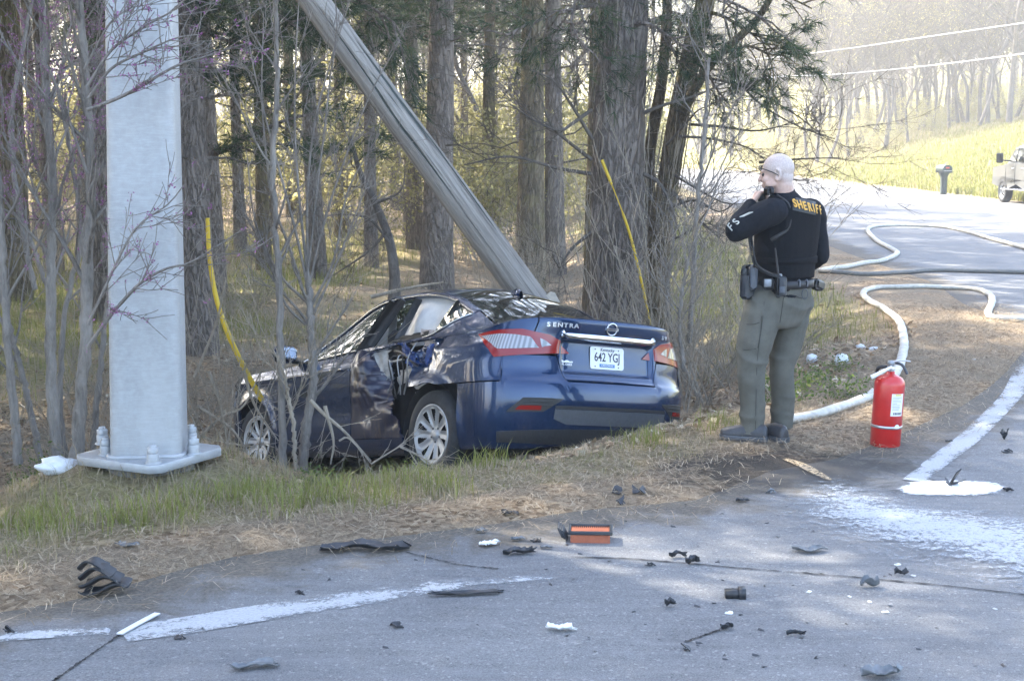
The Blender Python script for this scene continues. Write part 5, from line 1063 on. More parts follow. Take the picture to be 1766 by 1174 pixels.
LEG_L = [pq(1318, 520, 9.02), pq(1302, 590, 9.00), pq(1296, 640, 8.99), pq(1297, 690, 9.02), pq(1297, 758, 9.03)]
LEG_R = [pq(1370, 520, 9.18), pq(1356, 590, 9.18), pq(1348, 640, 9.16), pq(1350, 690, 9.19), pq(1344, 760, 9.20)]
t = NT('skin'); v = t.coord('Object'); skc = t.ramp(t.noise(22, 4, .6, v), [(.3, (.46, .30, .24)), (.7, (.58, .41, .345))]); sep = t.new('SeparateXYZ'); t.put(sep, 0, t.coord()); hd_ = np.array(Q(1340, 300, 9.05))-PO; nd_ = np.array([.42, -.18, .86]); vm_ = t.new('VectorMath', operation='DOT_PRODUCT'); t.put(vm_, 0, t.coord()); vm_.inputs[1].default_value = nd_; scalp = t.ramp(t.math('SUBTRACT', vm_.outputs['Value'], float(hd_ @ nd_)-.03), [(.0, 0), (.045, .8)])
t.set(col=t.mix(scalp, skc, t.ramp(t.noise(130, 4, .8, v), [(.3, (.33, .27, .25)), (.7, (.60, .53, .50))])), rough=.5, spec=.4); t.bump(t.noise(160, 3, .6, v), .15, .004); M_skin = t.m
# head: faces left and a little away; shaved scalp
HF = np.array([-.90, .40, -.10]); HF /= np.linalg.norm(HF); HL = np.cross(UPV, HF); HL /= np.linalg.norm(HL); HU = np.cross(HF, HL); HR = np.stack([HF, HL, HU], 1)
HC = pq(1340, 300, 9.05)
def hp(f, l, u): return HC+HR @ np.array([f, l, u])
b = MB()
blob(b, hp(-.012, 0, .032), (.099, .076, .092), 16, 24, HR); blob(b, hp(.035, 0, -.035), (.060, .060, .085), 14, 20, HR); blob(b, hp(-.03, 0, -.02), (.072, .068, .075), 14, 20, HR)
blob(b, hp(.060, 0, -.090), (.032, .032, .026), 10, 14, HR); blob(b, hp(.082, 0, .022), (.016, .050, .013), 8, 14, HR)
limb(b, [hp(.090, 0, .010), hp(.110, 0, -.020), hp(.112, 0, -.028)], [.010, .013, .014], 6, 10); blob(b, hp(.092, 0, -.060), (.012, .026, .008), 8, 12, HR); blob(b, hp(.090, 0, -.072), (.011, .022, .007), 8, 12, HR)
for s in (1, -1):
    blob(b, hp(.060, s*.042, -.030), (.028, .022, .022), 8, 12, HR); blob(b, hp(.030, s*.055, -.060), (.035, .014, .022), 8, 12, HR)
    e0 = hp(-.010, s*.078, -.008); tt = np.linspace(-1.9, 1.9, 14); E = np.array([hp(-.018-.020*math.cos(a)*.7, s*(.078+.010), -.006+.034*math.sin(a)) if False else hp(-.022+.019*math.cos(a+math.pi), s*.084, -.006+.031*math.sin(a)) for a in tt]); b.tube(HC+(E-HC)*1.04, .0090, 8, True); blob(b, hp(-.012, s*.078, -.030), (.010, .008, .012), 8, 10, HR); blob(b, hp(-.018, s*.076, -.004), (.016, .006, .026), 8, 10, HR)
limb(b, [hp(-.03, 0, -.05), pq(1352, 338, 9.06), pq(1354, 350, 9.07)], [.064, .068, .085], 10, 18)
b.loft(rings([(u, v, D, a*.93, q*.93) for u, v, D, a, q in TORSO]))
for S_, E_, W_ in ((SH_L, EL_L, WR_L), (SH_R, EL_R, WR_R)): limb(b, [S_, (S_+E_)/2, E_], [.065, .055, .045]); limb(b, [E_, (E_*2+W_)/3, W_], [.046, .044, .030])
for L_ in (LEG_L, LEG_R): limb(b, L_, [.095, .085, .060, .058, .042]); 
def hand(mb, wr, d, palm_n, curl, s=1.0, thumb=1):
    """palm plus four bent fingers and a thumb; d points along the hand, palm_n out of the palm"""
    d = d/np.linalg.norm(d); palm_n = palm_n-d*(palm_n@d); palm_n /= np.linalg.norm(palm_n); sd = np.cross(d, palm_n)
    for q in np.linspace(-1, 1, 4): limb(mb, [wr, wr+d*.045*s+sd*.020*q*s, wr+d*.088*s+sd*.031*q*s], [.017*s, .016*s, .0125*s], 6, 8)
    for i, (q, ln) in enumerate(zip((-1, -.33, .33, 1), (.078, .088, .082, .064))):
        p = wr+d*.090*s+sd*.032*q*s; pts = [p]; a = 0; dd = d
        for seg, f in ((.45, 1), (.30, 1), (.25, .7)):
            a += curl*f; dd = d*math.cos(a)+palm_n*math.sin(a); p = p+dd*ln*seg*s; pts.append(p)
        limb(mb, pts, [.0105*s, .010*s, .0092*s, .0078*s], 10, 8)
    p = wr+d*.028*s-sd*.026*thumb*s; e1 = p+(d*.7-sd*thumb*.5+palm_n*.55)*.045*s; e2 = e1+(d*.8+palm_n*.5+sd*thumb*.25)*.034*s; limb(mb, [wr+d*.01, p, e1, e2], [.014*s, .014*s, .012*s, .009*s], 8, 8)
MICP = pq(1313, 339, 9.14)
hd = MICP-WR_L+np.array([-.015, 0, .03]); hand(b, WR_L, hd, MICP-(WR_L+hd/np.linalg.norm(hd)*.08)+np.array([.03, .01, -.01]), 1.0, 1.0, -1)
hand(b, WR_R, WR_R-EL_R, np.array([-1, .2, 0]), .5, 1.0, 1)
def sk(V, N): return V
person = remeshed(b, 'person', M_skin, None, .0052, 2); person.location = PO
tag(person, 'man with a shaved head in a black sheriff vest and olive trousers, seen from behind, one hand raised to his mouth', 'person'); person['label'] = 'shaven officer in black vest and olive trousers standing with one hand raised to his mouth'
# ---- clothes
def cloth(name, c, var=.25, sc=60): return flat(name, c, .95, var, sc, .35, 240, spec=.15)
M_shirt = cloth('black_shirt_cloth', (.0105, .0125, .0170)); M_vest = cloth('vest_cloth', (.0062, .0072, .0095), .25, 90); M_trous = cloth('olive_trouser_cloth', (.112, .109, .094), .16, 14); M_boot = flat('boot_leather', (.030, .031, .036), .45, .3, 30, .2); M_belt = flat('belt_leather', (.012, .012, .013), .5, .2, 40)
def folds(V, N, amp, sx, sz, k=1.0):
    a = V[:, 0]*.8-V[:, 1]*.6; f = vnoise(a*sx+V[:, 2]*k*sx*.5, V[:, 2]*sz, 1.0); g = vnoise(a*sx*2.1-V[:, 2]*sx, V[:, 2]*sz*2+7, 1.0); r = 1-2*np.abs(f); return V+N*(amp*(r-.5)+amp*.5*g)[:, None]
b = MB(); b.loft(rings(TORSO, grow=.008)); limb(b, [SH_L+(pq(1356, 368, 9.07)-SH_L)*.35, SH_L, (SH_L+EL_L)/2, EL_L], [.088, .088, .080, .070]); limb(b, [EL_L, (EL_L*2+WR_L)/3, (EL_L+2*WR_L)/3, WR_L-(WR_L-EL_L)*.04], [.068, .062, .050, .041])
limb(b, [SH_R+(pq(1356, 368, 9.07)-SH_R)*.35, SH_R, (SH_R+EL_R)/2, EL_R], [.085, .082, .072, .060]); limb(b, [EL_R, (EL_R+WR_R)/2, WR_R-(WR_R-EL_R)*.05], [.058, .050, .040]); limb(b, [pq(1353, 336, 9.06), pq(1354, 346, 9.07)], [.074, .08], 4, 18)
remeshed(b, 'shirt', M_shirt, person, .008, 5, lambda V, N: folds(V, N, .011, 9, 12))
b = MB(); VT = [(1354, 341, 9.06, .100, .090), (1359, 347, 9.065, .185, .118), (1361, 360, 9.07, .218, .140), (1359, 385, 9.08, .222, .152), (1355, 420, 9.09, .208, .160), (1353, 455, 9.09, .196, .160), (1352, 478, 9.09, .190, .156)]
b.loft(rings(VT, 26, 2.6))
b.grid(np.stack([ring(pq(1357, vv, 9.08), .214, .158, e=2.6, up=0) for vv in (408, 411, 411.01, 408.01)]), close=True) if False else None
vest = remeshed(b, 'vest', M_vest, person, .008, 2, lambda V, N: folds(V, N, .005, 7, 9))
def on(o, u, v, off=.0):
    """place on a built surface where the sight line to (u,v) meets it"""
    d = Vector(ray(u, v)).normalized(); mw = o.matrix_basis if o.parent is None else Matrix.Translation(PO.tolist()); inv = mw.inverted(); ok, loc, nrm, _ = o.ray_cast(inv @ Vector((0, 0, EYE)), (inv.to_3x3() @ d).normalized())
    if not ok: return None, None
    n = np.array(nrm); ey = UPV-n*n[2]; ey /= np.linalg.norm(ey); ex = np.cross(ey, n); return np.array(loc)+n*off, np.stack([ex, ey, n], 1)
bpy.context.view_layer.update()
# lettering on the back
P0, R0 = on(vest, 1392, 357)
mb = MB(); us = np.linspace(1361, 1423, 12)
row = []
for u in us:
    r_ = []
    for dv in np.linspace(-11, 11, 4):
        p, R_ = on(vest, u, 350+(u-1361)*.22+dv, .004)
        r_.append(p if p is not None else np.array([np.nan]*3))
    row.append(r_)
row = np.array(row); ok = ~np.isnan(row).any(axis=(1, 2)); row = row[ok]
skirt(mb, row, .006); patch = mb.build('name_patch', M_belt, vest)
M_gold = flat('gold_lettering', (.62, .33, .05), .6, .08); M_greyprint = flat('grey_print', (.42, .43, .40), .8, .1)
for ch, u in zip('SHERIFF', (1370, 1378.5, 1387, 1395.5, 1402, 1407.5, 1413.5)):
    p, R_ = on(vest, u, 350.5+(u-1365)*.26, .006)
    if p is not None: text(ch, .078, M_gold, vest, p, Matrix(R_.tolist()).to_euler(), .0015, .74, 'vest_letter', .0022)
sh = [c for c in person.children if c.name.startswith('shirt')][0]
for i in range(6):
    a = (1276+i*1.2, 377-i*1.6); P = [on(sh, a[0]+q*17, a[1]-2+i*2.6-q*8-i*1.2, .003)[0] for q in np.linspace(0, 1, 5)]; P = [p for p in P if p is not None]
    if len(P) > 2: MB().tube(np.array(P), .0032, 4).build('sleeve_flag_stripe', M_greyprint, sh)
for ch, u, v_, a in (('S', 1270, 383, 1.1), ('F', 1260.5, 392, .9)):
    p, R_ = on(sh, u, v_, .003)
    if p is not None: text(ch, .075, M_greyprint, sh, p, (Matrix(R_.tolist()) @ Matrix.Rotation(a, 3, 'Z')).to_euler(), .001, .8, 'sleeve_letter', .001)
# trousers
b = MB(); b.loft(rings([(1352, 486, 9.09, .182, .142), (1349, 500, 9.09, .190, .150), (1345, 522, 9.09, .198, .158), (1340, 548, 9.09, .190, .150), (1337, 562, 9.09, .150, .12)], 12))
limb(b, LEG_L, [.125, .112, .090, .078, .077], 24, 18); limb(b, LEG_R, [.122, .101, .079, .073, .073], 24, 18)
def tf(V, N):
    w = 1.0+.3*np.exp(-((V[:, 2]-.47)/.14)**2)+.6*np.exp(-((V[:, 2]-.1)/.09)**2)+.4*np.exp(-((V[:, 2]-.85)/.1)**2); V2 = folds(V, N, .011, 7, 9, 2.2); V = V+(V2-V)*w[:, None]; V[:, 2] = np.where(V[:, 2] < .055, .055+(V[:, 2]-.055)*.12, V[:, 2]); return V
trs = remeshed(b, 'trousers', M_trous, person, .0085, 4, tf); bpy.context.view_layer.update()
def cargo(px, name, d=.012):
    Rw = np.array([[on(trs, u0+(u1-u0)*s, v, d)[0] for s in np.linspace(0, 1, 8)] for (u0, u1, v) in px]); mb = MB(); skirt(mb, Rw, .02); return mb.build(name, M_trous, trs)
try:
    cargo([(1277, 1313, 545), (1274, 1312, 552), (1272, 1311, 558)], 'pocket_flap', .016); cargo([(1273, 1309, 560), (1271, 1307, 575), (1270, 1305, 590), (1270, 1303, 600)], 'cargo_pocket', .011)
except Exception: pass
M_seam = flat('trouser_seam', (.040, .041, .034), .95)
def seam(px, r=.0028):
    P = [on(trs, u, v, .001)[0] for u, v in px]; P = [p for p in P if p is not None]
    if len(P) > 2: MB().tube(spline(P, 16), r, 5).build('seam', M_seam, trs)
bpy.context.view_layer.update()
seam([(1276, 556), (1288, 559), (1300, 559), (1310, 556)]); seam([(1313, 545), (1312, 570), (1307, 600)]); seam([(1271, 598), (1285, 603), (1304, 601)]); seam([(1318, 520), (1314, 560), (1306, 620), (1304, 680), (1303, 740)], .002); seam([(1352, 505), (1349, 530), (1345, 556)], .003); seam([(1372, 512), (1388, 514), (1398, 510)])
# boots
def boot(ank, toe, heel):
    mb = MB(); d = toe-heel; d[2] = 0; L = np.linalg.norm(d); d /= L; s = np.cross(UPV, d); R_ = []
    zt = -ank*0
    for f, w, h in ((0, .026, .06), (.06, .036, .08), (.25, .039, .085), (.42, .040, .085), (.6, .045, .070), (.8, .048, .056), (.94, .038, .044), (1, .015, .03)):
        c = heel+d*L*f; t_ = np.linspace(0, 2*np.pi, 18, endpoint=False); y = np.cos(t_)*w; z = np.where(np.sin(t_) > 0, np.sin(t_)*h, np.sin(t_)*.0); R_.append(np.stack([c[0]+s[0]*y, c[1]+s[1]*y, .028+z], 1))
    mb.loft(R_); limb(mb, [np.array([ank[0], ank[1], .20]), np.array([ank[0], ank[1], .08])], [.050, .050], 6, 16)
    o = remeshed(mb, 'boot', M_boot, person, .006, 3)
    sm = MB(); so_ = []
    for k, z in ((1.0, 0), (1.06, .004), (1.06, .026), (1.0, .032)):
        q = []
        for f, w in ((0, .02), (.03, .036), (.15, .043), (.4, .040), (.65, .050), (.85, .050), (.97, .03), (1, .012)): q.append((f, w))
        pts = [heel+d*(L*(f*1.03-.015))+s*w*k for f, w in q]+[heel+d*(L*(f*1.03-.015))-s*w*k for f, w in q[::-1]]; so_.append([(p[0], p[1], z) for p in pts])
    sm.loft(so_); sm.build('sole', M_dkgrey, o)
h0 = G(1322, 768)-PO; t0 = G(1243, 764)-PO; boot(LEG_L[-1], t0+np.array([0, .02, 0]), h0+np.array([0, -.02, 0]))
h0 = G(1356, 772)-PO; boot(LEG_R[-1], h0+np.array([-.13, .25, 0]), h0+np.array([-.0, .02, 0]))
# belt and what hangs on it
mb = MB(); rr_ = [ring(pq(1351.5, 488, 9.09)+UPV*dz, .192+g, .152+g, 40, 2.4) for dz, g in ((-.024, 0), (-.024, .008), (.024, .008), (.024, 0))]; mb.grid(np.array(rr_), close=True); belt = mb.build('duty_belt', M_belt, person)
def onbelt(name, u, v, D, sz, ang=0, mat=M_blk, bev=.012, tilt=0):
    a = np.array(pq(u, v, D)); R_ = np.array(Matrix.Rotation(ang, 3, 'Z') @ Matrix.Rotation(tilt, 3, 'Y')); return MB().box(a, sz, R_, bev=bev).build(name, mat, belt)
hol = onbelt('holster', 1291, 492, 8.97, (.075, .13, .17), -.6, M_blk, .02); onbelt('pistol_grip', 1288, 466, 8.95, (.045, .10, .07), -.6, M_blk, .015, .2); onbelt('holster_hood', 1299, 478, 8.9, (.05, .06, .16), -.6, M_dkgrey, .018)
onbelt('badge_pouch', 1325, 490, 8.865, (.07, .03, .075), .25, M_blk, .01); onbelt('silver_clip', 1324, 488, 8.845, (.048, .012, .048), .25, M_metal, .004)
rad = onbelt('belt_radio', 1347, 494, 8.865, (.066, .045, .125), .30, M_blk, .01); MB().tube([pq(1343, 479, 8.86), pq(1340, 455, 8.855), pq(1337, 428, 8.85)], [.008, .006, .0045], 8, True).build('radio_antenna', M_blk, rad); onbelt('radio_knob', 1346, 476, 8.865, (.02, .02, .03), .3, M_metal, .006)
onbelt('radio_keypad', 1349, 500, 8.836, (.042, .006, .04), .30, M_dkgrey, .002); onbelt('belt_keeper', 1378, 489, 8.945, (.03, .02, .055), .5, M_dkgrey); onbelt('belt_keeper', 1391, 489, 8.99, (.03, .02, .055), .6, M_dkgrey)
onbelt('mag_pouch', 1409, 491, 9.16, (.10, .07, .065), .8, M_blk, .015, .3)
kt = np.linspace(0, 2*np.pi, 16); MB().tube(np.array([pq(1388+5*math.cos(a), 507+9*math.sin(a), 8.95) for a in kt]), .003, 5).build('key_ring', M_dkgrey, belt)
# coiled cord from the radio round his side to the hand microphone
s = np.linspace(0, 1, 460); ctr = spline([pq(1343, 477, 8.85), pq(1322, 470, 8.85), pq(1303, 455, 8.84), pq(1296, 425, 8.86), pq(1294, 405, 8.97), pq(1298, 375, 9.12), pq(1310, 348, 9.14)], 460); co = .012*np.stack([np.cos(s*480), np.sin(s*480)*.6, np.sin(s*480)*.8], 1); MB().tube(ctr+co, .0032, 5).build('coil_cord', M_blk, person)
mb = MB(); MB().box(pq(1326, 329, 8.99), (.05, .07, .055), np.array(Matrix.Rotation(.5, 3, 'Z')), bev=.015).build('shoulder_mic', M_blk, vest)
MB().tube(spline([pq(1340, 336, 8.96), pq(1360, 352, 8.91), pq(1364, 378, 8.9), pq(1357, 398, 8.89), pq(1338, 410, 8.88)], 16), .006, 6).build('vest_edge', M_belt, vest)
MB().tube(spline([on(vest, u, v, .004)[0] for u, v in ((1330, 414), (1345, 405), (1358, 396))], 8), [.012, .014, .014, .012, .012, .01, .008, .006], 6, sq=.4).build('vest_strap', M_belt, vest)
mb = MB(); rr_ = [ring(pq(1353.5, 447, 9.09)+UPV*dz, .202+g, .162+g, 40, 2.6) for dz, g in ((-.02, 0), (-.02, .005), (.02, .005), (.02, 0))]; mb.grid(np.array(rr_), close=True); mb.build('vest_band', M_vest, vest)
# glasses pushed up on the brow, and eyes
gl = MB()
for s_ in (1, -1): gl.tube(spline([hp(.088, s_*.064, .045), hp(.05, s_*.079, .032), hp(.0, s_*.083, .008), hp(-.03, s_*.081, -.012)], 10), .0032, 6, True)
for s_ in (1, -1): gl.tube(np.array([hp(.096-.006*abs(math.sin(a)), s_*.034+.027*math.cos(a), .045+.018*math.sin(a)) for a in np.linspace(0, 2*np.pi, 16)]), .0028, 6)
gl.tube([hp(.098, -.01, .047), hp(.1, 0, .05), hp(.098, .01, .047)], .003, 6); gl.build('glasses', M_blk, person)
for s_ in (1, -1): mb = MB(); blob(mb, hp(.077, s_*.032, .002), (.012,)*3, 8, 12); mb.build('eye', flat('eye_dark', (.05, .04, .035), .2), person)
mb = MB(); blob(mb, MICP, (.024, .030, .036), 10, 14, p=3); mic = mb.build('hand_microphone', M_blk); mic.location = PO; tag(mic, 'small black radio microphone held at the officer\'s mouth', 'microphone')
# ================================================================ POLES
t = NT('galvanised_steel'); v = t.coord('Object'); sp = t.voro(34, t.mix(.12, v, t.new('TexNoise').outputs['Color']), out='Color')
base = t.ramp(t.noise(3.0, 5, .6, t.coord('Object', (1, 1, .35))), [(.3, (.27, .275, .28)), (.7, (.385, .39, .395))])
base = t.mix(t.ramp(t.noise(26, 3, .6, v), [(.4, .0), (.7, .30)]), base, (.45, .475, .50)); drip = t.ramp(t.noise(9, 4, .6, t.coord('Object', (1, 1, 9)), 1.6), [(.5, 0), (.62, .22)]); base = t.mix(drip, base, (.47, .495, .52))
t.set(col=base, metal=.25, rough=.55); t.bump(t.noise(60, 3, .6, v), .12, .004); M_galv = t.m
PB = np.array([*G(258, 777, .10)[:2], 0.]); PB[2] = 0
sp_ = thing('steel_pole', 'thick grey galvanised steel pole bolted to a square base plate', 'pole', PB)
zz = np.linspace(.10, 13.5, 60); hw = .207-.0078*(zz-.1); a = np.linspace(0, 2*np.pi, 64, endpoint=False); rot = math.radians(7)
f = lambda q, e=7: np.sign(q)*np.abs(q)**(2/e)
Rx_, Ry_ = f(np.cos(a)), f(np.sin(a)); Rx_, Ry_ = Rx_*math.cos(rot)-Ry_*math.sin(rot), Rx_*math.sin(rot)+Ry_*math.cos(rot)
MB().grid(np.stack([hw[:, None]*Rx_, hw[:, None]*Ry_, zz[:, None]+0*Rx_], -1), close=True).build('shaft', M_galv, sp_).rotation_euler = (0, .016, 0)
MB().tube(np.stack([.214*Rx_, .214*Ry_, 0*Rx_+.105], 1)[list(range(64))+[0]], .016, 6).build('weld_bead', M_galv, sp_)
an = math.radians(-27); Rb = np.array(Matrix.Rotation(an, 3, 'Z')); c_ = .315; k_ = .05
oc = [(c_, -c_+k_), (c_, c_-k_), (c_-k_, c_), (-c_+k_, c_), (-c_, c_-k_), (-c_, -c_+k_), (-c_+k_, -c_), (c_-k_, -c_)]
oc = [(Rb @ np.array([x, y, 0]))[:2] for x, y in oc]
MB().loft([[(x*s, y*s, z) for x, y in oc] for z, s in ((.050, .99), (.055, 1), (.094, 1), (.10, .99))]).build('base_plate', M_galv, sp_, smooth=False)
hexa = lambda r: [(r*math.cos(k*math.pi/3), r*math.sin(k*math.pi/3)) for k in range(6)]
for px in ((183, 784), (264, 798), (334, 782), (177, 765), (330, 761), (262, 757)):
    p = G(*px, .10)-PB; nb = MB()
    nut = MB().loft([[(p[0]+x*s, p[1]+y*s, z) for x, y in hexa(.036)] for z, s in ((.101, 1), (.150, 1), (.156, .9))]).build('anchor_nut', M_galv, sp_, smooth=False)
    MB().lathe([(0, .205), (.019, .204), (.022, .198), (.022, .10)], 14, (p[0], p[1], 0)).build('anchor_bolt', M_galv, nut); MB().loft([[(p[0]+x*s, p[1]+y*s, z) for x, y in hexa(.034)] for z, s in ((.158, .95), (.185, 1), (.189, .9))]).build('jam_nut', M_galv, nut, smooth=False)
    MB().lathe([(.0, .101), (.045, .101), (.045, .094)], 16, (p[0], p[1], .006)).build('washer', M_galv, nut)
# concrete footing under the plate
MB().lathe([(0, .049), (.25, .049), (.26, .02), (.26, -.5)], 32).build('footing', flat('old_concrete', (.20, .195, .185), .9, .3, 20, .4), sp_)
# ---- leaning wooden pole
t = NT('weathered_pole_wood')
L0, L1 = Q(1010, 648, 13.4), Q(330, -290, 13.4); ax = (L1-L0)/np.linalg.norm(L1-L0); wl = np.linalg.norm(L1-L0)
v = t.coord('Object', (1, 1, .045)); gr = t.noise(26, 6, .75, v, .5); ck = t.noise(16, 3, .55, t.coord('Object', (1, 1, .03)), .6)
c = t.ramp(gr, [(.3, (.14, .125, .11)), (.5, (.275, .25, .225)), (.7, (.41, .385, .35))]); c = t.mix(t.ramp(t.noise(1.2, 4, .6, t.coord('Object', (1, 1, .3))), [(.45, 0), (.7, .4)]), c, (.28, .235, .19)); c = t.mix(t.ramp(ck, [(.35, .9), (.40, 0)]), c, (.04, .055, .05))
t.set(col=c, rough=.9, spec=.15); t.bump(t.math('ADD', gr, t.math('MULTIPLY', t.ramp(ck, [(.33, 0), (.42, 1)]), 1.5)), 1, .02); M_pole = t.m
up_ = thing('utility_pole', 'weathered wooden utility pole snapped at its foot and leaning across the wood', 'pole', L0); up_.rotation_euler = Vector(ax).to_track_quat('Z', 'Y').to_euler()
rg = np.random.default_rng(3); pm = MB(); n = 40; zz = np.concatenate([[0, .05, .12, .2], np.linspace(.3, wl, 70)]); a = np.linspace(0, 2*np.pi, n, endpoint=False); r = .160-.0065*zz
R_ = r[:, None]*(1+.012*vnoise(np.cos(a)[None]*2, zz[:, None]*.5+np.sin(a)[None]*2, 1.5)+.02*vnoise(a[None]*6, zz[:, None]*.12, 1)); crk = np.exp(-((a-4.2)[None]-.25*vnoise(zz[:, None]*.4, zz[:, None]*0, 1))**2/.008)*sstep(.3, 1, zz)[:, None]*sstep(7, 5, zz)[:, None]; R_ = R_-crk*.045
jag = rg.uniform(-.25, .12, n); Zp = zz[:, None]+jag[None]*np.exp(-zz[:, None]*5); pm.grid(np.stack([R_*np.cos(a), R_*np.sin(a), Zp], -1), close=True); pm.add(np.concatenate([np.stack([R_[0]*np.cos(a)*.98, R_[0]*np.sin(a)*.98, Zp[0]], 1), [[0, 0, .05]]]), [[i, (i+1) % n, n] for i in range(n)]); pm.build('shaft', M_pole, up_)
for i in range(16):
    an_ = rg.uniform(0, 6.28); p = np.array([math.cos(an_)*.15, math.sin(an_)*.15, rg.uniform(.1, .9)]); q = p+np.array([math.cos(an_)*.1*rg.random(), math.sin(an_)*.1*rg.random(), -rg.uniform(.15, .5)]); MB().tube([p, (p+q)/2, q], [.012, .009, .002], 4).build('splinter', M_pole, up_)
MB().box((.172*math.cos(3.9), .172*math.sin(3.9), 4.9), (.02, .055, .07), bev=.004).build('pole_tag', M_metal, up_)
sl_ = MB(); sl_.loft([[Q(u, v, 13.0)+np.array([0, d, 0]) for u, v in ((941, 510), (949, 503), (957, 505), (966, 521), (950, 519))] for d in (0, .02)]); o = sl_.build('wood_splinter', flat('fresh_split_wood', (.52, .46, .38), .8, .2)); tag(o, 'pale broken board fragment at the foot of the leaning pole behind the car', 'wood fragment')
# ---- yellow guy guards
t = NT('yellow_plastic'); v = t.coord('Object'); t.set(col=t.ramp(t.noise(6, 4, .6, v), [(.3, (.50, .32, .01)), (.7, (.62, .42, .02))]), rough=.45); M_yel = t.m
P = spline([Q(358, 376, 11.6), Q(361, 440, 11.6), Q(372, 510, 11.6), Q(392, 572, 11.6), Q(420, 632, 11.7), Q(452, 690, 11.8)], 40); o = MB().tube(P, np.linspace(.017, .024, 40), 10, True).build('guy_guard', M_yel)
tag(o, 'curved yellow plastic guy wire guard hanging beside the steel pole', 'guy guard')
mb = MB(); t_ = np.linspace(0, 1, 20); P = spline([Q(1038, 276, 14.26), Q(1050, 306, 14.24), Q(1072, 362, 14.22), Q(1088, 410, 14.22), Q(1105, 480, 14.22), Q(1122, 560, 14.22)], 30); mb.tube(P, np.interp(np.arange(30), [0, 4, 5, 9, 10, 20, 29], [.016, .016, .006, .006, .014, .014, .011]), 8, True)
tag(mb.build('guy_guard', M_yel), 'yellow guy wire guard running down the vine-covered trunk', 'guy guard')
# ================================================================ FIRE EXTINGUISHER AND HOSES
EB = G(1526, 768); ex = thing('fire_extinguisher', 'red fire extinguisher with a white instruction label standing on the asphalt edge', 'fire extinguisher', EB, rz=.2); ex.rotation_euler = (0, math.radians(2.5), .0)
M_exred = NT('extinguisher_red'); vv = M_exred.coord('Object'); M_exred.set(col=M_exred.ramp(M_exred.noise(9, 4, .6, vv), [(.3, (.42, .012, .012)), (.7, (.55, .022, .018))]), rough=.32, coat=.4); M_exred = M_exred.m
M_band = flat('steel_band', (.45, .46, .47), .35, .1, metal=.8); M_lab = flat('label_white', (.72, .73, .73), .5, .05); M_lytxt = flat('label_print', (.30, .31, .33), .7, .2); M_ylw = flat('label_yellow', (.66, .52, .05), .6, .05)
r_ = .094
MB().lathe([(0, .004), (.07, .004), (.088, 0), (r_, .006), (r_, .395), (.090, .415), (.072, .438), (.045, .452), (.028, .458), (.026, .475), (0, .476)], 48).build('cylinder', M_exred, ex)
bd = MB().lathe([(r_+.0005, .120), (r_+.003, .121), (r_+.003, .137), (r_+.0005, .138)], 48).build('band', M_band, ex)
def wrap(a0, a1, z0, z1, off, n=16, m=3): A, Z = np.meshgrid(np.linspace(a0, a1, n), np.linspace(z0, z1, m), indexing='ij'); return np.stack([(r_+off)*np.cos(A), (r_+off)*np.sin(A), Z], -1)
ac = -math.pi/2+.40; lb = MB().grid(wrap(ac-.46, ac+.46, .205, .345, .0012)).build('label', M_lab, ex); MB().grid(wrap(ac-.24, ac+.24, .333, .342, .002)).build('label_heading', M_ylw, lb)
for i in range(9): z = .322-.0095*i; w = (.36, .3, .38, .33, .2, .36, .28, .35, .3)[i]; MB().grid(wrap(ac-.38, ac-.38+w*2*(.8 if i % 3 else 1), z-.0018, z+.0012, .002)).build('label_line', M_lytxt, lb)
for i in range(6): MB().grid(wrap(ac-.28+.11*i, ac-.28+.11*i+.07, .214, .228, .002)).build('label_pictogram', M_ink, lb)
q = MB(); aa = np.linspace(0, np.pi, 14); q.add([[(r_+.004)*math.cos(ac+.05+.21*math.cos(b_)), (r_+.004)*math.sin(ac+.05+.21*math.cos(b_)), .128+.026*math.sin(b_)] for b_ in aa]+[[(r_+.004)*math.cos(ac+.05), (r_+.004)*math.sin(ac+.05), .126]], [[i, i+1, 14] for i in range(13)]); q.build('inspection_sticker', M_lab, bd)
vl = MB().lathe([(.022, .47), (.024, .49), (.018, .495), (.018, .515), (.024, .52), (.022, .54), (0, .542)], 20).build('valve', M_metal, ex)
MB().tube(spline([(.01, -.01, .535), (.05, -.02, .548), (.11, -.03, .545)], 8), [.011, .013, .013, .012, .011, .010, .009, .008], 8, True, sq=.5).build('carry_handle', M_band, vl)
MB().tube(spline([(.015, 0, .53), (.07, 0, .515), (.105, .0, .46)], 8), .009, 8, True, sq=.5).build('squeeze_lever', M_dkgrey, vl); MB().tube(spline([(-.02, .02, .50), (-.07, .04, .485), (-.06, .08, .42), (-.04, .09, .35)], 14), .011, 8, True).build('hose', M_blk, ex)
MB().tube(spline([(-.005, -.03, .505), (-.06, -.06, .482), (-.11, -.06, .452), (-.135, -.06, .440)], 10), [.008, .009, .010, .011, .012, .0125, .013, .0135, .014, .014], 10, True).build('nozzle', M_lab, ex); MB().lathe([(0, .49), (.014, .49), (.014, .505), (0, .505)], 14, (.0, -.028, 0)).build('pressure_gauge', M_lab, vl)
t = NT('fire_hose_cloth'); v = t.coord('Object'); t.set(col=t.ramp(t.noise(14, 5, .7, v), [(.3, (.36, .34, .30)), (.7, (.60, .58, .53))]), rough=.9); t.bump(t.noise(220, 2, .5, v), .4, .004); M_hose = t.m
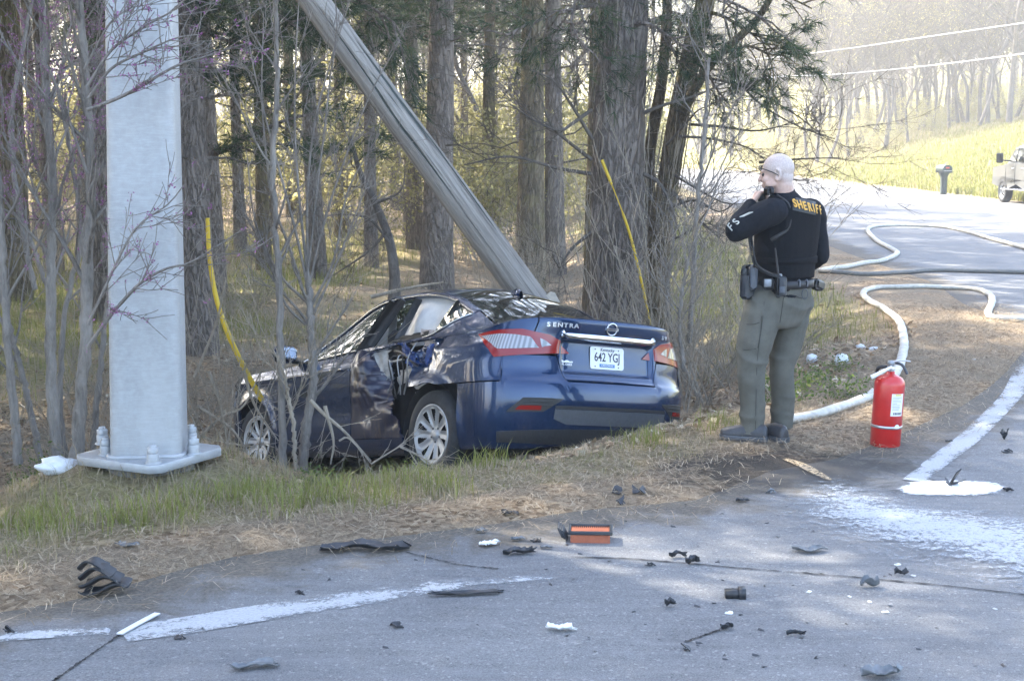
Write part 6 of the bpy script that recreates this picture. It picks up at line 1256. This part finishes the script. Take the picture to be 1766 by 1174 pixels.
def hose(name, px, r, label, mat, n=140):
    P = []
    for u, v in px:
        g = G(u, v, .0)
        for _ in range(12): g = G(u, v, hz(g[0], g[1])+r*.5)
        P.append(g[:2])
    c = spline(P, n); z = height(c[:, 0], c[:, 1]); z = np.maximum(z, .006)+r*.62
    for _ in range(3): z[1:-1] = np.maximum(z[1:-1], (z[:-2]+z[2:])/2)
    o = MB().tube(np.stack([c[:, 0], c[:, 1], z], 1), r*(1+.05*np.sin(np.arange(n)*.9)), 12, True, sq=.72).build(name, mat); tag(o, label, 'fire hose', 'fire hoses on the road'); return o
hose('fire_hose', [(1345, 727), (1375, 722), (1420, 712), (1470, 696), (1505, 680), (1535, 655), (1553, 625), (1559, 590), (1550, 560), (1525, 535), (1498, 518), (1489, 505), (1510, 497), (1550, 495), (1620, 496), (1680, 506), (1705, 515), (1711, 527), (1704, 540), (1716, 548), (1766, 553), (1850, 562)], .042, 'pale fire hose snaking from behind the extinguisher and looping up to the road', M_hose, 220)
hose('fire_hose', [(1412, 468), (1440, 462), (1480, 456), (1520, 451), (1546, 444), (1540, 436), (1515, 422), (1500, 408), (1497, 399), (1515, 394), (1560, 393), (1620, 395), (1660, 402), (1700, 414), (1740, 425), (1790, 440)], .05, 'pale fire hose lying in a wide loop across the shaded side road', M_hose, 200)
hose('fire_hose', [(1414, 468), (1450, 470), (1520, 472), (1600, 473), (1680, 474), (1800, 477)], .045, 'darker grey hose stretched straight across the side road', flat('dark_hose', (.17, .165, .155), .9, .25, 30, .3), 90)
# ================================================================ MAILBOX, TRUCK, WIRES
mbp = G(1627, 329, .15); mbp = np.array([mbp[0], mbp[1], hz(mbp[0], mbp[1])]); M_mail = flat('dark_green_plastic', (.045, .062, .058), .5, .15)
mx = thing('mailbox', 'dark green plastic mailbox with red flag on its post by the road', 'mailbox', mbp, rz=.25)
MB().loft([[(s*(w*x), s2*w*.8, z) for x, s2, s in ((-1, -1, 1), (1, -1, 1), (1, 1, 1), (-1, 1, 1))] for z, w in ((-.1, .11), (.45, .105), (.70, .11), (.82, .15), (.9, .17))]).build('post', M_mail, mx)
bx_ = MB().loft([[(x, -.26+.52*0+yy, .88+z) for x, z in [(-.21, 0), (.21, 0), (.215, .16)]+[(.215*math.cos(b_), .16+.16*math.sin(b_)) for b_ in np.linspace(.3, 2.84, 9)]+[(-.215, .16)]] for yy in (0, .02, .52, .54)]).build('box', M_mail, mx)
MB().box((-.02, -.285, 1.08), (.16, .016, .06), bev=.008).build('flag', flat('flag_red', (.55, .07, .03), .5), bx_); MB().box((0, -.275, .96), (.36, .012, .02)).build('door_lip', flat('label_pale', (.5, .5, .48), .6), bx_)
# pickup: seen from behind its left side, nose away from the camera
TP = G(1722, 349, .0); tp = thing('pickup_truck', 'silver four door pickup parked on the grass at the right edge', 'truck', (TP[0]+.1, TP[1], max(hz(TP[0], TP[1]), .0)))
M_silv = NT('silver_paint'); M_silv.set(col=(.13, .135, .14), metal=.3, rough=.28, coat=.8); M_silv = M_silv.m
tp.rotation_euler = (0, 0, math.radians(91)); tx = lambda x, y, z: (x, y, z)     # local: x forward, y left, front axle left wheel at origin
def twheel(x, y):
    w = MB().lathe([(.26, -.13), (.37, -.13), (.40, -.10), (.405, 0), (.40, .10), (.37, .13), (.26, .12), (.25, .06)], 40).build('wheel', M_tyre, tp); MB().lathe([(0, .10), (.05, .10), (.06, .07), (.12, .06), (.2, .04), (.24, .09), (.265, .12)], 32).build('rim', M_hub, w)
    for k in range(8): a = k*math.pi/4; MB().lathe([(0, .045), (.04, .047), (.045, .03)], 10, (.16*math.cos(a), .16*math.sin(a), .022)).build('rim_hole', M_void, w)
    w.location = (x, y, .405); w.rotation_euler = (-math.pi/2, 0, 0) if y > -1 else (math.pi/2, 0, 0)
for x in (0, -3.9): twheel(x, -.12); twheel(x, -1.72)
def prism(name, prof, y0, y1, mat, parent, tum=0.0, n=7):
    yy_ = np.linspace(0, 1, n); R_ = []
    for s in yy_:
        e = 1-abs(2*s-1)**6; R_.append([(x+(0 if True else 0), y0+(y1-y0)*s-(tum*max(0, z-1.2)*(2*s-1))*np.sign(y1-y0), z-(.03*(1-e) if z > 1 else 0)) for x, z in prof])
    return MB().loft(R_).build(name, mat, parent)
arch = lambda xc, r=.47: [(xc-r*math.cos(b_), .42+r*math.sin(b_)) for b_ in np.linspace(0, math.pi, 14)]
prof = [(-5.1, .62), (-5.1, 1.30), (-2.55, 1.32), (-2.5, 1.36), (-.35, 1.36), (-.2, 1.32), (.95, 1.22), (1.02, .62), (.5, .55)]+[(.47*math.cos(b_), .42+.47*math.sin(b_)) for b_ in np.linspace(.3, math.pi, 14)]+[(-.6, .50), (-3.3, .50)]+[(-3.9+.47*math.cos(b_), .42+.47*math.sin(b_)) for b_ in np.linspace(.2, math.pi-.1, 14)]+[(-4.6, .6)]
prism('body', prof, 0, -1.86, M_silv, tp)
cab = prism('cab', [(-2.45, 1.34), (-2.40, 1.90), (-2.2, 1.96), (-1.05, 1.97), (-.85, 1.92), (-.25, 1.34)], -.03, -1.83, M_silv, tp, .22)
for x0, x1 in ((-1.12, -.42), (-2.25, -1.2)):
    hi0 = 1.86; P = [(x0, 1.40), (x1, 1.40), (min(x1, -.86) if x1 > -1 else x1, hi0), (x0, hi0)]; MB().loft([[(x, -.005+d-(z-1.2)*.22*.82-.0, z) for x, z in P] for d in (.012, -.02)]).build('side_window', M_dglass, cab, smooth=False)
for x in (-.28, -1.16, -2.32): MB().box((x, .004, 1.0), (.012, .01, .7)).build('door_gap', M_blk, tp)
MB().box((-1.4, .10, .48), (2.2, .16, .05), bev=.02).build('running_board', M_chrome, tp); MB().box((-.62, .34, 1.52), (.10, .22, .34), bev=.03).build('tow_mirror', M_blk, tp); MB().tube([(-.5, -.05, 1.42), (-.58, .2, 1.44)], .025, 8, True).build('mirror_arm', M_blk, tp)
for x in (-.45, -1.3): MB().box((x-.5, .012, 1.18), (.2, .03, .04), bev=.01).build('door_handle', M_chrome, tp)
MB().box((1.03, -.93, .72), (.12, 1.8, .22), bev=.04).build('bumper', M_chrome, tp); MB().box((.99, -.25, 1.02), (.06, .35, .2), bev=.03).build('headlight', M_clear, tp); MB().box((.99, -1.6, 1.02), (.06, .35, .2), bev=.03).build('headlight', M_clear, tp); MB().box((-5.08, -.1, 1.05), (.06, .12, .35), bev=.02).build('tail_light', M_red, tp)
t = NT('bright_wire'); t.set(col=(.72, .72, .70), rough=.5); M_wire = t.m
for px, lab in (([(1240, 108), (1330, 100), (1450, 86), (1600, 64), (1766, 40), (1900, 20)], 'upper pale overhead cable above the field'), ([(1240, 143), (1340, 133), (1450, 128), (1600, 114), (1766, 93), (1900, 73)], 'lower pale overhead cable above the field')):
    P = spline([Q(u, v, 50-(u-1240)*.02) for u, v in px], 50); tag(MB().tube(P, .018, 6).build('overhead_cable', M_wire), lab, 'cable', 'overhead cables')
# ================================================================ DEBRIS
t = NT('debris_black'); v = t.coord('Object'); t.set(col=t.ramp(t.noise(20, 4, .6, v), [(.3, (.012, .013, .015)), (.75, (.04, .043, .05))]), rough=.45); M_deb = t.m
M_debg = flat('debris_grey', (.13, .14, .15), .5, .3); M_debw = flat('debris_white', (.66, .67, .68), .5, .1)
M_filt = flat('filter_orange', (.34, .105, .055), .85, .2, 30)
def ground_pt(u, v):
    g = G(u, v)
    for _ in range(10): g = G(u, v, max(hz(g[0], g[1]), rz_at(g[0], g[1]) if sdist(np.array([g[0]]), np.array([g[1]]))[0] < .1 else -9))
    return g
af = thing('air_filter', 'orange pleated engine air filter in a black frame lying on the asphalt', 'air filter', ground_pt(1018, 930), rz=-.06)
fr = MB(); 
for s in (1, -1): fr.box((0, s*.085, .062), (.285, .018, .022), bev=.004); fr.box((s*.134, 0, .062), (.018, .17, .022), bev=.004)
fr.build('frame', M_blk, af)
n = 41; x = np.linspace(-.126, .126, n); pl_ = MB(); 
pl_.grid(np.stack([np.stack([x, 0*x+y, .048+.016*(np.arange(n) % 2)], 1) for y in (-.077, .077)], 1)); pl_.grid(np.stack([np.stack([x, 0*x-.079, 0*x+.0], 1), np.stack([x, 0*x-.083, 0*x+.05], 1)], 1)); pl_.box((0, 0, .024), (.25, .155, .046), bev=.004); pl_.build('pleats', M_filt, af, smooth=False)
fl = MB()
for k in range(3): fl.box((-.165-.014*k, .01, .04+.008*k), (.012, .15, .07), np.array(Matrix.Rotation(-.5, 3, 'Y')), bev=.003)
fl.build('bent_flange', M_blk, af); af.scale = (.74, .8, .8)
def curl(u, v, L, W, H, ang, seed, mat=None, jag=.25, n=14, m=6, thick=.004, bend=1.0):
    """a curled, torn piece of plastic trim"""
    L *= .86; W *= .85; H *= .7; r = np.random.default_rng(seed); s, w = np.meshgrid(np.linspace(-.5, .5, n), np.linspace(-.5, .5, m), indexing='ij'); wd_ = (1-np.abs(s*2)**2.5*.6)*(1+jag*vnoise(s+seed, w*0+seed*3.3, 7))
    z = H*(.25+bend*(np.abs(w)*1.2)+.8*np.abs(vnoise(s+seed*1.7, w*.4, 4.5)))+.12*H*np.sin(s*9+seed); P = np.stack([s*L+.08*L*vnoise(w+seed, s*0, 5), w*W*wd_+.12*W*np.sin(s*5+seed), z], -1); P[:, 0] += r.normal(0, .10*W, (n, 1))*np.array([.5, 1, .1]); P[:, -1] += r.normal(0, .14*W, (n, 1))*np.array([.4, 1, .1]); P[-1] += r.normal(0, .06*L, (m, 1))*np.array([1, .2, 0]); P[..., 1] += .25*W*(vnoise(s*1+seed, s*0, 3))*2; z0 = P[..., 2].min(); P[..., 2] -= z0-.002
    mb = MB(); mb.grid(P); mb.grid(P+np.array([0, 0, thick])); e = [np.concatenate([P[:, 0], P[-1], P[::-1, -1], P[0, ::-1]])]; E = e[0]; mb.grid(np.stack([E, E+np.array([0, 0, thick])], 1))
    g = ground_pt(u, v); o = mb.build('debris_piece', mat or M_deb, smooth=False); o.location = g+np.array([0, 0, .002]); o.rotation_euler = (0, 0, ang); return o
def shards(mb, s, r, n=None):
    """thin jagged plates broken off a moulding"""
    for k in range(n or int(r.integers(2, 5))):
        m = int(r.integers(4, 8)); an = np.sort(r.uniform(0, 6.28, m)); rad = s*r.uniform(.35, 1.0, m)*(.75 if k else 1); q = np.stack([np.cos(an)*rad, np.sin(an)*rad*r.uniform(.35, .8), 0*an], 1); q[:, 2] += .25*s*(q[:, 0]/s)**2*r.uniform(-1, 1)
        R_ = np.array(Matrix.Rotation(r.uniform(-.9, .9), 3, 'X') @ Matrix.Rotation(r.uniform(-.6, .6), 3, 'Y') @ Matrix.Rotation(r.uniform(0, 6), 3, 'Z')); q = q @ R_.T+r.normal(0, .25*s, 3)*np.array([1, .7, 0]); q[:, 2] -= q[:, 2].min(); th = R_ @ np.array([0, 0, .0035+.03*s])
        mb.loft([q, q+th])
    return mb
def chunk(u, v, s, seed, mat=None, fl_=.5):
    r = np.random.default_rng(seed); mb = shards(MB(), s*.72, r)
    if fl_ < .5: mb = MB(); mb.box((0, 0, .018), (.075, .04, .032)); mb.box((.032, 0, .021), (.028, .05, .042))
    elif seed % 2: mb.tube([(-.3*s, 0, .2*s), (.1*s, .1*s, .35*s), (.5*s, -.1*s, .1*s)], .08*s, 6, True)
    o = mb.build('debris_piece', mat or M_deb, smooth=False); o.location = ground_pt(u, v); return o
GD = 'crash debris on the asphalt'
big = [ (curl(625, 950, .46, .10, .05, .03, 2), 'long black strip of torn trim lying at the edge of the asphalt'),
 (curl(805, 1026, .36, .05, .025, .12, 5), 'long grey-black bar lying on the worn white edge line'), (curl(440, 1153, .20, .07, .03, .1, 7, M_debg), 'curled grey bumper shard at the lower edge of the picture'),
 (curl(895, 956, .17, .06, .04, .1, 9), 'crumpled black bracket with a bent wire left of the air filter'), (curl(1394, 951, .18, .08, .03, -.1, 11, M_debg), 'flat grey broken grille piece at the edge of the powder'), (curl(878, 888, .11, .06, .03, -.5, 12), 'small black curl below the grass left of the air filter'),
 (chunk(1266, 1030, .075, 13, fl_=.45), 'black plastic block alone in the middle of the asphalt'), (chunk(1095, 849, .10, 14), 'black crumpled chunk on the pine straw above the air filter'), (chunk(1063, 852, .06, 15), 'small black chunk beside the crumpled one on the pine straw'), (chunk(1069, 869, .06, 16), 'black cap with a thin rod just above the air filter'),
 (curl(1520, 1167, .17, .07, .05, .2, 17, M_debg), 'torn dark trim piece cut by the lower edge on the right'), (curl(1733, 759, .10, .05, .10, .9, 18), 'upright black shard right of the curved edge line'), (chunk(1738, 780, .06, 19), 'black block right of the curved edge line'), (chunk(1640, 838, .12, 20), 'black and white broken part standing in the foam puddle'),
 (chunk(1737, 847, .055, 21), 'black lump at the right tip of the foam puddle'), (curl(1636, 762, .05, .03, .01, .1, 22), 'small black flake left of the curved edge line'), (curl(842, 940, .10, .07, .02, .4, 23, M_debw), 'crumpled white scrap left of the black bracket'), (curl(966, 1086, .13, .05, .03, -.2, 24, M_debw), 'curved white and dark shard on the lower asphalt'),
 (curl(1193, 972, .08, .05, .05, .2, 25), 'dark leaf-shaped shard on the long crack'), (curl(1167, 961, .09, .03, .04, .2, 26), 'small bent dark clip above the long crack'), (chunk(1122, 976, .045, 27), 'small round black knob on the long crack'), (chunk(680, 1080, .055, 28), 'small black clip under the worn edge line'), (chunk(514, 1024, .045, 29), 'small black crumb above the worn edge line'),
 (chunk(1183, 1121, .05, 30), 'black wedge on the lower asphalt right of the white shard'), (curl(1254, 1086, .06, .04, .04, .4, 31), 'spiky black fragment on the short crack'), (curl(1155, 1047, .05, .04, .05, .1, 32), 'splayed black clip left of the black block'), (curl(1372, 1096, .08, .02, .03, .1, 33), 'thin black prong lying flat on the right asphalt'), (curl(1500, 1012, .10, .05, .06, .2, 34, M_debg), 'pronged grey fragment under the long crack'),
 (curl(1554, 992, .06, .04, .04, .1, 35), 'small black hook on the long crack to the right'), (curl(220, 942, .12, .07, .02, -.2, 36, M_debg), 'grey plastic flake in the straw left of the asphalt edge'), (curl(830, 918, .06, .04, .02, .3, 37, M_debg), 'grey flake beside the white scrap'), (curl(893, 932, .08, .04, .02, .2, 38, M_debg), 'flat dark flake above the black bracket'), (chunk(925, 934, .045, 39), 'tiny black part left of the air filter'), (curl(943, 946, .07, .03, .015, -.2, 40, M_debg), 'dark sliver just below left of the air filter'),
 (chunk(15, 1092, .045, 41), 'black stick end on the worn line at the left edge'), (curl(1280, 865, .08, .03, .02, .2, 42), 'thin dark flake on the dirt left of the powder'), (chunk(1330, 850, .05, 43, M_debg), 'grey crumpled bit at the left tip of the powder'), (chunk(310, 1101, .04, 44), 'small dark crumb on the lower side of the left edge line')]
for o, lab in big: tag(o, lab, 'debris', GD)
# folded black trim block at the far left of the asphalt edge
o = None; fp = ground_pt(182, 1024); ft = thing('folded_trim', 'black folded rubber trim lying on the straw at the asphalt edge', 'debris', fp, GD, .1)
for k in range(4):
    s, w = np.meshgrid(np.linspace(-.11+.012*k, .11-.008*k, 14), np.linspace(-.05, .05, 5), indexing='ij'); z = (.012+.026*k+.018*np.sin(s*24+k*.7)+.018*np.abs(w/.05)**2)*(1+.3*vnoise(s+k, w, 9)); P = np.stack([s*(.85-.08*k)+.2*w-.02*k, w+.022*k+.02*vnoise(s*1+k*3, w*0, 12), z], -1); mb = MB(); mb.grid(P); mb.grid(P+np.array([0, 0, .008])); E = np.concatenate([P[:, 0], P[-1], P[::-1, -1], P[0, ::-1]]); mb.grid(np.stack([E, E+np.array([0, 0, .008])], 1)); mb.build('fold', M_deb, ft)
c = ribbon([(206, 1100), (238, 1082), (272, 1064)], .03, .010, 14); P = c+np.array([0, 0, .004]); mb = MB().grid(P); mb.grid(c); tag(mb.build('white_strip', M_debw), 'thin white plastic strip lying slantwise over the gap in the edge line', 'debris', GD)
# small crumbs: too many and too small to name one by one
rg = np.random.default_rng(77); proto = shards(MB(), 1.0, np.random.default_rng(5), 2).data('crumb', M_deb, False); proto2 = MB().box((0, 0, .1), (1, .6, .2), bev=.08).data('flake', M_debw, False)
wl_ = [(1527, 1056, 1), (1465, 1029, 1), (1575, 993, 1), (1548, 974, 1), (1500, 1038, 1), (1680, 620, 1), (1716, 1050, 1), (1257, 1028+30, 1), (1395, 1021, 1), (1258, 1057, 1)]
for u, v, _ in wl_: o = bpy.data.objects.new('white_chip', proto2); COL.objects.link(o); o.location = ground_pt(u, v); s = rg.uniform(.018, .034); o.scale = (s, s, s); o.rotation_euler = (0, 0, rg.uniform(0, 6)); tag(o, 'small white plastic chip on the grey asphalt', 'debris', 'white chips on the asphalt')
for i in range(80):
    u, v = rg.normal(1250, 330), rg.uniform(880, 1170) if i < 70 else rg.uniform(800, 1000)
    if not 150 < u < 1760: continue
    g = ground_pt(u, v)
    if sdist(np.array([g[0]]), np.array([g[1]]))[0] > -.05: continue
    o = bpy.data.objects.new('black_crumb', proto); COL.objects.link(o); o.location = g; s = rg.uniform(.008, .022); o.scale = (s*1.2, s, s*.8); o.rotation_euler = (0, 0, rg.uniform(0, 6)); tag(o, 'tiny black crumb of broken plastic on the asphalt', 'debris', 'black crumbs on the asphalt')
# litter: bag by the base plate, papers in the ditch
def crumple(u, v, s, seed, name, label, cat, mat, group=None, flat_=.6):
    r = np.random.default_rng(seed); mb = MB(); blob(mb, (0, 0, s[2]*.5), (s[0], s[1], s[2]), 16, 24); V = mb.V[0]; d = 1+.35*vnoise(V[:, 0]/s[0]*1.3+seed, V[:, 2]/s[2]*1.5+V[:, 1]/s[1], 2)+.22*np.abs(vnoise(V[:, 1]/s[1]*2+seed*2, V[:, 0]/s[0]*2, 3)); V *= d[:, None]; V[:, 2] = np.maximum(V[:, 2], -.02); o = mb.build(name, mat, smooth=False); o.location = ground_pt(u, v); return tag(o, label, cat, group)
M_bagp = flat('white_film', (.60, .62, .64), .35, .1, 30); 
crumple(100, 812, (.12, .09, .05), 3, 'plastic_bag', 'crumpled white plastic bag in the grass left of the base plate', 'bag', M_bagp)
crumple(1400, 624, (.05, .04, .045), 4, 'paper_litter', 'white crumpled litter nearest the officer\'s leg on the bank', 'litter', M_bagp, 'white litter on the bank'); crumple(1452, 628, (.06, .035, .06), 5, 'paper_litter', 'torn white litter strip in the middle of the bank', 'litter', M_bagp, 'white litter on the bank')
crumple(1484, 602, (.045, .03, .03), 6, 'paper_litter', 'small white litter piece, left of the upper pair on the bank', 'litter', M_bagp, 'white litter on the bank'); crumple(1506, 605, (.05, .03, .025), 7, 'paper_litter', 'small white litter piece, right of the upper pair by the hose', 'litter', M_bagp, 'white litter on the bank')
